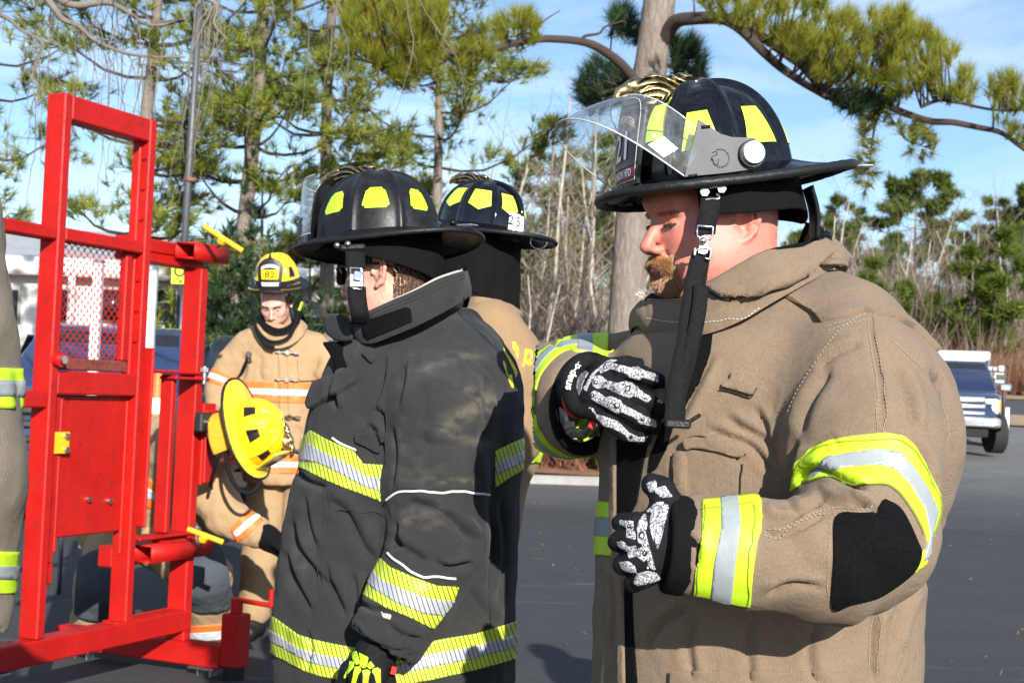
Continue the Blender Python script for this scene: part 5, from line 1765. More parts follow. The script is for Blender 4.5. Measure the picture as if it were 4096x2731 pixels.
cB = garment(tabB, [(nearB, nearBr), (farB, [.09, .09, .08, .07])], .011, (-.60, 2.72, .62), (.10, 3.56, 1.62))
P0 = cB.V
cB.disp(.0055 * fbm(P0 * np.array([10, 10, 3.5]), 1, 21, 3) + .0035 * fbm(P0 * np.array([18, 18, 20]), 1, 29, 2))
cB.fold([
    (Zd([(520, 160), (500, 300), (450, 420), (400, 500)]), 14, .009), (Zd([(470, 400), (510, 440), (520, 520)]), 11, .008), (Zd([(440, 470), (490, 520), (515, 600)]), 11, .007),
    (Zd([(330, 230), (300, 330), (310, 420)]), 12, .008), (Zd([(120, 860), (150, 1000), (240, 1120), (310, 1200)]), 16, .008), (Zd([(170, 760), (190, 900), (230, 1020)]), 16, .007),
    (Zd([(250, 780), (350, 850), (430, 1000), (500, 1060)]), 20, .008), (Zd([(90, 1000), (130, 1130), (210, 1280)]), 16, .008), (Zd([(260, 1050), (300, 1180), (360, 1300)]), 16, .008),
    (Zd([(130, 660), (200, 720), (280, 740)]), 12, .007), (Zd([(530, 820), (560, 950), (480, 1070)]), 14, .010), (Zd([(960, 860), (980, 1000), (960, 1200)]), 14, .006),
    (Zd([(1010, 760), (1030, 1000), (1000, 1250)]), 18, .006), (Zd([(860, 1150), (930, 1250), (1000, 1330)]), 18, .006), (Zd([(380, 1090), (390, 1200), (380, 1300)]), 14, .009),
    (Zd([(180, 1330), (210, 1420), (190, 1520)]), 10, .006),
], lab=0, k=1.6)
cB.fold([
    (Zd([(545, 470), (560, 600), (540, 760)]), 12, .006), (Zd([(620, 520), (760, 560), (900, 540)]), 22, .005), (Zd([(600, 800), (720, 830), (830, 900), (890, 980)]), 16, .010),
    (Zd([(540, 930), (590, 990), (700, 1060)]), 16, .009), (Zd([(720, 1050), (790, 1080), (900, 1060)]), 13, .010), (Zd([(830, 900), (900, 960), (950, 950)]), 16, .007),
    (Zd([(400, 1210), (450, 1250), (540, 1270)]), 10, .008), (Zd([(520, 1310), (580, 1360), (680, 1390)]), 13, .010), (Zd([(560, 880), (570, 960), (550, 1020)]), 12, .006),
    (Zd([(380, 1310), (440, 1380), (560, 1430), (640, 1420)]), 8, .005), (Zd([(700, 300), (680, 450), (690, 620)]), 24, .005), (Zd([(940, 240), (960, 420), (930, 600)]), 22, .006),
    (Zd([(830, 200), (860, 330), (850, 480)]), 22, .004), (Zd([(600, 150), (590, 280), (560, 420)]), 14, .006),
], lab=1, k=1.5)
# grey-brown dust rubbed into the sleeve
def dust_field(S, spots, px_scale=1.0):
    d = np.zeros(len(S.V))
    for x, y, rx, ry, an, amt in spots:
        c, s_ = math.cos(an), math.sin(an)
        u = (S.px[:, 0] - x) * c + (S.px[:, 1] - y) * s_; v = -(S.px[:, 0] - x) * s_ + (S.px[:, 1] - y) * c
        d += amt * np.exp(-(u / rx) ** 2 - (v / ry) ** 2)
    n = .5 + .5 * fbm(S.V * np.array([40, 40, 90]), 1, 77, 4)
    return np.clip(d * np.clip(n * 2.2 - .55, 0, 1.3), 0, 1)
sp = [Zd([(850, 185)])[0] + (90, 22, .05, .7), Zd([(720, 235)])[0] + (60, 26, -.2, .6), Zd([(860, 330)])[0] + (90, 26, .4, .7), Zd([(880, 420)])[0] + (110, 30, -.35, .95), Zd([(860, 530)])[0] + (110, 26, .25, .9),
      Zd([(760, 490)])[0] + (50, 18, -.5, .6), Zd([(820, 715)])[0] + (100, 14, .05, .9), Zd([(660, 860)])[0] + (90, 30, .3, .6), Zd([(750, 815)])[0] + (30, 16, .8, .8), Zd([(600, 460)])[0] + (16, 8, .9, .8),
      Zd([(570, 550)])[0] + (40, 30, .2, .5), Zd([(960, 380)])[0] + (60, 60, .2, .5), Zd([(700, 1320)])[0] + (60, 14, .5, .5), Zd([(600, 870)])[0] + (80, 40, .2, .5), Zd([(150, 1060)])[0] + (60, 90, .2, .35), Zd([(310, 60)])[0] + (30, 30, 0, .5), Zd([(640, 660)])[0] + (140, 60, .2, .3)]
def dusty(name, base):
    m = base.copy(); m.name = name
    nt = m.node_tree; p = nt.nodes['Principled BSDF']
    src = p.inputs['Base Color'].links[0].from_socket
    a = nt.nodes.new('ShaderNodeAttribute'); a.attribute_name = 'dust'
    nt.links.new(mixcol(nt, a.outputs['Fac'], src, (.10, .087, .066)), p.inputs['Base Color'])
    return m
coatB = mk('turnout_coat', cB.V, cB.F, dusty('charcoal_canvas_dusty', DARK_B), B, attr={'dust': dust_field(cB, sp)})
pb = lambda name, mat, poly, lab=0, **k: cB.mkpatch(name, mat, coatB, Zd(poly), lab=lab, **k)
LB = dict(off=.003, th=.007); SB = dict(off=.0042, th=.007)
pb('lime_band', LIME_H, [(120, 640), (165, 540), (205, 498), (260, 530), (300, 548), (385, 585), (430, 640), (540, 645), (545, 815), (430, 770), (330, 735), (230, 690), (175, 662)], front=False, **LB)
pb('silver_band', SILVER_H, [(130, 620), (175, 590), (195, 552), (250, 585), (300, 610), (380, 650), (440, 692), (540, 705), (540, 765), (430, 735), (330, 680), (240, 637)], front=False, **SB)
pb('lime_band', LIME_H, [(985, 585), (1060, 550), (1105, 530), (1160, 520), (1160, 640), (1115, 655), (1050, 692), (985, 738)], **LB)
pb('silver_band', SILVER_H, [(985, 638), (1060, 605), (1112, 580), (1160, 570), (1160, 600), (1112, 618), (1060, 652), (985, 686)], **SB)
pb('lime_band', LIME_H, [(20, 1270), (60, 1295), (150, 1360), (200, 1378), (300, 1400), (400, 1418), (460, 1425), (640, 1408), (760, 1380), (900, 1358), (1075, 1305), (1120, 1290), (1120, 1450), (1072, 1462), (900, 1510), (700, 1555), (560, 1575), (380, 1562), (250, 1537), (190, 1520), (60, 1452), (20, 1420)], front=False, **LB)
pb('silver_band', SILVER_H, [(20, 1335), (60, 1355), (150, 1415), (200, 1432), (300, 1455), (400, 1472), (560, 1490), (700, 1445), (900, 1408), (1075, 1362), (1120, 1350), (1120, 1395), (1075, 1410), (900, 1460), (700, 1500), (560, 1530), (390, 1515), (250, 1490), (190, 1472), (60, 1400), (20, 1380)], front=False, **SB)
pb('lime_band', LIME_H, [(500, 1038), (540, 1075), (640, 1120), (740, 1155), (830, 1160), (800, 1240), (722, 1338), (640, 1295), (520, 1245), (430, 1195), (395, 1160), (450, 1090)], lab=1, **LB)
pb('silver_band', SILVER_H, [(470, 1080), (490, 1120), (580, 1165), (700, 1208), (810, 1218), (765, 1280), (680, 1270), (560, 1220), (470, 1165), (440, 1130)], lab=1, **SB)
for ln in ([(528, 788), (580, 758), (700, 752), (850, 755), (958, 773)], [(526, 1022), (600, 1078), (700, 1115), (818, 1130)], [(298, 530), (340, 560), (388, 580)]):
    cB.seam('piping', PIPING, coatB, Zd(ln), w=.0052, lift=.003)
for ln, lb in (([(525, 778), (580, 745), (700, 738), (850, 742), (955, 758)], 1), ([(550, 250), (520, 400), (515, 520), (520, 640)], None), ([(250, 740), (260, 860), (225, 1040), (235, 1180), (200, 1360)], 0), ([(270, 740), (278, 860), (243, 1040), (252, 1180), (218, 1360)], 0),
           ([(300, 830), (420, 840), (530, 850)], 0), ([(380, 520), (440, 500), (510, 495)], 0), ([(970, 960), (965, 1150), (975, 1330)], 0), ([(380, 1330), (440, 1400), (520, 1440), (620, 1462)], 1), ([(372, 1350), (440, 1422), (520, 1462), (615, 1480)], 1),
           ([(60, 1180), (90, 900), (150, 640), (230, 430)], 0), ([(430, 560), (470, 600), (490, 640)], 0)):
    cB.seam('seam', THREAD_OR_SHADOW, coatB, Zd(ln), w=.0022, lift=.0012, lab=lb)
pb('wrist_label', M('pale_label', (.55, .42, .38), .7), [(500, 1268), (548, 1278), (540, 1298), (512, 1290)], lab=1, off=.004)
pb('chest_tab', DARK_B, [(425, 180), (455, 150), (500, 180), (465, 218)], off=.009, th=.012)
pb('pocket_flap', DARK_B, [(182, 345), (240, 300), (380, 240), (428, 265), (400, 300), (330, 340), (215, 410)], off=.014, th=.02, front=False)
pb('pocket_flap', DARK_B, [(395, 520), (440, 505), (515, 500), (520, 560), (500, 600), (440, 570), (400, 550)], off=.008, th=.012)
# lettering across the back, seen edge-on
for poly in ([(315, 462), (345, 520), (375, 560), (405, 610), (432, 670), (425, 680), (395, 640), (365, 575), (335, 520)], [(316, 560), (335, 600), (345, 660), (362, 700), (355, 705), (335, 650), (318, 600)], [(360, 685), (385, 680), (390, 720), (402, 785), (390, 790), (362, 730)], [(395, 625), (425, 660), (420, 715), (405, 660)]):
    cB.mkpatch('back_lettering', YEL_PAINT, coatB, Zt(poly), off=.0012, th=.003)
# collar
zc = lambda x, y, Y: at(*Zc([(x, y)])[0], Y)
kc = lambda L: [Zc([(x, y)])[0] + (Y,) for x, y, Y in L]
G, O = collar_surf(kc([(600, 1290, 3.10), (640, 1262, 3.04), (760, 1200, 2.98), (900, 1135, 2.955), (1060, 1065, 2.95), (1220, 988, 2.96), (1350, 945, 3.0), (1425, 925, 3.06), (1400, 890, 3.13)]),
                   kc([(610, 1390, 3.10), (650, 1420, 3.02), (760, 1435, 2.95), (900, 1385, 2.925), (1060, 1320, 2.915), (1230, 1235, 2.93), (1360, 1160, 2.98), (1420, 1120, 3.06), (1430, 1090, 3.13)]), 3.14, bulge=.008, seed=5)
cv, cf = grid_vf(G); colB = Surf(cv, cf)
if colB.face[np.argmin(colB.V[:, 1])] < 0: colB = Surf(cv, cf[:, ::-1])
n = len(colB.V)
mk('collar', np.concatenate([colB.V, colB.V - O.reshape(-1, 3) * .011]), np.concatenate([colB.F, colB.F[:, ::-1] + n]), DARK_B, coatB)
V, F = grid_vf(G - O * .014 + np.array([0, 0, .004])); mk('collar_lining', V, F, fabric('cream_fleece', (.55, .50, .40), wb=.6, weave=900), coatB)
colB.mkpatch('velcro_strip', VELCRO, coatB, Zc([(700, 1310), (760, 1270), (1000, 1188), (1035, 1200), (1045, 1285), (960, 1320), (745, 1405), (715, 1380)]), off=.004)
for ln in ([(620, 1300), (760, 1225), (900, 1160), (1060, 1092), (1220, 1015), (1410, 950)], [(635, 1315), (760, 1245), (900, 1180), (1060, 1112), (1220, 1035), (1410, 972)]):
    colB.seam('seam', THREAD_OR_SHADOW, coatB, Zc(ln), w=.0024, lift=.0012)
# open throat flap on the far side
P = np.array([[zc(430, 1235, 3.12), zc(435, 1350, 3.10), zc(500, 1415, 3.06)], [zc(520, 1225, 3.06), zc(530, 1340, 3.04), zc(560, 1420, 3.02)], [zc(600, 1255, 3.04), zc(620, 1340, 3.01), zc(630, 1410, 3.00)]])
rf = np.array([smooth_poly(r, 9) for r in P]); rf = np.array([smooth_poly(rf[:, j], 9) for j in range(9)]).transpose(1, 0, 2)
V, F = solid_grid(rf, np.tile(np.array([0, -1.0, 0]), (9, 9, 1)), .010); mk('throat_flap', V, F, DARK_B, coatB)
P = [zc(520, 1420, 3.06), zc(560, 1480, 3.03), zc(600, 1560, 2.99), zc(625, 1640, 2.97)]
V, F = ribbon(smooth_poly(P, 16), .030, (1, .2, .1), .006); mk('velcro_strip', V, F, VELCRO, coatB)
# --- head
yB = rad(157)
xb = XF((0, 0, 0), yB, rad(2), rad(0), (1.0, 1.0, 1.02))
xb.o = zc(815, 928, 3.02) - xb(np.array([[-.018, .086, -.005]]))[0]
BV, BF = make_head(jowl=.55, neck=.066, h=.0036, nose=.97)
bodyB = mk('body', xb(BV), BF, SKIN, B, attr={'tone': face_tone(BV, (.66, .37, .265), (.45, .16, .15), (.66, .27, .20), .7)})
BN = normals(BV, BF); X, Yl, Zz = BV[:, 0], np.abs(BV[:, 1]), BV[:, 2]
hair = (Yl < .077) & (X < -.042) & (Zz > -.062 - .25 * (X + .03)) & (Zz < .02)
grow('hair', pick(hair, 9000), (-.45, 0, -.8), RNG.uniform(.003, .008, 9000), .0005, BROWN, .18, .2, bodyB, (BV, BN), xb)
hair2 = (Yl < .076) & (X > .004) & (X < .03) & (Zz > .015) & (Zz < .06) & (Yl > .05)
grow('hair', pick(hair2, 2200), (.1, 0, -.9), RNG.uniform(.004, .008, 2200), .0005, BROWN, .25, .2, bodyB, (BV, BN), xb)
# sunglasses
fr = M('glasses_frame', (.008, .008, .009), .25)
for sg in (1, -1):
    a = np.linspace(0, 2 * np.pi, 24, endpoint=False)
    ry = .026 * np.sign(np.cos(a)) * np.abs(np.cos(a)) ** .7; rz = .0195 * np.sign(np.sin(a)) * np.abs(np.sin(a)) ** .7
    Pl = np.stack([.110 - 2.6 * (ry * sg + .0) ** 2 - .008 * np.clip(ry, 0, 1) / .026, sg * (.033 + ry), -.006 + rz], 1)
    V, F = tube_vf(xb(Pl), .0024, 8, closed=True); mk('glasses_rim', V, F, fr, bodyB)
    mk('glasses_lens', xb(Pl), [tuple(range(24))], LENS, bodyB, smooth=False)
    tp = np.array([(.100, sg * .060, .004), (.085, sg * .074, .007), (.03, sg * .084, .008), (-.015, sg * .088, .010), (-.045, sg * .086, .002), (-.058, sg * .082, -.010)])
    V, F = tube_vf(xb(smooth_poly(tp, 24)), .003, 8); mk('glasses_arm', V, F, fr, bodyB)
V, F = tube_vf(xb(np.array([(.108, .010, -.003), (.112, 0, .0), (.108, -.010, -.003)])), .0022, 6); mk('glasses_bridge', V, F, fr, bodyB)
# --- helmet
xB = XF(at(1512, 962, 3.12), yB, rad(5.5), rad(4), 1.005)
hB = Helmet(xB, h=.150, a=.140, b=.116, rib=.0065)
helmB = hB.build('scuffed satin black fire helmet with brass eagle, worn by the charcoal-coated man', BLK_SATIN, trim_r=.0058)
DP = hivis('lime_tread_sticker', (.52, .88, .03), hatch=(.42, .75, .02), period=.006, mesh=False, rough=.35, dirvec=(.7, .2, .7))
for k, ph in enumerate((28, 66, 112, 158, 204, 250, 294, 332)):
    hB.sticker(rad(ph), .046, .094, .028, .0165, DP, round_=.25)
hB.eagle()
# shield stands behind the upright face shield
hB.shield()
ph = np.linspace(-1.2, 1.2, 31); vz = np.linspace(0, 1, 8)
PHg, VZ = np.meshgrid(ph, vz, indexing='ij')
G = np.stack([.060 + .125 * np.cos(PHg) - .012 * VZ, .118 * np.sin(PHg), .006 + .128 * VZ], -1)
V, F = grid_vf(G); visB = mk('visor', xB(V), F, VISOR, helmB)
for row in (G[:, -1], G[:, 0]):
    V, F = tube_vf(xB(row), .0014, 6); mk('visor_edge', V, F, MATS['visor_rim'], visB)
V, F = grid_vf(G[4:-4, :4] * np.array([1.01, 1.01, .8])); mk('visor_bracket', xB(V), F, RUBBER, visB)
for z0 in (.02, .065):
    V, F = box_vf((.190, 0, z0 + .01), (.010, .03, .012), None, .002); mk('visor_clip', xB(V), F, CHROME, visB, smooth=False)
curtain(xB, helmB, 70, .146, .117, -.004, lambda s: -.028 - .085 * np.clip(1 - s * 1.5, 0, 1), seed=8)
hk = xB(np.array([[-.215, .035, .004], [-.255, .05, -.002]]))
V, F = beam_vf(hk[0], hk[1], .022, .003, bev=.001); mk('hanger_plate', V, F, CHROME, helmB, smooth=False)
c = xB(np.array([[-.200, .04, .004]]))[0]; V, F = cyl_vf(c, c + [0, 0, .014], .0055, .004, 10); mk('hanger_bolt', V, F, BRASS, helmB)
zB = lambda x, y, Y: zc(x, y, Y)
for q in ((520, 752), (595, 742)):
    c = zB(q[0], q[1], 2.955); V, F = cyl_vf(c, c + [0, -.005, 0], .007, .006, 10); mk('screw', V, F, STEEL, helmB)
V, F = beam_vf(zB(545, 770, 2.965), zB(720, 762, 2.965), .02, .012, bev=.003); mk('strap_mount', V, F, RUBBER, helmB, auto=30)
V, F = ribbon(smooth_poly([zB(645, 790, 2.955), zB(648, 850, 2.945), zB(652, 905, 2.937)], 12), .0205, (1, .25, .05), .003); mk('chin_strap', V, F, WEBBING, helmB)
V, F = ribbon(smooth_poly([zB(655, 1040, 2.93), zB(662, 1130, 2.93), zB(678, 1230, 2.935), zB(690, 1300, 2.96)], 16), .0195, (1, .25, .05), .003); mk('chin_strap', V, F, WEBBING, helmB)
P = np.array([zB(x, y, 2.93) for x, y in ((612, 908), (690, 912), (695, 985), (620, 985))]); V, F = tube_vf(P, .0026, 8, closed=True); mk('buckle_frame', V, F, CHROME, helmB)
P = np.array([zB(x, y, 2.928) for x, y in ((618, 975), (696, 985), (690, 1060), (625, 1050))]); V, F = tube_vf(P, .0024, 8, closed=True); mk('buckle_frame', V, F, CHROME, helmB)
V, F = beam_vf(zB(655, 950, 2.927), zB(658, 1045, 2.925), .030, .006, up=(0, -1, 0), bev=.002); mk('buckle_plate', V, F, STEEL, helmB, auto=30)
V, F = beam_vf(zB(668, 930, 2.922), zB(655, 1000, 2.920), .016, .005, up=(0, -1, 0), bev=.002); mk('buckle_lever', V, F, CHROME, helmB, auto=30)
# --- gloved hand at the hem
zq = lambda x, y, Y: at(*Zq([(x, y)])[0], Y)
wr = nearB[-1] + (nearB[-1] - nearB[-2]) / np.linalg.norm(nearB[-1] - nearB[-2]) * .02
fB = [[zq(900, 1350, 2.83), zq(780, 1600, 2.84), zq(740, 1900, 2.85)], [zq(1040, 1400, 2.80), zq(980, 1700, 2.80), zq(960, 2000, 2.82)], [zq(1180, 1430, 2.79), zq(1160, 1750, 2.79), zq(1150, 2080, 2.82)], [zq(1340, 1420, 2.80), zq(1370, 1720, 2.80), zq(1380, 2000, 2.82)], [zq(1480, 1380, 2.83), zq(1540, 1600, 2.83), zq(1560, 1850, 2.85)]]
def fgB(P):
    d = None
    for f in fB:
        e = smin(chain(P, f, [.0155, .0145, .012], .006), cone(P, wr, f[0], .040, .0165), .018)
        d = e if d is None else smin(d, e, .008)
    return d
pts = np.concatenate([np.array(f) for f in fB] + [[wr]])
V, F = surface_nets(fgB, pts.min(0) - .05, pts.max(0) + .05, .0035); V = relax(V, F, 2, .4)
gB = Surf(V, F); glB = mk('glove', gB.V, gB.F, GLOVE_BLK, B)
for poly in ([(960, 1050), (1010, 1035), (1060, 1180), (1065, 1240), (1010, 1265), (970, 1210), (940, 1140)], [(1050, 1060), (1210, 1140), (1180, 1290), (1130, 1325), (1065, 1290), (1080, 1180)], [(1240, 1190), (1310, 1290), (1230, 1345), (1185, 1290)],
             [(905, 1200), (975, 1220), (970, 1290), (880, 1400), (830, 1480), (780, 1500), (890, 1290)], [(985, 1300), (1060, 1290), (1095, 1350), (1040, 1430), (1000, 1568), (930, 1568), (960, 1420)], [(1110, 1360), (1180, 1340), (1245, 1370), (1220, 1440), (1200, 1568), (1115, 1568), (1120, 1440)],
             [(1280, 1330), (1360, 1305), (1412, 1345), (1405, 1430), (1415, 1568), (1335, 1568), (1310, 1440), (1270, 1380)]):
    gB.mkpatch('bone_print', BONE_G, glB, Zq(poly), off=.0012, th=.003)
V, F = box_vf(zq(1625, 1360, 2.80), (.011, .004, .016), np.array(Matrix.Rotation(.2, 3, 'Y')), .001); mk('red_tag', V, F, red, glB, smooth=False)
legs(B, np.array([B_base[0], 3.16, 0]), .13, (-.93, .36), .74, DARK_B, (.12, .10, .095))
# ================================================================== man in the sandy coat behind them
C_base = at(1900, 3000, 4.15); C_base[2] = 0
C = person_root('man in sandy turnout coat standing behind the charcoal-coated man, back turned', C_base)
YC = 4.2
rowsC = [(1235, 1850, 2040), (1280, 1760, 2096), (1330, 1680, 2140), (1400, 1600, 2178), (1500, 1570, 2190), (1650, 1560, 2186), (1800, 1555, 2166), (1960, 1560, 2096), (2160, 1560, 2070), (2370, 1560, 2052), (2400, 1560, 2050)]
tabC = rings(rowsC, YC, [.10, .15, .19, .23, .25, .25, .25, .24, .235, .235, .235])
armC = [at(1960, 1330, 4.02), at(2030, 1500, 3.98), at(2040, 1720, 4.0), at(1960, 1900, 3.98)]
cC = garment(tabC, [(armC, [.10, .105, .10, .08])], .015, (-.50, 3.78, .70), (.22, 4.50, 1.72))
cC.disp(.007 * fbm(cC.V * np.array([9, 9, 4]), 1, 41, 3) + .003 * fbm(cC.V, 22, 45, 2))
coatC = mk('turnout_coat', cC.V, cC.F, TAN_C, C)
zt = lambda x, y, Y: at(*Zt([(x, y)])[0], Y)
# painted letters
for poly in ([(388, 425), (410, 422), (438, 470), (440, 560), (425, 540), (412, 500), (395, 480)], [(492, 478), (515, 480), (510, 520), (500, 560), (488, 600), (470, 640), (466, 615), (480, 570)], [(515, 480), (540, 490), (553, 530), (548, 565), (520, 585), (512, 575), (532, 552), (535, 525), (515, 505)], [(505, 560), (522, 580), (552, 575), (540, 600), (515, 610), (498, 590)]):
    cC.mkpatch('back_lettering', YEL_PAINT, coatC, Zt(poly), off=.0015, th=.004)
cC.mkpatch('lime_band', LIME, coatC, [(1500, 1780), (2000, 1790), (2170, 1790), (2170, 1850), (2000, 1850), (1500, 1840)], lab=0, off=.003, front=False)
G, O = collar_surf([Zt([(x, y)])[0] + (Y,) for x, y, Y in ((-60, 110, 4.2), (-20, 95, 4.10), (100, 70, 4.02), (250, 90, 4.00), (380, 130, 4.03), (440, 170, 4.1), (455, 180, 4.2))],
                   [Zt([(x, y)])[0] + (Y,) for x, y, Y in ((-70, 230, 4.2), (-20, 220, 4.08), (100, 225, 3.98), (250, 265, 3.96), (370, 300, 3.99), (430, 240, 4.08), (450, 250, 4.2))], 4.2, bulge=.008, nu=60, nv=14, seed=9)
cv, cf = grid_vf(G); colC = Surf(cv, cf)
if colC.face[np.argmin(colC.V[:, 1])] < 0: colC = Surf(cv, cf[:, ::-1])
mk('collar', np.concatenate([colC.V, colC.V - O.reshape(-1, 3) * .01]), np.concatenate([colC.F, colC.F[:, ::-1] + len(colC.V)]), TAN_C, coatC)
colC.mkpatch('lime_band', LIME, coatC, Zt([(232, 130), (345, 130), (360, 190), (392, 245), (375, 285), (330, 275), (275, 230)]), off=.003)
colC.mkpatch('silver_band', SILVER_W, coatC, Zt([(268, 130), (310, 130), (325, 190), (372, 262), (340, 275), (300, 220)]), off=.0045)
HVs, HFs = make_head(jowl=.3, neck=.066, h=.006)
def plain_head(root, xf, base=(.64, .36, .26), cut=-9):
    Fk = HFs[(HVs[HFs][:, :, 2] > cut).all(1)]
    return mk('body', xf(HVs), Fk, SKIN, root, attr={'tone': face_tone(HVs, base, (.45, .17, .16), (.64, .26, .2), .7)})
xC = XF(at(1925, 914, 4.18), rad(146), rad(-7), rad(4), 1.02)
plain_head(C, XF(xC(np.array([[-.01, 0, -.075]]))[0], rad(146), rad(0)))
hC = Helmet(xC, h=.134, a=.136, b=.111, rib=.0075)
helmC = hC.build('glossy black fire helmet numbered 254 on its rear, partly hidden behind another helmet', BLK_GLOSS, trim_r=.006)
for k in range(8):
    hC.sticker(rad(22.5 + 45 * k), .056, .100, .030, .021, STICK_LIME, point=.35)
hC.eagle()
V, F = tube_vf(xC(np.stack([np.sin(np.linspace(-1.4, 1, 40)) * .134, np.zeros(40), .137 * np.cos(np.linspace(-1.4, 1, 40)) ** .62 + .001], 1)), .0075, 10); mk('crown_comb', V, F, BLK_GLOSS, helmC)
# number label at the rear right of the comb
n = 9
U, Vv = np.meshgrid(np.linspace(-1, 1, n), np.linspace(0, 1, n), indexing='ij')
ph0 = rad(172)
lab_pt = lambda u, v, off: hC.S(ph0 - (-u) * .036 / .125, .004 + .046 * v, off)
V, F = grid_vf(lab_pt(U, Vv, .0015)); nl = mk('number_label', xC(V), F[:, ::-1], WHITE, helmC)
tv, tf = text_vf('2 5 4', .038, bold=.0004)
mk('lettering', xC(lab_pt(tv[:, 0] / .036, .5 + tv[:, 1] / .046, .0028)), tf, STICK_BLACK, nl, smooth=False)
curtain(xC, helmC, 40, .124, .112, -.004, lambda s: -.190 - .05 * np.clip(.35 - s, 0, 1) / .35, flare=.035, seed=12, amp=.012)
c = xC(np.array([[-.135, .045, -.018]]))[0]
V, F = box_vf(c, (.065, .04, .030), xC.R, .006); mk('ratchet_housing', V, F, RUBBER, helmC, auto=30)
c = xC(np.array([[-.205, .0, -.018]]))[0]; a = np.linspace(0, 2 * np.pi, 20, endpoint=False)
V, F = tube_vf(c + .024 * np.stack([np.cos(a), 0 * a - .2 * np.cos(a), np.sin(a) * .9], 1), .0025, 8, closed=True); mk('hanger_ring', V, F, CHROME, helmC)
legs(C, np.array([C_base[0] - .10, 4.2, 0]), .12, (-.83, .56), .84, TAN_C)

# ================================================================== young man with helmet 82
YD = 7.85
zg = lambda x, y, Y: at(*Zg([(x, y)])[0], Y)
D_base = zg(400, 1900, YD); D_base[2] = 0
D = person_root('young man with thin moustache in light sandy coat with orange bands, looking down', D_base)
rowsD = [Zg([(x, y)])[0] for x, y in ((0, 0),)]
def zrows(Z, L): return [(Z([(0, y)])[0][1], Z([(a, y)])[0][0], Z([(b, y)])[0][0]) for y, a, b in L]
tabD = rings(zrows(Zg, [(415, 330, 480), (440, 270, 540), (480, 220, 590), (540, 205, 610), (640, 205, 610), (760, 210, 605), (900, 212, 600), (1050, 225, 590), (1160, 230, 585), (1185, 232, 583)]), YD, [.09, .12, .15, .165, .175, .18, .18, .185, .19, .19])
aD1 = [zg(245, 520, YD - .02), zg(175, 610, YD - .04), zg(125, 740, YD - .06), zg(120, 880, YD - .14), zg(150, 1010, YD - .2)]
aD2 = [zg(580, 520, YD - .02), zg(645, 610, YD - .04), zg(690, 740, YD - .05), zg(670, 900, YD - .14), zg(620, 1000, YD - .2)]
rD = [.074, .080, .080, .074, .066]
q = np.concatenate([aD1, aD2]); lo = np.array([q[:, 0].min() - .13, YD - .42, tabD[0, 0] - .03]); hi = np.array([q[:, 0].max() + .13, YD + .28, tabD[-1, 0] + .05])
cD = garment(tabD, [(aD1, rD), (aD2, rD)], .016, lo, hi, k=.04)
cD.disp(.008 * fbm(cD.V * np.array([8, 8, 5]), 1, 51, 3) + .003 * fbm(cD.V, 26, 55, 2))
cD.fold([(Zg([(390, 480), (400, 700), (395, 900), (400, 1150)]), 7, .008), (Zg([(430, 480), (440, 700), (440, 900), (445, 1150)]), 7, .008), (Zg([(160, 740), (210, 800), (230, 880)]), 12, .014), (Zg([(110, 760), (170, 800), (190, 840)]), 9, .01), (Zg([(600, 560), (570, 660), (580, 700)]), 10, .012), (Zg([(230, 560), (240, 640), (215, 700)]), 10, .012), (Zg([(480, 900), (520, 960), (510, 1050)]), 12, .01), (Zg([(320, 560), (310, 650), (330, 700)]), 12, .008)])
coatD = mk('turnout_coat', cD.V, cD.F, TAN_D, D)
for am in (aD1, aD2):
    wd = am[-1] - am[-2]; wd = wd / np.linalg.norm(wd); h0 = am[-1]
    fg_ = lambda P: smin(cone(P, tuple(h0 - wd * .04), tuple(h0 + wd * .07), .046, .048), smin(chain(P, [h0 + wd * .08 + [0, -.02, 0], h0 + wd * .16 + [0, -.05, 0]], [.034, .02], .02), chain(P, [h0 + wd * .05 + [0, -.04, .01], h0 + wd * .09 + [0, -.075, .01]], [.018, .014], .01), .012), .02)
    V, F = surface_nets(fg_, h0 - .24, h0 + .24, .012); mk('glove', relax(V, F, 1, .4), F, GLOVE_BLK, D)
pd = lambda n_, m_, poly, **k: cD.mkpatch(n_, m_, coatD, Zg(poly), **k)
for y0, y1, m_, o_, nm in ((700, 795, ORANGE, .005, 'orange_band'), (732, 762, SILVER_W, .007, 'silver_band')):
    pd(nm, m_, [(150, y0 - 10), (400, y0), (640, y0 + 6), (640, y1 + 4), (400, y1), (150, y1 - 14)], lab=0, off=o_, th=.01, front=False)
for y0, y1, m_, o_, nm in ((1050, 1135, ORANGE, .005, 'orange_band'), (1080, 1106, SILVER_W, .007, 'silver_band')):
    pd(nm, m_, [(150, y0), (640, y0 + 4), (640, y1 + 4), (150, y1)], lab=0, off=o_, th=.01, front=False)
pd('orange_band', ORANGE, [(60, 620), (110, 640), (200, 680), (190, 735), (120, 712), (50, 690)], lab=1, off=.005, th=.01, front=False)
pd('silver_band', SILVER_W, [(60, 645), (110, 663), (200, 703), (196, 722), (120, 692), (50, 672)], lab=1, off=.007, th=.01, front=False)
pd('orange_band', ORANGE, [(560, 680), (640, 660), (740, 640), (740, 710), (640, 735), (570, 745)], lab=2, off=.005, th=.01, front=False)
pd('silver_band', SILVER_W, [(560, 704), (640, 684), (740, 664), (740, 690), (640, 710), (570, 722)], lab=2, off=.007, th=.01, front=False)
pd('chest_pocket', TAN_D, [(490, 590), (565, 590), (570, 690), (500, 690)], lab=0, off=.018, th=.024)
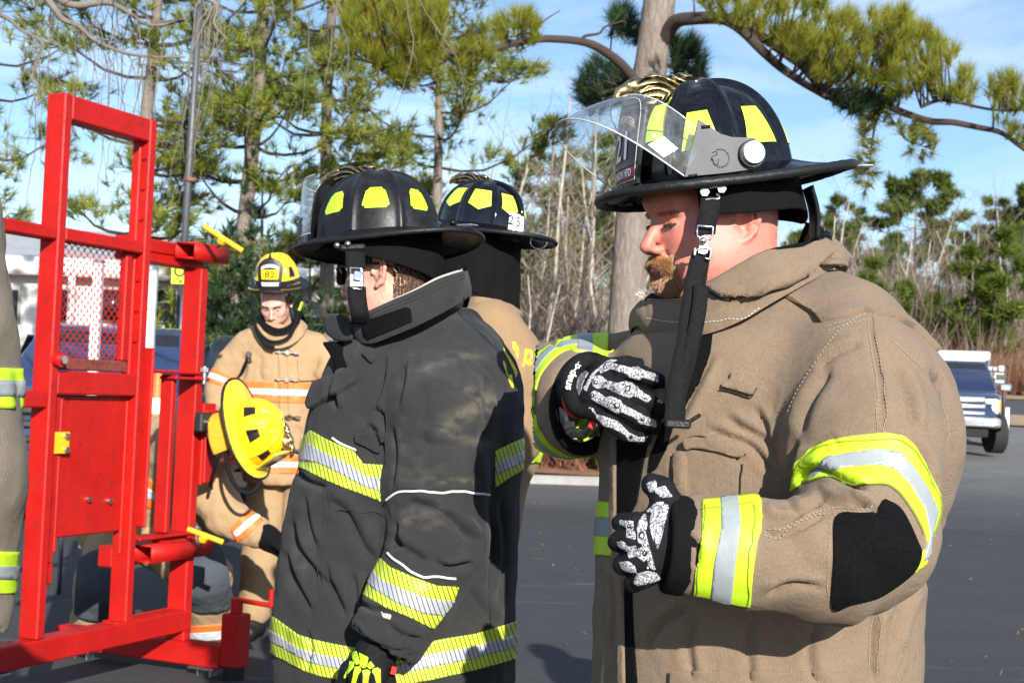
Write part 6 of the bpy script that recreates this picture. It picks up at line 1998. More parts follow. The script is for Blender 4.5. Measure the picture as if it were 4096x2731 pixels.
# clasps down the front
for x, y in ((445, 558), (440, 684), (455, 858), (458, 1026)):
    c = zg(x, y, YD - .20)
    p_ = cD.on(*Zg([(x, y)])[0], 0, .012)[0]
    for dx in (-.045, .0, .045):
        V, F = cyl_vf(p_ + [dx, 0, 0], p_ + [dx, -.012, 0], .017 if dx == 0 else .011, .013 if dx == 0 else .008, 10); mk('clasp', V, F, CHROME, coatD, auto=30)
    V, F = beam_vf(p_ + [-.065, -.006, 0], p_ + [.065, -.006, 0], .014, .010, bev=.002); mk('clasp_bar', V, F, CHROME, coatD, smooth=False)
# radio strap clip on his right chest
V, F = ribbon(smooth_poly([cD.on(*Zg([p])[0], None, .014)[0] for p in ((265, 560), (250, 610), (220, 660), (185, 690))], 14), .014, (1, 0, .5), .004); mk('radio_strap', V, F, WEBBING, coatD)
p_ = cD.on(*Zg([(262, 575)])[0], None, .016)[0]; V, F = box_vf(p_, (.022, .014, .06), np.array(Matrix.Rotation(-.3, 3, 'Y')), .004); mk('strap_clip', V, F, CHROME, coatD, auto=30)
# collar and black hood
G, O = collar_surf([Zg([(x, y)])[0] + (Y,) for x, y, Y in ((300, 420, YD), (305, 440, YD - .08), (340, 470, YD - .14), (400, 490, YD - .16), (460, 470, YD - .14), (505, 420, YD - .08), (512, 395, YD))],
                   [Zg([(x, y)])[0] + (Y,) for x, y, Y in ((270, 440, YD), (285, 480, YD - .12), (330, 520, YD - .19), (400, 535, YD - .21), (470, 515, YD - .19), (525, 470, YD - .12), (545, 430, YD))], YD, bulge=.006, nu=60, nv=12, seed=3)
V, F = solid_grid(G, O, .012); mk('collar', V, F, TAN_D, coatD)
V, F = grid_vf((G - O * .022)[:, 4:] + np.array([0, 0, .06])); mk('hood', V, F, BLACKCLOTH, coatD)
xd = XF(at(*Zn([(1712, 1020)])[0], YD), rad(-94), rad(32), rad(2), (1, 1, 1.02))
DV, DF = make_head(jowl=.0, neck=.058, h=.004)
bodyD = mk('body', xd(DV), DF, SKIN, D, attr={'tone': face_tone(DV, (.70, .43, .34), (.60, .22, .22), (.70, .30, .25), .8)})
DN = normals(DV, DF); X, Yl, Zz = DV[:, 0], np.abs(DV[:, 1]), DV[:, 2]
mm = (X > .085) & (Zz < -.054) & (Zz > -.066) & (Yl < .026)
grow('moustache', pick(mm, 700), (.3, 0, -1), .006, .0006, BEARD, .3, .2, bodyD, (DV, DN), xd)
mm = (X > .07) & (Zz > .012) & (Zz < .022) & (Yl > .012) & (Yl < .05)
grow('eyebrow', pick(mm, 500), (0, 0, .2), .006, .0007, BROWN, .5, .3, bodyD, (DV, DN), xd)
mm = (Yl > .055) & (Zz > -.01) & (Zz < .05) & (X < .04)
grow('hair', pick(mm, 2500), (0, 0, -1), .012, .0008, BROWN, .4, .2, bodyD, (DV, DN), xd)
xD = XF(at(*Zn([(1735, 800)])[0], YD), rad(-94), rad(15), rad(2), 1.07)
hD = Helmet(xD, h=.150, a=.138, b=.113, rib=.006)
helmD = hD.build('yellow fire helmet with number 82 shield, worn by the young man looking down', YEL_SHELL, trim_r=.006, brim_mat=RUBBER)
def yellow_extras(hh, root):
    for ph in (62, -62, 112, -112, 158, -158):
        hh.sticker(rad(ph), .042, .092, .022, .011, STICK_BLACK)
    # black band and yellow flash on the brim
    a = np.linspace(0, 2 * np.pi, 121); z = np.linspace(.004, .028, 4)
    A_, Z_ = np.meshgrid(a, z, indexing='ij'); V, F = grid_vf(hh.S(A_, Z_, .0016)); mk('black_band', hh.xf(V), F[:, ::-1], STICK_BLACK, root)
    for s0, s1 in ((.42, 1.25), (-1.25, -.42)):
        a = np.linspace(s0, s1, 24); o = hh.outline(a) * np.array([.97, .97, 1]); i_ = o * np.array([.88, .88, 1])
        G = np.stack([i_, o], 1); G[..., 2] += .006; V, F = grid_vf(G); mk('brim_flash', hh.xf(V), F, YEL_SHELL, root)
yellow_extras(hD, helmD)
hD.shield(stitch=False)
hD.shield_panel(-.72, .72, .30, .62, YEL_SHELL, off=.002, name='number_panel')
hD.shield_text('82', .46, .045, STICK_BLACK, off=.004, wide=1.15)
hD.shield_panel(-.72, .72, .70, .80, WHITE, off=.002, arc=.14, name='title_panel')
for k in range(-3, 4): hD.shield_panel(k * .2 - .07, k * .2 + .05, .725, .78, RED_TEXT, off=.003, arc=.14, name='title_mark')
hD.shield_panel(-.8, .8, .08, .2, WHITE, off=.002, name='title_panel')
for k in range(-4, 5): hD.shield_panel(k * .17 - .055, k * .17 + .055, .11, .17, RED_TEXT, off=.003, name='title_mark')
pk = hD.shieldpt(np.array([-.22, .22, 0]), np.array([.98, .98, 1.28]), .003); mk('shield_tip', hD.xf(pk), [(0, 1, 2)], STICK_BLACK, hD.sh, smooth=False)
c = hD.xf(hD.shieldpt(np.array([0.]), np.array([1.02]), .006))[0]; V, F = cyl_vf(c, c + [0, -.006, 0], .008, .006, 10); mk('rivet', V, F, BRASS, hD.sh)
zn = lambda x, y, Y: at(*Zn([(x, y)])[0], Y)
for pts in ([(1450, 930), (1450, 1100), (1490, 1300), (1600, 1440), (1720, 1475), (1850, 1430), (1930, 1300), (1985, 1100), (2010, 940)], [(1470, 1150), (1500, 1350), (1600, 1500), (1700, 1540)]):
    V, F = tube_vf(smooth_poly([zn(x, y, YD - .17 - .06 * math.sin((x - 1400) / 650 * math.pi)) for x, y in pts], 40), .009, 8); mk('chin_strap', V, F, WEBBING, helmD)
V, F = beam_vf(zn(1985, 1120, YD - .2), zn(2025, 1020, YD - .2), .03, .012, bev=.003); mk('strap_light', V, F, LIME, helmD, auto=30)
legs(D, np.array([D_base[0], YD, 0]), .13, (0, -1), .86, TAN_D, (.12, .10, .095))

# ================================================================== person bending behind the red frame
zf = lambda x, y, Y: at(*Zf([(x, y)])[0], Y)
E_base = zf(640, 1500, 7.70); E_base[2] = 0
E = person_root('person in sandy turnout gear bending forward behind the red frame, reaching down', E_base)
tor = [zf(560, 800, 7.81), zf(700, 640, 7.81), zf(850, 500, 7.65), zf(1035, 415, 7.12)]
armE = [zf(965, 520, 7.15), zf(1000, 680, 7.10), zf(1075, 790, 7.06), zf(1215, 860, 7.04)]
armE2 = [zf(930, 470, 7.92), zf(960, 680, 7.98), zf(1000, 830, 7.92)]
def fE(P):
    d = chain(P, tor, [.235, .245, .235, .165], .05)
    d = smin(d, chain(P, armE, [.12, .11, .096, .082], .03), .04)
    return smin(d, chain(P, armE2, [.10, .09, .07], .03), .04)
q = np.array(tor + armE + armE2)
V, F = surface_nets(fE, q.min(0) - .26, q.max(0) + .26, .024); V = relax(V, F, 2, .5); V, F = subdiv(V, F); V = relax(V, F, 2, .5)
Pt = (V[:, 0], V[:, 1], V[:, 2])
cE = Surf(V, F, np.where(chain(Pt, armE, [.12, .11, .096, .082], .03) < chain(Pt, tor, [.235, .245, .235, .165], .05) - .004, 1, 0))
cE.disp(.011 * fbm(cE.V, 9, 61, 3) + .004 * fbm(cE.V, 24, 65, 2))
coatE = mk('turnout_coat', cE.V, cE.F, TAN_D, E)
pe = lambda n_, m_, poly, **k: cE.mkpatch(n_, m_, coatE, Zf(poly), **k)
pe('orange_band', ORANGE, [(1085, 840), (1130, 790), (1190, 745), (1240, 800), (1175, 870), (1120, 905)], lab=1, off=.005, th=.01, front=False)
pe('silver_band', SILVER_W, [(1100, 858), (1150, 812), (1210, 768), (1228, 786), (1170, 832), (1115, 880)], lab=1, off=.007, th=.01, front=False)
pe('orange_band', ORANGE, [(560, 600), (700, 610), (760, 640), (760, 760), (700, 740), (560, 710)], lab=0, off=.005, th=.01)
pe('silver_band', SILVER_W, [(560, 640), (700, 650), (760, 680), (760, 715), (700, 695), (560, 675)], lab=0, off=.007, th=.01)
# cuff and glove
wE = armE[-1] - armE[-2]; wE /= np.linalg.norm(wE)
def fgE(P):
    h0 = armE[-1]
    d = cone(P, tuple(h0 - wE * .03), tuple(h0 + wE * .06), .062, .058)
    d = smin(d, cone(P, tuple(h0 + wE * .05), tuple(h0 + wE * .15 + [0, 0, -.02]), .056, .046), .03)
    for k in range(4):
        o_ = np.array([0, -.03 + .022 * k, .035 - .022 * k])
        d = smin(d, chain(P, [h0 + wE * .14 + o_, h0 + wE * .20 + o_ * 1.1 + [0, 0, -.02], h0 + wE * .235 + o_ * 1.1 + [0, 0, -.05]], [.02, .0175, .015], .008), .008)
    return smin(d, chain(P, [h0 + wE * .08 + [0, -.05, .0], h0 + wE * .15 + [0, -.075, -.01]], [.022, .017], .01), .012)
V, F = surface_nets(fgE, armE[-1] - .2, armE[-1] + .3, .008); mk('glove', relax(V, F, 2, .4), F, BLACKCLOTH, E)
# legs: one planted behind the posts, one bent to the right, padded knees
l1 = [zf(560, 860, 7.76), zf(470, 1090, 7.54), zf(420, 1360, 7.70), zf(430, 1500, 7.70)]
l2 = [zf(700, 870, 7.81), zf(975, 1060, 7.54), zf(985, 1300, 7.76), zf(985, 1400, 7.79)]
PAD = M('grey_blue_pad', (.045, .055, .066), .85, bmp=.6, bscale=60)
for pts in (l1, l2):
    fn = lambda P: chain(P, pts, [.16, .125, .108, .105], .04)
    q = np.array(pts); V, F = surface_nets(fn, q.min(0) - .17, q.max(0) + .17, .02); V = relax(V, F, 2, .5); V, F = subdiv(V, F); V = relax(V, F, 2, .5)
    S = Surf(V, F); S.disp(.010 * fbm(S.V, 10, 71, 3)); tr = mk('trouser_leg', S.V, S.F, TAN_D, E)
    if pts is l1:
        for poly, m_, o_, nm in (([(385, 1000), (450, 960), (520, 965), (560, 1240), (390, 1245), (370, 1180)], PAD, .03, 'knee_pad'), ([(280, 1420), (560, 1425), (560, 1475), (280, 1470)], ORANGE, .006, 'orange_band')):
            S.mkpatch(nm, m_, tr, Zf(poly), off=o_, th=o_ + .01, front=(m_ is PAD), smoothp=40 if m_ is PAD else 0)
    else:
        for poly, m_, o_, nm in (([(900, 960), (1000, 930), (1050, 1000), (1075, 1180), (1000, 1215), (905, 1190)], PAD, .03, 'knee_pad'), ([(900, 1300), (1000, 1295), (1090, 1285), (1090, 1390), (900, 1400)], ORANGE, .006, 'orange_band'), ([(900, 1330), (1000, 1325), (1090, 1315), (1090, 1355), (900, 1368)], SILVER_W, .008, 'silver_band')):
            S.mkpatch(nm, m_, tr, Zf(poly), off=o_, th=o_ + .01, front=(m_ is PAD), smoothp=40 if m_ is PAD else 0)
for pts in (l1, l2):
    foot = np.array(pts[-1]); foot[2] = 0
    fb = lambda P: smax(smin(cone(P, tuple(foot + [0, 0, .25]), tuple(foot + [0, 0, .06]), .068, .062), cone(P, tuple(foot + [0, 0, .05]), tuple(foot + [.17, -.06, .045]), .055, .052), .04), -P[2], .006)
    V, F = surface_nets(fb, foot + [-.1, -.2, -.02], foot + [.28, .14, .34], .012); mk('boot', relax(V, F, 1, .5), F, RUBBER, E)
# head hanging down in its helmet: crown to the right, face to the ground
class XM(XF):
    def __init__(s, o, fwd, up, scale=1.0):
        f = np.asarray(fwd, float); f /= np.linalg.norm(f); u = np.asarray(up, float); u = u - f * (u @ f); u /= np.linalg.norm(u)
        s.R = np.stack([f, np.cross(u, f), u], 1); s.o = np.asarray(o, float); s.s = np.broadcast_to(np.asarray(scale, float), (3,))
upE, fwE = (.93, -.32, -.20), (.33, -.08, -.94)
xE = XM(zf(1185, 395, 6.77), fwE, upE, 1.17)
plain_head(E, XM(xE(np.array([[-.01, 0, -.08]]))[0], fwE, upE), cut=-.10)
hE = Helmet(xE, h=.150, a=.138, b=.113, rib=.005)
helmE = hE.build('yellow fire helmet tipped forward on the bending person, crown facing right', YEL_SHELL, trim_r=.006)
for ph in (35, 82, -35, -82, 128, -128): hE.sticker(rad(ph), .042, .088, .022, .013, STICK_BLACK)
hE.eagle()
hE.shield(mat=YEL_SHELL)
hE.shield_panel(-.7, .7, .62, .78, WHITE, off=.002, name='title_panel'); hE.shield_panel(-.5, .5, .25, .5, STICK_BLACK, off=.002, name='number_panel')
a = np.linspace(0, 6.283, 17)[:-1]
c0 = hE.S(rad(98), .045, .002); N0 = (hE.S(rad(98), .045, .01) - c0)
bb = np.array([hE.S(rad(98) + .017 / .115 * math.cos(t), .045 + .017 * math.sin(t), .002) for t in a]); rs = mk('round_sticker', xE(bb), [tuple(range(16))], WHITE, helmE, smooth=False)
bb = np.array([hE.S(rad(98) + .010 / .115 * math.cos(t), .045 + .010 * math.sin(t), .0035) for t in a]); mk('round_mark', xE(bb), [tuple(range(16))], RED_TEXT, rs, smooth=False)
V, F = tube_vf(smooth_poly([zf(1065, 440, 6.71), zf(1075, 560, 6.69), zf(1120, 650, 6.66), zf(1180, 672, 6.66), zf(1225, 630, 6.69)], 24), .010, 8); mk('chin_strap', V, F, WEBBING, helmE)
V, F = tube_vf(smooth_poly([zf(1055, 460, 6.71), zf(1020, 520, 6.71), zf(1000, 600, 6.77), zf(990, 640, 6.82)], 20), .009, 8); mk('chin_strap', V, F, WEBBING, helmE)
curtain(xE, helmE, 70, .120, .108, -.004, lambda s: -.13, seed=18, mat=fabric('yellow_curtain', (.70, .42, .03)))

# ================================================================== bystanders at the picture's edges
def stander(label, pos, heading, mat, scale=1.0, helm=None, arm_out=.27, seed=0, h=.014, armfn=None):
    """A standing figure in turnout gear built round pos (ground point), facing heading (radians)."""
    pos = np.asarray(pos, float); R = np.array(Matrix.Rotation(heading, 3, 'Z'))
    w = lambda x, y, z: pos + R @ np.array([x, y, z]) * scale
    root = person_root(label, pos)
    ax = abs(math.cos(heading)); mixd = lambda d, s_: math.sqrt((d * ax) ** 2 + (s_ * math.sin(heading)) ** 2)
    prof = [(.80, .20, .24), (1.0, .19, .235), (1.2, .18, .235), (1.35, .17, .23), (1.45, .15, .21), (1.52, .11, .15), (1.56, .08, .10)]
    tab = np.array([(pos[2] + z * scale, pos[0], pos[1], mixd(d, s_) * scale, math.sqrt((d * math.sin(heading)) ** 2 + (s_ * ax) ** 2) * scale) for z, d, s_ in prof])
    arms = []
    for sg in (1, -1):
        arms.append(([w(0, sg * .19, 1.43), w(0, sg * arm_out, 1.25), w(.02, sg * (arm_out + .02), 1.08), w(.08, sg * (arm_out + .01), .84)], [.095 * scale, .10 * scale, .095 * scale, .078 * scale]))
    lo = pos + np.array([-.5, -.5, .74]); hi = pos + np.array([.5, .5, 1.72 * max(1, scale)])
    S = garment(tab, arms, h, lo, hi)
    S.disp(.008 * fbm(S.V * np.array([9, 9, 5]), 1, seed, 3) + .003 * fbm(S.V, 22, seed + 4, 2))
    coat = mk('turnout_coat', S.V, S.F, mat, root)
    ring = [lambda V: V[:, 2] - (pos[2] + 1.13), lambda V: (pos[2] + 1.205) - V[:, 2]]
    S.mkpatch('lime_band', LIME, coat, None, lab=0, fields=ring, off=.003, front=False)
    plain_head(root, XF(w(0, 0, 1.70 if scale < 1.1 else 1.63), heading, rad(3)))
    for sg in (1, -1):
        hp = w(.09, sg * (arm_out + .01), .80)
        fgl = lambda P: smin(cone(P, tuple(hp), tuple(hp + [0, 0, -.09]), .045, .042), chain(P, [tuple(hp + [0, 0, -.08]), tuple(hp + [.01, 0, -.17])], [.038, .026], .02), .02)
        V, F = surface_nets(fgl, hp - .24, hp + .1, .012); mk('glove', relax(V, F, 1, .4), F, GLOVE_BLK, root)
    legs(root, pos, .12, (math.cos(heading), math.sin(heading)), .84, mat)
    return root, S, coat
# left edge: grey-khaki sleeve
pF = np.array([-1.135, 0, 0])
Fp, cF, coatF = stander('person in grey-khaki turnout coat cut off by the left picture edge', (pF[0], 2.27, 0), rad(82), KHAKI_F, 1.14, arm_out=.205, seed=81, h=.02)
cF.fold([(Zf([(60, 100), (90, 300), (60, 600)]), 14, .008), (Zf([(20, 300), (50, 500), (30, 800)]), 16, .01), (Ze([(20, 1000), (80, 1200), (60, 1400)]), 16, .008)])
for ya, yb, m_, o_ in ((1472, 1633, LIME, .003), (1520, 1585, SILVER, .0045), (2205, 2370, LIME, .003), (2262, 2315, SILVER, .0045)):
    cF.mkpatch('lime_band' if m_ is LIME else 'silver_band', m_, coatF, [(-900, ya - 20), (300, ya + 6), (300, yb + 6), (-900, yb - 20)], lab=2, off=o_, th=.008, front=False)
# right of the picture: only the shadow of this one reaches the view
stander('person in sandy turnout coat standing just outside the right picture edge', (1.48, 3.2, 0), rad(170), TAN_C, 1.15, seed=91, h=.02)
# ================================================================== red steel door-forcing frame
def red_paint():
    m, nt, p = nodes('red_paint')
    v = objv(nt)
    n1 = tx(nt, 'Noise', 6.0, v, Detail=6.0, Roughness=.6)
    c = mixcol(nt, ramp(nt, n1.outputs['Fac'], .3, .7), (.37, .005, .003), (.47, .009, .005))
    n2 = tx(nt, 'Noise', 38.0, v, Detail=9.0, Roughness=.75)
    c = mixcol(nt, ramp(nt, n2.outputs['Fac'], .55, .68, 0, .85), c, (.075, .016, .013))
    mp = nt.nodes.new('ShaderNodeMapping'); mp.inputs['Scale'].default_value = (1, 1, .12); nt.links.new(v, mp.inputs['Vector'])
    n3 = tx(nt, 'Noise', 30.0, mp.outputs['Vector'], Detail=5.0, Roughness=.7)
    c = mixcol(nt, ramp(nt, n3.outputs['Fac'], .52, .72, 0, .5), c, (.24, .010, .010))
    nt.links.new(c, p.inputs['Base Color'])
    nt.links.new(ramp(nt, n2.outputs['Fac'], .3, .7, .34, .7), p.inputs['Roughness'])
    p.inputs['Specular IOR Level'].default_value = .3
    n4 = tx(nt, 'Noise', 9.0, v, Detail=2.0)
    bump(nt, p, n4.outputs['Fac'], .25, .004)
    return m
RED = red_paint()
RUST = M('rusty_red', (.16, .035, .02), .85, var=.4, vscale=40, dirt=(.30, .02, .015), damt=.7, dscale=30)
YELP = M('yellow_paint', (.82, .47, .01), .35, var=.08)

FP1 = at(264, 370, 5.85)
Y2_ = 6.45
for _ in range(40):
    p = at(632, 484, Y2_); Y2_ += (FP1[2] - p[2]) / ((at(632, 484, Y2_ + .01)[2] - p[2]) / .01 + 1e-9)
    Y2_ = min(max(Y2_, 5.9), 7.2)
FP2 = at(632, 484, Y2_)
U1 = FP2 - FP1; U1[2] = 0; FLEN = np.linalg.norm(U1); U1 /= FLEN
N1 = np.array([U1[1], -U1[0], 0.0])
UP = np.array([0, 0, 1.0])
FO = np.array([FP1[0], FP1[1], 0.0])
print('frame', FLEN, U1, FP1, Y2_)
def fs(q, t=0.0):
    """(s, z) on the frame plane (offset t towards the viewer's right) under a photograph pixel."""
    d = ray(q)
    k = (N1 @ (FO + N1 * t - CAM)) / (N1 @ d)
    p = CAM + d * k
    return (p - FO) @ U1, p[2]
W3 = lambda s, t, z: FO + U1 * s + N1 * t + UP * z
FR = thing('door_forcing_frame', 'tall red steel forcible-entry door prop with mesh panel and yellow handles', 'training prop', FO)
RF = np.stack([U1, N1, UP], 1)
def fbox(name, s0, s1, t0, t1, z0, z1, mat=None, parent=None, bev=.006):
    V, F = box_vf(W3((s0 + s1) / 2, (t0 + t1) / 2, (z0 + z1) / 2), (abs(s1 - s0), abs(t1 - t0), abs(z1 - z0)), RF, bev)
    return mk(name, V, F, mat or RED, parent or FR, smooth=False)
def fcyl(name, a, b, r, mat, n=14, parent=None, r1=None):
    V, F = cyl_vf(W3(*a), W3(*b), r, r1, n); return mk(name, V, F, mat, parent or FR, auto=35)
zq_ = lambda Z, x, y, t=0.0: fs(Z([(x, y)])[0], t)
def hollow(name, s0, s1, t0, t1, z0, z1, w=.007, mat=None):
    """Square tube open at its near end (four walls and a dark far stop)."""
    P = []
    for a in ((t0, t0 + w, z0, z1), (t1 - w, t1, z0, z1), (t0 + w, t1 - w, z0, z0 + w), (t0 + w, t1 - w, z1 - w, z1)):
        P.append(box_vf(W3((s0 + s1) / 2, (a[0] + a[1]) / 2, (a[2] + a[3]) / 2), (s1 - s0, a[1] - a[0], a[3] - a[2]), RF, 0))
    P.append(box_vf(W3(s0 + (s1 - s0) * .7, (t0 + t1) / 2, (z0 + z1) / 2), (.01, t1 - t0 - 2 * w, z1 - z0 - 2 * w), RF, 0))
    V, F = join(*P); return mk(name, V, F, mat or RED, FR, smooth=False)
ztop = FP1[2]
pw = .048
s_rp = FLEN - pw
zb_l = zq_(Zf, 150, 1372)[1]
s_mid = zq_(Ze, 760, 862)
# main frame
fbox('post', 0, pw, -.098, 0, zb_l, ztop)
zb_r = zq_(Zf, 575, 1290)[1]
fbox('post', s_rp, FLEN, -.098, 0, zb_r, ztop - .001)
# inner flange with bolt heads on the right post
fbox('flange', s_rp - .012, s_rp - .001, -.055, -.042, zb_r + .3, ztop - .12)
for k, zz in enumerate(np.linspace(zq_(Ze, 690, 1385)[1], zq_(Ze, 752, 428)[1], 7)):
    fcyl('bolt', (s_rp - .001, -.022, zz), (s_rp - .012, -.022, zz), .009, RED, 8)
fbox('top_bar', pw + .001, s_rp - .001, -.097, -.002, ztop - .105, ztop - .002)
z1t, z1b = zq_(Ze, 335, 795)[1], zq_(Ze, 330, 850)[1]
fbox('cross_bar', pw + .001, s_rp - .001, -.095, -.003, z1b - .01, z1t)
# left and right wings at the same height
fbox('wing_bar', -1.15, -.001, -.090, -.004, z1b - .012, z1t - .004)
fbox('wing_bar', -1.15, -.02, -.62, -.54, z1b - .30, z1b - .20)
fbox('wing_post', -.62, -.55, -.62, -.52, .18, z1b - .20)
s_w0, s_w1 = FLEN + .002, zq_(Ze, 1020, 900, .03)[0]
s_end = zq_(Ze, 1200, 940, .03)[0]
zt_w, zb_w = zq_(Ze, 1022, 872, .03)[1], zq_(Ze, 1022, 960, .03)[1]
fbox('wing_bar', s_w0 - .04, s_w1 + .2, -.18, -.088, zb_w + .012, zt_w - .004)
fbox('wing_bar', s_w0 - .04, s_w1 + .25, -.178, -.090, zb_w - .035, zb_w + .010)
hollow('sleeve_tube', s_w1, s_end, -.085, .03, zb_w, zt_w)
# second post and its mates
s_sp = zq_(Ze, 1055, 1010)[0]
zb_s = zq_(Zf, 868, 1372)[1]
fbox('post', s_sp, s_sp + .058, -.105, 0, zb_s, zb_w - .036)
s_np = zq_(Zf, 800, 500)[0]
z_np1, z_np0 = zq_(Zf, 800, 115)[1], zq_(Zf, 795, 862)[1]
fbox('hinge_post', s_np, s_np + .035, -.075, -.004, z_np0, z_np1)
for zz in (z_np1 + .012, z_np0 - .012):
    fbox('hinge_plate', FLEN + .01, s_sp + .06, -.088, .012, zz - .008, zz + .008)
    fbox('hinge_plate', s_np - .02, s_sp + .075, -.07, .03, zz - .034, zz - .020)
    sb = s_sp + .03
    fcyl('hinge_bolt', (sb, .022, zz - .05), (sb, .022, zz + .035), .011, STEEL, 8)
    fcyl('hinge_nut', (sb, .022, zz + .008), (sb, .022, zz + .028), .02, CHROME, 6)
fbox('angle_bar', FLEN + .012, FLEN + .03, -.06, .03, zq_(Zf, 690, 830)[1], zq_(Zf, 700, 10)[1] + .02)
# lock plate with black hasp box
zl1, zl0 = zq_(Zf, 940, 250, .03)[1], zq_(Zf, 940, 640, .03)[1]
fbox('lock_plate', s_sp + .058, s_sp + .16, -.02, .012, zl0, zl1)
fbox('lock_plate', s_sp + .06, s_sp + .155, .013, .03, zl0 + .01, zl1 - .03)
hb = zq_(Zf, 955, 340, .05)
fbox('hasp_box', hb[0] - .045, hb[0] + .05, .031, .075, hb[1] - .045, hb[1] + .048, M('black_steel', (.02, .02, .021), .45), None, .008)
fcyl('hasp_bolt', (hb[0], .075, hb[1]), (hb[0], .088, hb[1]), .014, STEEL, 8)
a = np.linspace(0, 2 * np.pi, 20, endpoint=False)
V, F = tube_vf(W3(hb[0] + .07, .06, hb[1] - .02) + np.stack([.032 * np.cos(a), 0 * a, .036 * np.sin(a)], 1), .006, 8, closed=True); mk('shackle', V, F, CHROME, FR)
# bars between the posts
zm1, zm0 = zq_(Zf, 250, 95)[1], zq_(Zf, 250, 208)[1]
fbox('cross_bar', pw + .001, s_rp - .001, -.094, -.004, zm0, zm1)
fbox('panel_sill', pw + .002, s_rp - .04, -.086, -.03, zm1 + .004, zm1 + .055, RUST)
fbox('panel_stile', s_rp - .075, s_rp - .03, -.075, -.035, zm1 + .056, z1b - .012)
# expanded-metal mesh
m0, m1, mz0, mz1 = pw + .004, s_rp - .076, zm1 + .056, z1b - .011
nc, nr = 11, 13
parts = []
cw, chh = (m1 - m0) / nc, (mz1 - mz0) / nr
for i in range(nc):
    for sgn in (0, 1):
        pts = []
        for j in range(2 * nr + 1):
            off = (.5 if j % 2 else 0)
            sx = m0 + (i + (off if sgn == 0 else 1 - off)) * cw
            pts.append(W3(sx + (0 if j % 2 else 0), -.055 + .004 * (1 if (j + sgn) % 2 else -1), mz0 + j * chh / 2))
        parts.append(tube_vf(np.array(pts), .0025, 4))
V, F = join(*parts); tag(mk('mesh_panel', V, F, RED, FR, smooth=False), kind='stuff')
# door leaf below with bolts, hinge leaf in yellow
zd0, zd1 = zq_(Zf, 420, 868, -.05)[1], zm0 - .002
fbox('door_leaf', pw + .09, s_rp - .002, -.070, -.048, zd0, zd1)
fbox('door_stile', pw + .002, pw + .06, -.088, -.03, zd0 - .10, zd1)
fbox('door_stile', pw + .065, pw + .085, -.066, -.035, zd0 - .06, zd1)
for x, y in ((412, 702), (510, 710)):
    b = zq_(Zf, x, y, -.047); fcyl('bolt', (b[0], -.048, b[1]), (b[0], -.030, b[1]), .0125, CHROME, 8)
h0, h1 = zq_(Zf, 235, 490, -.02), zq_(Zf, 330, 385, -.02)
fbox('yellow_plate', h0[0] + .01, h1[0], -.028, -.018, h0[1], h1[1], YELP, None, .003)
for y in (405, 468):
    b = zq_(Zf, 310, y, -.018); fcyl('bolt', (b[0], -.018, b[1]), (b[0], -.006, b[1]), .013, STEEL, 8)
fbox('door_foot', pw + .01, pw + .07, -.075, -.035, zd0 - .19, zd0 - .101)
# lower sleeve tube with its handle
s_l1 = zq_(Zf, 715, 960, .03)[0]; s_l2 = zq_(Zf, 1000, 930, .03)[0]
zt_l, zb_l2 = zq_(Zf, 716, 922, .03)[1], zq_(Zf, 716, 1006, .03)[1]
hollow('sleeve_tube', s_l1, s_l2, -.085, .03, zb_l2, zt_l)
fbox('lower_cross_bar', FLEN - .04, s_sp + .02, -.18, -.099, zt_l - .10, zt_l - .004)
# T handles
for pa_, pb_, st in ((Ze([(1065, 790)])[0], Ze([(1268, 920)])[0], Ze([(1150, 885)])[0]), (Zf([(885, 842)])[0], Zf([(1052, 905)])[0], Zf([(945, 905)])[0])):
    Yh = 6.6
    a_, b_ = at(pa_[0], pa_[1], Yh), at(pb_[0], pb_[1], Yh); c_ = at(st[0], st[1], Yh + .02); m_ = (a_ + b_) / 2
    V, F = cyl_vf(a_, b_, .013, .013, 14); hd = mk('t_handle', V, F, YELP, FR, auto=35)
    V, F = cyl_vf(m_, m_ + (c_ - m_) * .6, .022, .022, 14); mk('handle_boss', V, F, YELP, hd, auto=35)
    V, F = cyl_vf(m_ + (c_ - m_) * .6, c_ + (c_ - m_) * .5, .013, .013, 12); mk('handle_screw', V, F, STEEL, hd)
# base: rail along the frame, rail across it, jack post with crank, castors
zr1, zr0 = zq_(Zf, 580, 1285)[1], zq_(Zf, 585, 1332)[1]
zrl = zq_(Zf, 180, 1360)[1]
zr = (zr1 + zb_r) / 2
fbox('base_rail', -.30, s_sp + .055, -.092, .004, zb_l - .10, zb_l - .001)
fbox('base_rail', FLEN - .1, s_sp + .05, -.09, -.006, zb_l + .0, zb_l + .002)
j_top = Zf([(1118, 1240)])[0]
tJ = None
best = 1e9
for t_ in np.linspace(.2, 1.4, 121):
    pp = proj(W3(s_sp + .03, t_, zb_l)[None])[0]
    if abs(pp[0] - j_top[0]) < best: best, tJ = abs(pp[0] - j_top[0]), t_
def z_at(s, t, ypx):
    lo_, hi_ = -.3, 3.0
    for _ in range(40):
        m_ = (lo_ + hi_) / 2
        if proj(W3(s, t, m_)[None])[0, 1] > ypx: lo_ = m_
        else: hi_ = m_
    return (lo_ + hi_) / 2
sJ = s_sp + .03
zJ = z_at(sJ, tJ, j_top[1])
zrail = z_at(sJ, tJ, Zf([(1065, 1395)])[0][1]); zrail0 = z_at(sJ, tJ, Zf([(1065, 1500)])[0][1])
fbox('cross_rail', sJ - .05, sJ + .05, -.75, tJ - .051, zrail0, zrail)
fbox('jack_post', sJ - .05, sJ + .05, tJ - .05, tJ + .05, max(.06, zrail0 - .08), zJ)
fcyl('jack_foot', (sJ, tJ, .0), (sJ, tJ, .09), .05, RUBBER, 16)
fcyl('crank_socket', (sJ, tJ, zJ), (sJ, tJ, zJ + .07), .028, RED, 14)
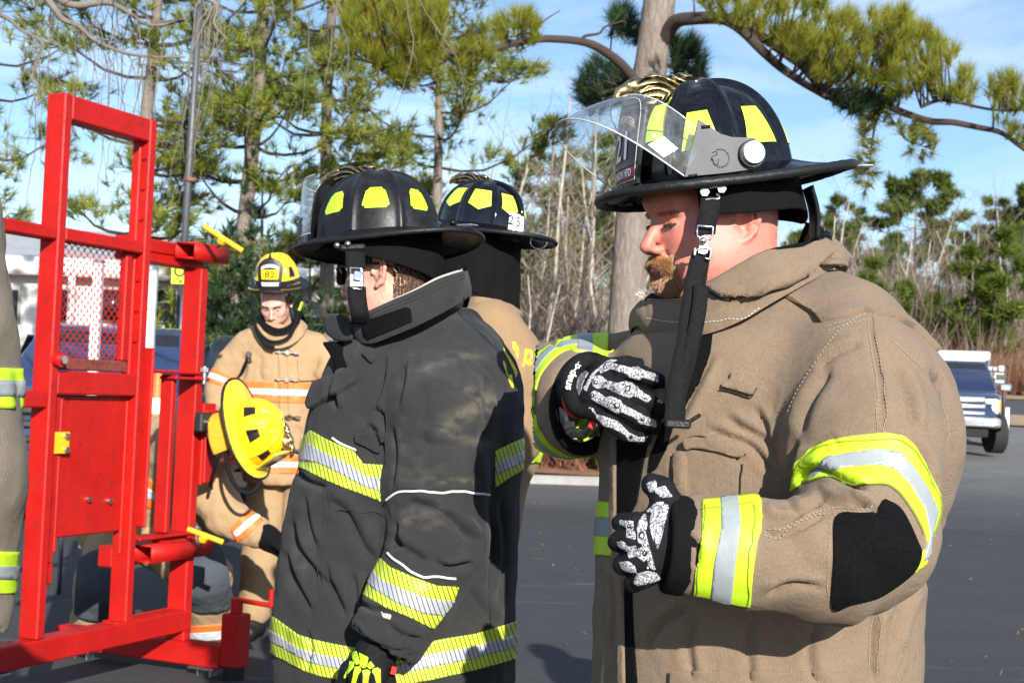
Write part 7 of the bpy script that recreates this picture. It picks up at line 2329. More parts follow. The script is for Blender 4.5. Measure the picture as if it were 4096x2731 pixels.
fcyl('crank_arm', (sJ, tJ, zJ + .065), (sJ, tJ + .19, zJ + .055), .012, RED, 10)
fcyl('crank_handle', (sJ, tJ + .185, zJ + .05), (sJ, tJ + .185, zJ + .13), .012, RED, 10)
def castor(s, t, z):
    fbox('castor_plate', s - .06, s + .06, t - .07, t + .07, z - .012, z, STEEL, None, .002)
    for sg in (-1, 1):
        fbox('castor_fork', s - .03, s + .03, t + sg * .035 - .004, t + sg * .035 + .004, z - .13, z - .013, STEEL, None, .001)
    fcyl('castor_wheel', (s, t - .024, z - .115), (s, t + .024, z - .115), max(.03, z - .115 - .002), RUBBER, 24)
castor(sJ, tJ * .45, zrail0 - .001)
castor(-.22, -.045, zb_l - .101)
castor(sJ, -.6, zrail0 - .001)
# bolt through the left post
b = zq_(Zf, 148, 38, .0)
fcyl('pivot_bolt', (pw * .5, .0, b[1]), (pw * .5, .03, b[1]), .03, RED, 16); fcyl('pivot_nut', (pw * .5, .03, b[1]), (pw * .5, .05, b[1]), .018, CHROME, 6)
fbox('latch_bar', -.35, -.002, -.08, -.01, b[1] - .20, b[1] - .13)
# ================================================================== vegetation
def leaf_mat(name, a, b, trans=.35):
    m, nt, p = nodes(name)
    out = nt.nodes['Material Output']
    at_ = nt.nodes.new('ShaderNodeAttribute'); at_.attribute_name = 'shade'
    c = mixcol(nt, at_.outputs['Fac'], a, b)
    nt.links.new(c, p.inputs['Base Color']); p.inputs['Roughness'].default_value = .5
    p.inputs['Specular IOR Level'].default_value = .3
    tr = nt.nodes.new('ShaderNodeBsdfTranslucent'); nt.links.new(c, tr.inputs['Color'])
    mx = nt.nodes.new('ShaderNodeMixShader'); mx.inputs[0].default_value = trans
    nt.links.new(p.outputs[0], mx.inputs[1]); nt.links.new(tr.outputs[0], mx.inputs[2]); nt.links.new(mx.outputs[0], out.inputs['Surface'])
    return m
NEEDLE = leaf_mat('pine_needles', (.10, .155, .026), (.34, .345, .05))
NEEDLE_NEAR = leaf_mat('pine_needles_sunny', (.115, .15, .014), (.31, .30, .034))
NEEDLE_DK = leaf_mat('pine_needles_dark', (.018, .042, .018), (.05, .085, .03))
NEEDLE_FAR = leaf_mat('far_pine_needles', (.055, .105, .016), (.17, .21, .034))
DEAD = leaf_mat('dead_leaves', (.30, .09, .03), (.42, .17, .06))
def bark_mat(name, a, b, sc=14.0):
    m, nt, p = nodes(name)
    v = objv(nt)
    mp = nt.nodes.new('ShaderNodeMapping'); mp.inputs['Scale'].default_value = (1, 1, .3); nt.links.new(v, mp.inputs['Vector'])
    vo = tx(nt, 'Voronoi', sc, mp.outputs['Vector'], feature='DISTANCE_TO_EDGE')
    n = tx(nt, 'Noise', sc * 1.5, mp.outputs['Vector'], Detail=6.0, Roughness=.7)
    f = math_n(nt, 'MULTIPLY', ramp(nt, vo.outputs['Distance'], 0, .3, .45, 1.0), ramp(nt, n.outputs['Fac'], .3, .68))
    nt.links.new(mixcol(nt, f, a, b), p.inputs['Base Color']); p.inputs['Roughness'].default_value = .95
    bump(nt, p, f, .9, .03)
    return m
BARK = bark_mat('pine_bark', (.15, .115, .095), (.33, .275, .235), 9)
BARK_BR = bark_mat('branch_bark', (.035, .024, .02), (.17, .115, .09), 40)
BARK_GREY = M('grey_bark', (.37, .33, .28), .95, var=.3, vscale=3)
BARK_TWIG = M('twig_bark', (.25, .19, .155), .95, var=.35, vscale=1.5)
BARK_BIRCH = M('pale_twig_bark', (.17, .145, .12), .9, var=.3, vscale=4)

def tufts(C, D, ln=.2, n=26, w=.004, spread=.75, seed=0, tone=None, jl=.3):
    """Needle brushes at C pointing along D: every needle a long thin triangle."""
    r = np.random.default_rng(seed)
    m = len(C)
    D = D / (np.linalg.norm(D, axis=1)[:, None] + 1e-9)
    N = np.repeat(D, n, 0) + r.normal(0, spread, (m * n, 3))
    N /= np.linalg.norm(N, axis=1)[:, None]
    L_ = (np.broadcast_to(ln, (m,)).repeat(n) * r.uniform(1 - jl, 1 + jl, m * n))[:, None]
    B = np.repeat(C, n, 0) - np.repeat(D, n, 0) * L_ * r.uniform(0, .5, (m * n, 1))
    S = np.cross(N, r.normal(0, 1, (m * n, 3))); S /= np.linalg.norm(S, axis=1)[:, None] + 1e-9
    W_ = np.broadcast_to(w, (m,)).repeat(n)[:, None]
    V = np.stack([B - S * W_, B + S * W_, B + N * L_], 1).reshape(-1, 3)
    F = np.arange(len(V)).reshape(-1, 3)
    t = (r.uniform(0, 1, m) if tone is None else np.clip(tone + r.normal(0, .18, m), 0, 1)).repeat(n)
    t = np.clip(t + r.normal(0, .12, m * n), 0, 1).repeat(3)
    return V, F, t

class Tubes:
    def __init__(s): s.p = []
    def add(s, pts, r, n=5): s.p.append(tube_vf(pts, r, n))
    def vf(s): return join(*s.p)

def pine(name, label, base, height, seed, crown0=.3, spread=.22, group=None, mat=None, ntuft=17, ln=.235, w=.0090, nd=16, lean=0.0, trunk_r=None, whorl=.55, dens=1.0, top_taper=1.0):
    r = np.random.default_rng(seed)
    base = np.asarray(base, float)
    T = thing(name, label, 'tree', base, group)
    z = np.linspace(0, 1, 16)
    path = base + np.stack([lean * height * z + .012 * height * np.sin(z * 5 + seed), .01 * height * np.sin(z * 4 + 2 * seed), height * z], 1)
    R0 = trunk_r or height * .013
    V, F = tube_vf(path, R0 * (1 - .88 * z) + .01, 9); V = V + .012 * vnoise(V, 8, seed)[:, None]
    mk('trunk', V, F, BARK, T)
    tb = Tubes(); C, D, tone = [], [], []
    zc = crown0
    while zc < .985:
        k = (zc - crown0) / (1 - crown0)
        reach = height * spread * (1 - k ** 1.5 * .85 * top_taper) * (.55 + .45 * min(1, k * 4))
        for b in range(int(r.integers(2, 5))):
            if r.random() > dens: continue
            a = r.uniform(0, 2 * np.pi); Lb = reach * r.uniform(.55, 1.1)
            p0 = np.array([np.interp(zc, z, path[:, i]) for i in range(3)])
            dv = np.array([math.cos(a), math.sin(a), 0]); up = r.uniform(.0, .35)
            t = np.linspace(0, 1, 6)[:, None]
            P = p0 + dv * Lb * t + np.array([0, 0, 1]) * (Lb * (up * t + .25 * t ** 2 - .12 * np.sin(t * 3)))
            P += r.normal(0, .02 * Lb, P.shape) * t
            tb.add(P, np.linspace(R0 * .22, R0 * .04, 6) * (1 - .6 * k) + .005, 4)
            cl = [(u, r.normal(0, .16, 3) * Lb * np.array([1, 1, .5])) for u in (1.0, .92, r.uniform(.6, .85), r.uniform(.4, .75))[:2 + int(Lb > 1)]]
            for q in range(int(ntuft * max(1.0, Lb * 1.5))):
                tt, oc = cl[r.integers(len(cl))]
                c = np.array([np.interp(tt, t[:, 0], P[:, i]) for i in range(3)])
                o = oc + r.normal(0, 1, 3) * np.array([.26, .26, .13]) * min(1.0, Lb * .6)
                c2 = c + o
                if r.random() < .35: tb.add(np.array([c, (c + c2) / 2 + [0, 0, -.02], c2]), [.012, .009, .006], 3)
                C.append(c2); D.append(dv * .5 + np.array([0, 0, .75]) + o / (np.linalg.norm(o) + 1e-6) * .6)
        zc += whorl / height * r.uniform(.7, 1.4)
    V, F = tb.vf(); mk('branches', V, F, BARK_BR, T)
    V, F, t = tufts(np.array(C), np.array(D), ln, nd, w, .62, seed)
    mk('crown', V, F, mat or NEEDLE, T, smooth=False, attr={'shade': t})
    return T

def bare(name, label, base, height, seed, group=None, mat=None, rr=.010, depth=4, lean=0.0, upward=.75, first=.25, twig=BARK_TWIG, nbr=7):
    r = np.random.default_rng(seed)
    base = np.asarray(base, float)
    T = thing(name, label, 'tree', base, group)
    tr, tw = Tubes(), Tubes()
    def go(p, d, L_, rad_, lv):
        n = 6
        P = [p]; dd = d.copy()
        for k in range(n):
            dd = dd + r.normal(0, .09 + .05 * lv, 3) + np.array([0, 0, .05 * (upward)])
            dd /= np.linalg.norm(dd); P.append(P[-1] + dd * L_ / n)
        P = np.array(P)
        (tr if lv == 0 else tw).add(P, np.linspace(rad_, rad_ * .35, n + 1), 6 if lv == 0 else 3)
        if lv >= depth: return
        m = int(r.integers(nbr - 2, nbr + 2)) if lv == 0 else int(r.integers(2, 5))
        for k in range(m):
            t = r.uniform(first if lv == 0 else .2, 1.0)
            q = np.array([np.interp(t * n, np.arange(n + 1), P[:, i]) for i in range(3)])
            a = r.uniform(0, 2 * np.pi); side = np.array([math.cos(a), math.sin(a), r.uniform(.1, 1.1) * upward])
            nd_ = dd * .5 + side; nd_ /= np.linalg.norm(nd_)
            go(q, nd_, L_ * r.uniform(.32, .58) * (1.15 - .5 * t if lv == 0 else 1), rad_ * (1 - .6 * t) * .45 + .002, lv + 1)
    go(base, np.array([lean, 0, 1.0]), height, height * rr, 0)
    V, F = tr.vf(); mk('trunk', V, F, mat or BARK_GREY, T)
    V, F = tw.vf(); mk('branches', V, F, twig, T)
    return T

def gpos(px, Y):
    """Ground point at depth Y under photograph column px."""
    d = ray((px, 1500.0)); x = d[0] / d[1] * Y
    return np.array([x, Y, float(gz(np.array(x), np.array(Y)))])

# --- row of pines behind the frame
GL = 'pines in a row behind the parked vehicles'
pine('pine_tree', 'pine with its crown behind the red frame, left of the lamp post', gpos(555, 26), 13.5, 3, .30, .19, GL, nd=22)
pine('pine_tree', 'straight pine just right of the lamp post, above the young man', gpos(948, 27), 15, 5, .22, .17, GL, nd=22)
pine('pine_tree', 'pine rising behind the satin black helmet', gpos(1290, 29), 14, 8, .28, .17, GL, nd=22)
pine('pine_tree', 'pine with broad flat boughs between the two black helmets on the left', gpos(1690, 30), 12.0, 12, .30, .23, GL, nd=22, mat=NEEDLE)
pine('pine_tree', 'pine cut off by the left picture edge', gpos(-130, 27), 12.0, 15, .35, .18, GL, nd=22)
pine('pine_tree', 'low dark pine behind the yellow T-handle', gpos(1010, 33), 6.2, 17, .12, .24, GL, nd=22, mat=NEEDLE_DK)
pine('pine_tree', 'small pine low behind helmet 82', gpos(1230, 34), 5.2, 19, .2, .25, GL, nd=22)

BK = 24.0 / 15.2
# --- the big pine behind the bearded man
BP = thing('pine_tree', 'large pine with thick grey trunk and long sunlit boughs behind the bearded man', 'tree', gpos(2490, 15.2 * BK))
tp = [gpos(2490, 15.2 * BK)] + [at(x, y, 15.2 * BK) for x, y in ((2505, 1300), (2530, 900), (2572, 500), (2612, 200), (2640, 0), (2680, -300), (2710, -700))]
P = smooth_poly(tp, 60)
V, F = tube_vf(P, np.interp(np.linspace(0, 1, 60), [0, .1, .5, .8, 1], np.array([.23, .195, .18, .17, .14]) * BK), 28)
V = V + .014 * fbm(V * np.array([1, 1, .35]), 26, 4, 2)[:, None] * normals(V, F)
mk('trunk', V, F, BARK, BP)
bt = Tubes()
def limb(pts, r0, r1, n=30, k=8, kk=BK):
    P = smooth_poly([at(p[0], p[1], p[2] * kk) for p in pts], n)
    P = P + .01 * np.stack([vnoise(P, 3, 5), vnoise(P, 3, 6), vnoise(P, 3, 7)], 1)
    bt.add(P, np.linspace(r0, r1, n) * kk, k); return P
limbs = [
    limb([Zi([(1650, 500)])[0] + (15.1,), Zi([(1560, 380)])[0] + (14.9,), Zi([(1430, 280)])[0] + (14.7,), Zi([(1300, 235)])[0] + (14.5,), Zi([(1120, 225)])[0] + (14.2,), Zi([(980, 240)])[0] + (14.0,), Zi([(800, 280)])[0] + (13.8,), Zi([(560, 310)])[0] + (13.6,), Zi([(350, 330)])[0] + (13.5,), Zi([(150, 370)])[0] + (13.5,)], .056, .016, 50),
    limb([Zi([(1800, 220)])[0] + (15.1,), Zj([(0, 140)])[0] + (14.9,), Zj([(100, 115)])[0] + (14.7,), Zj([(300, 120)])[0] + (14.5,), Zj([(420, 190)])[0] + (14.3,), Zj([(560, 330)])[0] + (14.2,), Zj([(700, 450)])[0] + (14.1,), Zj([(880, 570)])[0] + (14.0,), Zj([(960, 620)])[0] + (14.0,)], .085, .028, 50),
    limb([Zj([(400, 170)])[0] + (14.3,), Zj([(560, 240)])[0] + (14.3,), Zj([(700, 340)])[0] + (14.4,), Zj([(820, 430)])[0] + (14.4,), Zj([(950, 570)])[0] + (14.3,), Zj([(1120, 570)])[0] + (14.3,), Zj([(1280, 640)])[0] + (14.2,), Zj([(1420, 700)])[0] + (14.2,), Zj([(1600, 760)])[0] + (14.1,), Zj([(1750, 770)])[0] + (14.0,), Zj([(1900, 800)])[0] + (14.0,), Zj([(2060, 840)])[0] + (13.9,), Zj([(2230, 960)])[0] + (13.9,), Zj([(2500, 1100)])[0] + (13.9,)], .06, .02, 60),
    limb([Zj([(1540, 670)])[0] + (14.1,), Zj([(1660, 630)])[0] + (14.1,), Zj([(1800, 650)])[0] + (14.0,), Zj([(2000, 690)])[0] + (14.0,), Zj([(2250, 690)])[0] + (13.9,)], .022, .012, 24, 6),
    limb([Zj([(1310, 670)])[0] + (14.2,), Zj([(1260, 780)])[0] + (14.2,), Zj([(1230, 950)])[0] + (14.2,), Zj([(1210, 1150)])[0] + (14.2,)], .018, .006, 20, 5),
    limb([Zj([(1330, 700)])[0] + (14.2,), Zj([(1400, 800)])[0] + (14.2,), Zj([(1450, 880)])[0] + (14.2,), Zj([(1600, 930)])[0] + (14.2,)], .012, .005, 16, 5),
    limb([Zi([(1310, 235)])[0] + (14.5,), Zi([(1340, 205)])[0] + (14.5,), Zi([(1420, 190)])[0] + (14.6,), Zi([(1460, 150)])[0] + (14.7,), Zi([(1560, 120)])[0] + (14.8,)], .02, .008, 16, 5),
    limb([Zi([(1080, 225)])[0] + (14.2,), Zi([(1070, 160)])[0] + (14.2,), Zi([(1110, 115)])[0] + (14.2,), Zi([(1200, 60)])[0] + (14.2,)], .016, .005, 14, 5),
    limb([Zi([(1690, 520)])[0] + (15.3,), Zi([(1560, 460)])[0] + (15.8,), Zi([(1420, 500)])[0] + (16.1,)], .03, .01, 12, 5),
    limb([Zi([(1780, 380)])[0] + (15.3,), Zi([(1860, 380)])[0] + (15.9,), Zi([(1990, 420)])[0] + (16.2,)], .03, .01, 12, 5),
    limb([Zi([(1700, 160)])[0] + (15.3,), Zi([(1600, 120)])[0] + (15.9,), Zi([(1500, 140)])[0] + (16.2,)], .03, .01, 12, 5),
]
LP = np.concatenate(limbs)
def sample_poly(poly, n, r):
    poly = np.asarray(poly, float); lo, hi = poly.min(0), poly.max(0); out = []
    while len(out) < n:
        q = r.uniform(lo, hi, (n * 3, 2)); out += [tuple(x) for x in q[poly_sd(q, poly) > 0]]
    return np.array(out[:n])
r_ = np.random.default_rng(5)
Cn, Dn, Tn, Cd, Dd = [], [], [], [], []
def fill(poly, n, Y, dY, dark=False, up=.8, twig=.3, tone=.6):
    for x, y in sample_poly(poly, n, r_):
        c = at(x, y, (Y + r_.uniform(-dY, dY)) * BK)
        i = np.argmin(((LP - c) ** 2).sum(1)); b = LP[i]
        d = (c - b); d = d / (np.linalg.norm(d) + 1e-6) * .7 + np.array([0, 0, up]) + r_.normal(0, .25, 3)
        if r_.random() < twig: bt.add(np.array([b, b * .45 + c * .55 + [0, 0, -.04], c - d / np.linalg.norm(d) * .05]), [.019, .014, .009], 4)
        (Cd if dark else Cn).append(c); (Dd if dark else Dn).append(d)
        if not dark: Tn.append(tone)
fill(Zj([(100, -60), (940, -60), (960, 120), (1110, 40), (1180, 150), (1270, 0), (1300, 60), (1420, 40), (1480, 60), (1540, 130), (1680, 260), (1780, 320), (1690, 430), (1600, 560), (1380, 600), (1200, 560), (1000, 570), (880, 480), (800, 380), (600, 260), (450, 160), (280, 140)]), 560, 14.1, .9)
fill(Zj([(1780, 420), (1870, 440), (2000, 470), (2230, 430), (2230, 700), (2050, 680), (1900, 640), (1750, 640), (1640, 600)]), 75, 14.0, .5)
fill(Zj([(1150, 640), (1250, 700), (1300, 900), (1270, 1170), (1200, 1230), (1110, 1160), (1150, 950)]), 34, 14.2, .3, up=.1, tone=.5)
fill(Zj([(1300, 690), (1560, 780), (1690, 940), (1600, 1010), (1430, 980), (1340, 800)]), 30, 14.2, .4, up=.2)
fill(Zj([(2000, 720), (2230, 780), (2230, 940), (2100, 850)]), 16, 13.9, .3, up=.3)
fill(Zj([(950, 580), (1400, 600), (1250, 720), (1080, 690)]), 60, 14.3, .6, dark=True)  # underside of the bough: shade put into the needle colour
fill(Zi([(-60, -60), (560, -60), (540, 150), (520, 330), (440, 430), (300, 520), (200, 420), (100, 300), (-60, 320)]), 300, 13.6, .8)
fill(Zi([(830, 80), (1000, 60), (1080, 100), (1060, 250), (900, 260), (820, 200)]), 55, 14.1, .4)
fill(Zi([(540, 320), (700, 240), (860, 290), (700, 420), (560, 430)]), 50, 13.7, .4)
fill(Zi([(1020, 370), (1090, 370), (1080, 430), (1040, 430)]), 3, 14.1, .1)
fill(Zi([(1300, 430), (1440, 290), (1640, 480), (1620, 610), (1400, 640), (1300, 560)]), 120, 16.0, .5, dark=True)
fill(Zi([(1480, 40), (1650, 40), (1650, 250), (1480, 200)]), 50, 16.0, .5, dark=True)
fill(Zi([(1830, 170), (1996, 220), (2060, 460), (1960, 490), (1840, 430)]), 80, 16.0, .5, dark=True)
V, F = bt.vf(); mk('boughs', V, F, BARK_BR, BP)
V, F, t = tufts(np.array(Cn), np.array(Dn), .265, 50, .0052, .40, 31, tone=np.array(Tn))
mk('crown', V, F, NEEDLE_NEAR, BP, smooth=False, attr={'shade': t})
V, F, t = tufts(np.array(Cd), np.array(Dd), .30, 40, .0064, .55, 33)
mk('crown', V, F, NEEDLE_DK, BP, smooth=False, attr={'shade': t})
dl = np.array([at(*Zi([(x, y)])[0], 13.4 * BK) for x, y in r_.normal((150, 220), (40, 110), (26, 2))])
V, F, t = tufts(dl, np.tile([0, 0, -1.0], (26, 1)), .15, 7, .015, .35, 9); mk('dead_needles', V, F, DEAD, BP, smooth=False, attr={'shade': t})

# --- drooping bare twigs at the top left
BT = thing('bare_tree', 'leafless tree with fine drooping twigs hanging in at the top left', 'tree', gpos(-700, 9.5))
bt = Tubes(); r_ = np.random.default_rng(23)
tk = [gpos(-700, 9.5), at(-620, 900, 9.5), at(-520, 100, 9.5), at(-300, -350, 9.4)]
V, F = tube_vf(smooth_poly(tk, 24), np.linspace(.12, .06, 24), 10); mk('trunk', V, F, BARK_BIRCH, BT)
lm = [limb([(-300, -350, 9.4), (100, -120, 9.3)] + [Zh([(x, y)])[0] + (9.2,) for x, y in ((380, 20), (600, 18), (700, 55), (850, 150), (1050, 125))], .035, .007, 40, 6, 1),
      limb([(-300, -350, 9.4), (100, -100, 9.2)] + [Zh([(x, y)])[0] + (9.0,) for x, y in ((290, 20), (350, 100), (450, 150), (540, 230), (700, 300), (860, 320), (1050, 322))], .030, .005, 40, 6, 1),
      limb([(-300, -350, 9.4), (300, -200, 9.0)] + [Zh([(x, y)])[0] + (8.9,) for x, y in ((900, -120), (1200, 0), (1240, 60), (1225, 140), (1300, 230))], .03, .005, 40, 6, 1),
      limb([(-300, -350, 9.4), (500, -300, 9.0)] + [Zh([(x, y)])[0] + (8.9,) for x, y in ((1300, -200), (1800, -120), (2300, -60))], .03, .008, 40, 6, 1),
      limb([(-300, -350, 9.4), (-60, 0, 9.2)] + [Zh([(x, y)])[0] + (9.0,) for x, y in ((60, 110), (120, 170), (240, 250), (180, 420), (190, 560))], .02, .003, 30, 5, 1)]
LPs = np.concatenate([l[8:] for l in lm])
for k in range(85):
    p = LPs[r_.integers(len(LPs))]
    L_ = r_.uniform(.15, .95) if r_.random() < .75 else r_.uniform(.9, 1.3)
    n = 10; P = [p]; d = np.array([r_.normal(0, .5), r_.normal(0, .3), r_.uniform(-.3, .5)])
    for q in range(n):
        d = d * .72 + np.array([0, 0, -.34]) + r_.normal(0, .10, 3); P.append(P[-1] + d / np.linalg.norm(d) * L_ / n)
    P = np.array(P); bt.add(P, np.linspace(.0042, .0014, n + 1), 4)
    for q in range(int(r_.integers(1, 4))):
        i = r_.integers(2, n); e = P[i] + np.cumsum(np.vstack([np.zeros(3), r_.normal(0, .02, (5, 3)) + np.array([r_.normal(0, .02), 0, -.03])]), 0) * (L_ * .9)
        bt.add(e, np.linspace(.0022, .001, 6), 3)
V, F = bt.vf(); mk('branches', V, F, BARK_BIRCH, BT)

# --- leafless wood behind the third helmet
GB = 'leafless trees at the edge of the wood'
r_ = np.random.default_rng(44)
for k in range(15):
    px = 1930 + k * 42 + r_.uniform(-16, 16); Yd = r_.uniform(30, 42)
    bare('bare_tree', '%%', gpos(px, Yd), r_.uniform(6.0, 8.6), 100 + k, GB, lean=r_.uniform(-.12, .12), rr=.008, depth=3, nbr=9)
for k in range(3):
    bare('bare_tree', '%%', gpos(1990 + 130 * k, 26.5), r_.uniform(3.2, 4.4), 140 + k, GB, lean=r_.uniform(.1, .35), rr=.009, depth=3, nbr=9)
GP = 'pines deeper in the wood'
for k, (px, Yd, hh) in enumerate(((2160, 60, 13), (2330, 52, 10.5), (2420, 58, 11.5), (2560, 56, 10), (2040, 64, 12))):
    pine('pine_tree', '%%', gpos(px, Yd), hh, 60 + k, .2, .22, GP, mat=NEEDLE_FAR, ntuft=15, ln=.42, w=.026, nd=10, whorl=.65)
# --- tree line on the right
ORD = ['leftmost'] + [w + ' from the left' for w in 'second third fourth fifth sixth seventh eighth ninth tenth eleventh twelfth thirteenth fourteenth fifteenth sixteenth seventeenth eighteenth nineteenth twentieth'.split()]
ORD += ['twenty-' + w + ' from the left' for w in 'first second third fourth fifth sixth seventh eighth ninth'.split()] + ['rightmost']
def relabel(group, fmt):
    L_ = sorted([o for o in bpy.data.objects if o.get('group') == group and '%%' in o['label']], key=lambda o: proj(np.array(o.location))[0])
    for i, o in enumerate(L_): o['label'] = fmt % ORD[i]
relabel(GB, 'pale leafless tree between the third helmet and the big pine, %s')
relabel(GP, 'dim pine deep in the wood behind the leafless trees, %s')
GR = 'pines in the far tree line'; GRB = 'leafless trees in the far tree line'
pine('pine_tree', 'tall flat-topped pine standing above the tree line right of the bearded man', gpos(3650, 95), 13.2, 70, .52, .24, GR, mat=NEEDLE_FAR, ntuft=22, ln=.5, w=.036, nd=10, whorl=.6, top_taper=.6)
for k, (px, Yd, hh) in enumerate(((3260, 100, 11.5), (3340, 96, 12.5), (3420, 98, 11.8), (3560, 84, 8.6), (3500, 90, 8.0), (3880, 88, 10.0), (3960, 84, 11.2), (4060, 82, 11.6), (3820, 100, 9.5), (4140, 80, 11.5), (3700, 92, 7.0), (3170, 100, 10), (3870, 64, 6.5), (4010, 63, 7.2), (3600, 65, 5.0), (3500, 66, 6.0), (3740, 66, 4.4))):
    pine('pine_tree', '%%', gpos(px, Yd), hh, 80 + k, .12 + .1 * (k % 3), .20, GR, mat=NEEDLE_FAR, ntuft=20, ln=.5, w=.036, nd=9, whorl=.6)
r_ = np.random.default_rng(91)
for k in range(30):
    px = 3150 + k * 33 + r_.uniform(-14, 14); Yd = r_.uniform(70, 92)
    bare('bare_tree', '%%', gpos(px, Yd), r_.uniform(6.0, 9.5), 200 + k, GRB, lean=r_.uniform(-.06, .06), rr=.009, depth=3, nbr=9)
relabel(GR, 'dense green pine in the far tree line, %s of its kind')
relabel(GRB, 'grey leafless tree in the far tree line, %s')
# --- brushwood filling the foot of both woods
def brush(name, label, x0, x1, y0, y1, n, h0, h1, seed, mat):
    r = np.random.default_rng(seed)
    C, D = [], []
    for _ in range(n):
        px = r.uniform(x0, x1); Yd = r.uniform(y0, y1); g = gpos(px, Yd)
        for k in range(3):
            C.append(g + np.array([r.normal(0, .4), r.normal(0, .4), r.uniform(0, .4)])); D.append(np.array([r.normal(0, .35), r.normal(0, .35), 1]))
    h = r.uniform(h0, h1, len(C))
    V, F, t = tufts(np.array(C), np.array(D), h, 9, .010 * (h1 / 1.2), .35, seed)
    return tag(mk(name, V, F, mat, None, smooth=False, attr={'shade': t}), label, 'undergrowth', kind='stuff')
BR1 = leaf_mat('brown_brush', (.16, .105, .075), (.33, .25, .19), .15)
BR3 = leaf_mat('grey_saplings', (.13, .10, .075), (.27, .215, .17), .1)
BR2 = leaf_mat('red_brush', (.17, .075, .045), (.30, .15, .09), .15)
brush('undergrowth', 'grey-brown leafless undergrowth at the foot of the thin wood', 1850, 2650, 27, 44, 900, .8, 2.6, 7, BR1)
brush('undergrowth', 'tangled grey-brown undergrowth under the far tree line', 3000, 4300, 62, 90, 1500, 1.2, 4.2, 8, BR1)
brush('undergrowth', 'thicket of thin grey saplings filling the far tree line', 3050, 4300, 66, 96, 1300, 3.0, 7.5, 18, BR3)
brush('undergrowth', 'thicket of thin grey saplings behind the third helmet', 1900, 2600, 34, 50, 700, 2.0, 5.0, 19, BR3)
brush('undergrowth', 'rusty dry undergrowth along the road edge', 3300, 4300, 57, 66, 500, .8, 2.4, 9, BR2)
brush('undergrowth', 'rusty dry undergrowth by the big trunk', 2050, 2600, 24.5, 28, 220, .4, 1.6, 10, BR2)
def shrub(label, pos, size, seed, mat=NEEDLE_DK, n=260):
    r = np.random.default_rng(seed)
    S = thing('evergreen_shrub', label, 'shrub', pos, 'evergreen shrubs by the building')
    C = pos + r.normal(0, 1, (n, 3)) * np.array(size) * .38 + np.array([0, 0, size[2] * .55])
    C[:, 2] = np.maximum(C[:, 2], pos[2] + .05)
    V, F, t = tufts(C, C - (pos + [0, 0, size[2] * .2]), .22, 16, .022, .8, seed); mk('foliage', V, F, mat, S, smooth=False, attr={'shade': t})
    V, F = tube_vf(np.array([pos, pos + [.05, 0, size[2] * .5]]), [.06, .03], 6); mk('stem', V, F, BARK_BR, S)
shrub('dark rounded evergreen under the yellow T-handle', gpos(900, 24), (1.2, 1.2, 3.2), 3)
shrub('dark evergreen between the frame post and helmet 82', gpos(985, 23), (1.0, 1.0, 2.8), 4)
shrub('dark evergreen right of helmet 82', gpos(1290, 24), (1.2, 1.2, 2.2), 5)
shrub('evergreen bush seen through the gap of the frame', gpos(690, 25), (1.0, 1.0, 2.0), 6, NEEDLE)

r_ = np.random.default_rng(77)
pts = np.array([gpos(r_.uniform(900, 4300), Yd) + [0, 0, .012] for Yd in r_.uniform(6, 21, 240)])
V, F, t = tufts(pts, np.tile([0, 0, .05], (240, 1)) + r_.normal(0, .5, (240, 3)) * [1, 1, .05], .032, 2, .004, .25, 12)
tag(mk('leaf_litter', V, F, BR2, None, smooth=False, attr={'shade': t}), 'dry leaf and needle litter scattered over the parking lot', 'litter', kind='stuff')
# ================================================================== building, lamp post, signs, vehicles
WALL = M('white_siding', (.62, .61, .58), .8, var=.08, vscale=2)
GREYW = M('grey_siding', (.30, .31, .30), .8, var=.1)
ROOFG = M('grey_roof', (.32, .33, .34), .7, var=.12, vscale=3)
DGLASS = M('dark_glass', (.015, .018, .022), .06, spec=.8, var=.2)
BY = 44.0
def bpos(px, y, Y=BY): return at(px, y, Y)
x0, x1 = bpos(-700, 1300)[0], bpos(1480, 1300)[0]
zg0 = .1; ze = bpos(600, 1100)[2]
BL = thing('building', 'low white building with grey roof glimpsed behind the frame and parked vehicles', 'building', ((x0 + x1) / 2, BY, 0))
V, F = box_vf(((x0 + x1) / 2, BY + 4, (ze) / 2 + .05), (x1 - x0, 8, ze - .1)); mk('wall', V, F, WALL, BL, smooth=False)
V, F = box_vf(((x0 + x1) / 2, BY - .35, ze + .1), (x1 - x0 + 1, .5, .55)); mk('fascia', V, F, WHITE, BL, smooth=False)
V = np.array([[x0 - .6, BY - .6, ze + .38], [x1 + .6, BY - .6, ze + .38], [x1 + .6, BY + 8.6, ze + .38], [x0 - .6, BY + 8.6, ze + .38], [x0 - .6, BY + 4, ze + 1.7], [x1 + .6, BY + 4, ze + 1.7]])
mk('roof', V, [(0, 1, 5, 4), (2, 3, 4, 5), (1, 2, 5), (3, 0, 4), (3, 2, 1, 0)], ROOFG, BL, smooth=False)
for px in np.arange(-400, 1450, 210):
    c = bpos(px, 1220); w_ = box_vf((c[0], BY - .02, c[2]), (1.0, .12, 1.1)); f = mk('window', w_[0], w_[1], GREYW, BL, smooth=False)
    V, F = box_vf((c[0], BY - .10, c[2]), (.85, .04, .95)); mk('pane', V, F, DGLASS, f, smooth=False)
for px in np.arange(-600, 1450, 300):
    c = bpos(px, 1300); V, F = box_vf((c[0], BY - .5, ze / 2), (.18, .18, ze - .2)); mk('column', V, F, WHITE, BL, smooth=False)
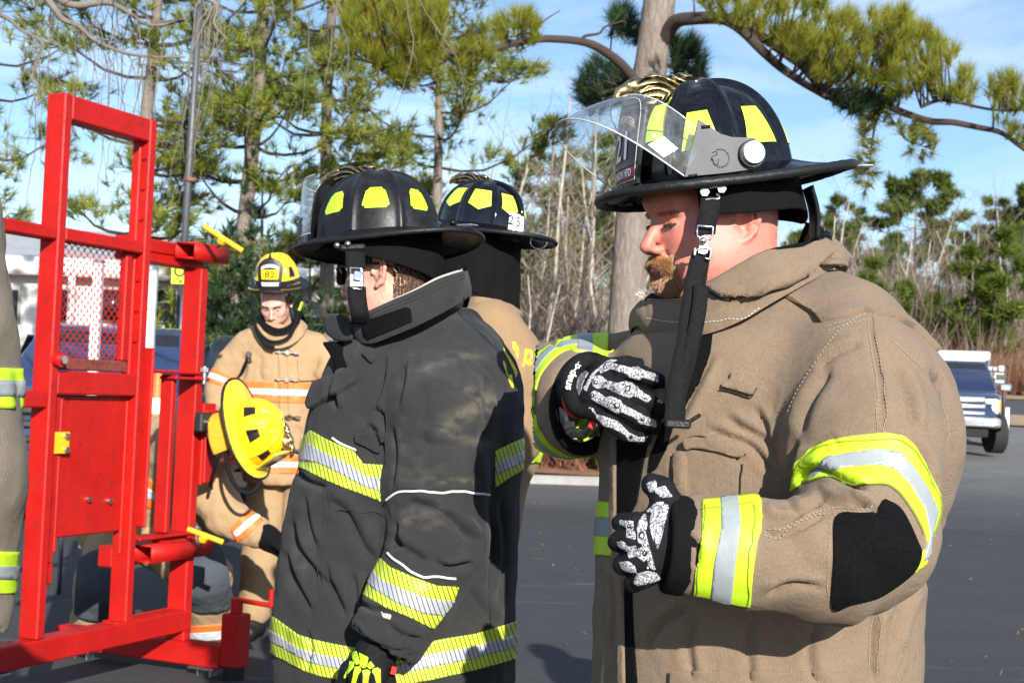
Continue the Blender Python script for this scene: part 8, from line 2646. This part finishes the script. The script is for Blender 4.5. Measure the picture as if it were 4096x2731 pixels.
# white gabled shed further right
SH = thing('building', 'small white gabled roof showing between helmet 82 and the charcoal-coated man', 'building', gpos(1330, 36))
g = gpos(1330, 36); zr_ = at(1330, 1090, 36)[2]; zw = at(1330, 1150, 36)[2]
V, F = box_vf((g[0], 38, zw / 2), (3.4, 4, zw)); mk('wall', V, F, GREYW, SH, smooth=False)
V = np.array([[g[0] - 2, 35.8, zw], [g[0], 35.8, zr_], [g[0] + 2, 35.8, zw], [g[0] - 2, 40.2, zw], [g[0], 40.2, zr_], [g[0] + 2, 40.2, zw]])
mk('roof', V, [(0, 2, 1), (3, 4, 5), (0, 1, 4, 3), (1, 2, 5, 4), (0, 3, 5, 2)], WHITE, SH, smooth=False)
V, F = box_vf((g[0], 35.95, zw * .45), (1.6, .1, zw * .7)); mk('door', V, F, DGLASS, SH, smooth=False)

# lamp post
LPg = gpos(700, 22)
LPt = thing('lamp_post', 'tall dark grey lamp post rising behind the red frame', 'lamp post', LPg)
b0 = at(737, 980, 22); t0 = at(800, 0, 22); dirp = (t0 - b0) / (t0[2] - b0[2])
pb0 = b0 + dirp * (.02 - b0[2]); pt = b0 + dirp * (9.5 - b0[2])
GREYM = M('grey_metal', (.085, .09, .10), .5, metal=.3, var=.1)
V, F = cyl_vf(pb0, pt, .068, .045, 16); mk('pole', V, F, GREYM, LPt)
V, F = cyl_vf(pb0, pb0 + [0, 0, .12], .2, .2, 16); mk('base_plate', V, F, GREYM, LPt, auto=30)
V, F = cyl_vf(at(763, 720, 22) - [0, 0, .03], at(763, 720, 22) + [0, 0, .03], .088, .088, 16); mk('clamp_band', V, F, M('rusty_band', (.20, .09, .07), .7), LPt)
V, F = box_vf(pt + [.35, 0, .05], (.8, .28, .12), None, .03); mk('lamp_head', V, F, GREYM, LPt, auto=30)
# yellow-green notice on the post
ns = thing('notice_sign', 'lime green notice board beside the lamp post', 'sign', (at(725, 1100, 21)[0], 21, 0))
a_, b_ = at(688, 1060, 21), at(760, 1138, 21); c = (a_ + b_) / 2
V, F = box_vf(c, (abs(b_[0] - a_[0]), .02, abs(a_[2] - b_[2])), None, .004); bd = mk('board', V, F, M('lime_board', (.55, .78, .03), .5), ns, smooth=False)
for tx_, sz, dx, dz in (('O', .22, -.02, .04), ('N', .07, .0, -.10)):
    tv, tf = text_vf(tx_, sz, bold=.004); mk('lettering', c + np.stack([tv[:, 0] + dx, np.full(len(tv), -.014), tv[:, 1] + dz], 1), tf, STICK_BLACK, bd, smooth=False)
V, F = box_vf((c[0] + .02, 21.06, c[2] / 2), (.05, .05, c[2])); mk('post', V, F, STEEL, ns, smooth=False)
# white posts
for px, yt, Yd, lb in ((372, 1050, 11.5, 'white post seen through the mesh panel'), (592, 1050, 12.5, 'pale post seen between the frame posts')):
    g = gpos(px, Yd); zt_ = at(px, yt, Yd)[2]
    T = thing('sign_post', lb, 'post', g)
    V, F = box_vf(g + [0, 0, zt_ / 2], (.075, .075, zt_), None, .006); mk('post', V, F, M('pale_post', (.62, .66, .66), .5), T, smooth=False)
    V, F = box_vf(g + [0, 0, zt_ + .012], (.09, .09, .022), None, .004); mk('cap', V, F, STEEL, T, smooth=False)

# --- vehicles: x across, -y towards the viewer (front), built in local metres
def paint(name, c, r=.22): return M(name, c, r, coat=.8, var=.03, spec=.6)
TYRE = M('tyre', (.014, .014, .014), .85, bmp=.5, bscale=50)
def loft(sections):
    """sections: list of rings (n,3) of equal length -> closed skin."""
    A_ = np.array(sections); m, n = A_.shape[:2]
    A2 = np.concatenate([A_, A_[:, :1]], 1); V, F = grid_vf(A2)
    F = [tuple(f) for f in F]; k = n + 1
    F.append(tuple(range(n))); F.append(tuple((m - 1) * k + i for i in range(n))[::-1])
    return V, F
def rrect(w, h0, h1, y, r=.12, tum=0.0):
    """Rounded rectangle ring, half width w, heights h0..h1, at length y."""
    pts = []
    for cx, cz, a0 in ((w - r - tum, h1 - r, 0), (-w + r + tum, h1 - r, 90), (-w + r, h0 + r, 180), (w - r, h0 + r, 270)):
        for a in (0, 30, 60, 90):
            pts.append((cx + r * math.cos(rad(a0 + a)), y, cz + r * math.sin(rad(a0 + a))))
    return np.array(pts)
def vehicle(label, cat, pos, yaw, body, pickup=True, chrome=True, topper=None, plate=None, glint=True, wheel_turn=0.0, name='parked_car'):
    R = np.array(Matrix.Rotation(yaw, 3, 'Z')); pos = np.asarray(pos, float)
    g = lambda V: np.asarray(V, float) @ R.T + pos
    T = thing(name, label, cat, pos)
    V, F = loft([rrect(.86, .55, .98, -2.72, .10), rrect(.95, .50, 1.10, -2.62, .12), rrect(1.0, .46, 1.20, -2.2, .12), rrect(1.0, .46, 1.24, -1.2, .10), rrect(1.0, .46, 1.24, 2.5 if pickup else 2.0, .10), rrect(.97, .52, 1.2, 2.75 if pickup else 2.15, .1)])
    bd = mk('body', g(V), F, body, T, auto=40)
    yb = 1.1 if pickup else 2.05
    V, F = loft([rrect(.94, 1.2, 1.26, -1.25, .03), rrect(.86, 1.22, 1.88, -.45, .10, .08), rrect(.84, 1.22, 1.94, .0, .10, .09), rrect(.84, 1.22, 1.92, yb - .25, .10, .09), rrect(.90, 1.22, 1.30, yb + .1, .03)])
    cab = mk('cab', g(V), F, body, T, auto=40)
    # glass: windscreen, side panes, rear pane
    def pane(c4, nm):
        c4 = np.array(c4, float); U, W = np.meshgrid(np.linspace(0, 1, 5), np.linspace(0, 1, 5), indexing='ij')
        G = c4[0] * ((1 - U) * (1 - W))[..., None] + c4[1] * (U * (1 - W))[..., None] + c4[2] * (U * W)[..., None] + c4[3] * ((1 - U) * W)[..., None]
        V, F = grid_vf(g(G.reshape(-1, 3)).reshape(5, 5, 3)); return mk(nm, V, F, DGLASS, cab)
    pane([(-.80, -1.16, 1.30), (.80, -1.16, 1.30), (.70, -.50, 1.85), (-.70, -.50, 1.85)], 'windscreen')
    for s in (1, -1):
        pane([(s * .935, -.95, 1.30), (s * .935, .05, 1.30), (s * .865, .05, 1.80), (s * .875, -.42, 1.80)], 'side_window')
        pane([(s * .935, .12, 1.30), (s * .935, yb - .15, 1.30), (s * .865, yb - .3, 1.80), (s * .865, .12, 1.80)], 'side_window')
        # mirrors
        V, F = box_vf((s * 1.12, -.85, 1.36), (.24, .10, .17), None, .03); mk('wing_mirror', g(V), F, CHROME if chrome else body, T, auto=40)
        # headlights
        V, F = box_vf((s * .80, -2.66, .94), (.26, .10, .30), None, .03); hl = mk('headlight', g(V), F, M('headlamp', (.75, .76, .74), .12, spec=.8), T, auto=40)
        V, F = box_vf((s * .945, -2.60, .95), (.06, .14, .26), None, .015); mk('indicator', g(V), F, M('amber_lamp', (.75, .33, .08), .2), hl, auto=40)
        V, F = box_vf((s * .99, -2.30, .62), (.05, .62, .30), None, .02); mk('wheel_arch', g(V), F, TYRE, T, auto=40)
        for yy in (-1.85, 1.75 if pickup else 1.35):
            c = np.array([s * .90, yy, .40]); a = wheel_turn if yy < 0 else 0.0
            ax = np.array([math.cos(a), math.sin(a), 0]) * .13
            V, F = cyl_vf(c - ax, c + ax, .40, .40, 30); w_ = mk('wheel', g(V), F, TYRE, T, auto=40)
            sgn = s; V, F = cyl_vf(c + ax * sgn * .9, c + ax * sgn * 1.06, .24, .20, 20); mk('rim', g(V), F, STEEL, w_, auto=40)
    V, F = box_vf((0, -2.68, .93), (1.32, .07, .36), None, .02); gr = mk('grille', g(V), F, M('grille_black', (.012, .012, .013), .5), T, auto=40)
    cm = M('car_chrome', (.82, .82, .83), .32, metal=.9, var=.04) if chrome else M('dark_trim', (.03, .03, .033), .4)
    for zz, hh in ((1.07, .10), (.935, .075), (.80, .06)):
        V, F = box_vf((0, -2.73, zz), (1.36, .06, hh), None, .02); mk('grille_bar', g(V), F, cm, gr, auto=40)
    if chrome:
        V, F = box_vf((0, -2.775, .94), (.24, .03, .09), None, .01); mk('badge', g(V), F, M('gold_badge', (.75, .55, .12), .25, metal=1), gr, auto=40)
    V, F = loft([rrect(.99, .52, .70, -2.62, .05), rrect(.97, .52, .72, -2.80, .06), rrect(.90, .55, .70, -2.86, .05)]); mk('bumper', g(V), F, cm, T, auto=40)
    V, F = box_vf((0, -2.60, .42), (1.5, .25, .20), None, .03); mk('valance', g(V), F, TYRE, T, auto=40)
    if plate:
        V, F = box_vf((plate, -2.80, .44), (.31, .02, .16), None, .004); mk('licence_plate', g(V), F, M('yellow_plate_paint', (.72, .50, .07), .5, dirt=(.5, .15, .05), damt=.6, dscale=25), T, smooth=False)
    if topper is not None:
        V, F = loft([rrect(.80, 1.95, 2.12, .3, .06), rrect(.84, 1.95, 2.16, .5, .06), rrect(.84, 1.6, 2.16, 2.6, .06)]); mk('white_topper', g(V), F, topper, T, auto=40)
    if pickup:
        V, F = box_vf((0, 1.95, 1.245), (1.7, 1.3, .012)); mk('bed_cover', g(V), F, TYRE, T, smooth=False)
    return T
NAVY = paint('navy_paint', (.012, .022, .065))
tpos = gpos(3800, 31)
vehicle('dark blue pickup with chrome grille parked at the right edge, facing the camera', 'truck', tpos, rad(-17), NAVY, True, True, WHITE, plate=-.02, wheel_turn=.35, name='pickup_truck')
BLUE = paint('blue_paint', (.018, .035, .10)); SLATE = paint('slate_paint', (.012, .017, .03))
vehicle('dark blue sport utility seen through the red frame', 'car', gpos(470, 15.5), rad(6), BLUE, False, False, name='parked_car')
vehicle('dark slate pickup partly hidden behind the young man in helmet 82', 'truck', gpos(1110, 17), rad(8), SLATE, True, False, name='pickup_truck')
# wayside sign behind the pickup
sg_ = thing('direction_sign', 'brown board with white lettering standing behind the pickup', 'sign', gpos(3980, 40))
a_, b_ = at(3918, 1460, 40), at(4022, 1545, 40); c = (a_ + b_) / 2
V, F = box_vf(c, (abs(b_[0] - a_[0]), .08, abs(a_[2] - b_[2])), None, .01); bd = mk('board', V, F, M('brown_board', (.055, .042, .038), .6), sg_, smooth=False)
for x, y, w_, h_ in ((3955, 1474, 62, 13), (4005, 1474, 20, 22), (3972, 1508, 22, 16), (3995, 1526, 40, 9), (3975, 1494, 80, 4)):
    p_ = at(x, y, 39.95); V, F = box_vf(p_, (w_ / FQ * 40, .02, h_ / FQ * 40)); mk('white_lettering', V, F, WHITE, bd, smooth=False)
gs = gpos(3980, 40)
for dx in (-.3, .3):
    V, F = box_vf((gs[0] + dx, 40.1, (gs[2] + c[2]) / 2), (.09, .09, c[2] - gs[2])); mk('post', V, F, M('brown_board', (.055, .042, .038), .6), sg_, smooth=False)
T = thing('marker_post', 'short white post at the kerb behind the pickup', 'post', gpos(4032, 36))
V, F = box_vf(gpos(4032, 36) + [0, 0, .35], (.10, .10, .7), None, .01); mk('post', V, F, WHITE, T, smooth=False)
# folding table with a traffic cone behind the frame
FT = thing('folding_table', 'folding table behind the red frame carrying the traffic cone', 'table', gpos(560, 9.3))
g = gpos(560, 9.3)
V, F = box_vf(g + [0, 0, .72], (.9, .6, .035), None, .008); mk('table_top', V, F, M('table_plastic', (.12, .12, .13), .6), FT, smooth=False)
for sx in (-1, 1):
    for sy in (-1, 1):
        V, F = cyl_vf(g + [sx * .38, sy * .24, 0], g + [sx * .38, sy * .24, .705], .014, .014, 10); mk('leg', V, F, STEEL, FT)
TC = thing('traffic_cone', 'orange traffic cone glimpsed between the frame posts', 'cone', g + [0, 0, .738])
cg = at(628, 1600, 9.3); cg = np.array([cg[0], 9.3, .738])
CONE = M('cone_orange', (.85, .16, .02), .5)
V, F = box_vf(cg + [0, 0, .02], (.30, .30, .035), None, .01); mk('base', V, F, M('cone_base', (.5, .09, .015), .7), TC, smooth=False)
V, F = cyl_vf(cg + [0, 0, .037], cg + [0, 0, .70], .115, .025, 24); mk('cone_body', V, F, CONE, TC, auto=40)
V, F = cyl_vf(cg + [0, 0, .42], cg + [0, 0, .52], .0655, .0525, 24, caps=False); mk('white_collar', V, F, WHITE, TC)
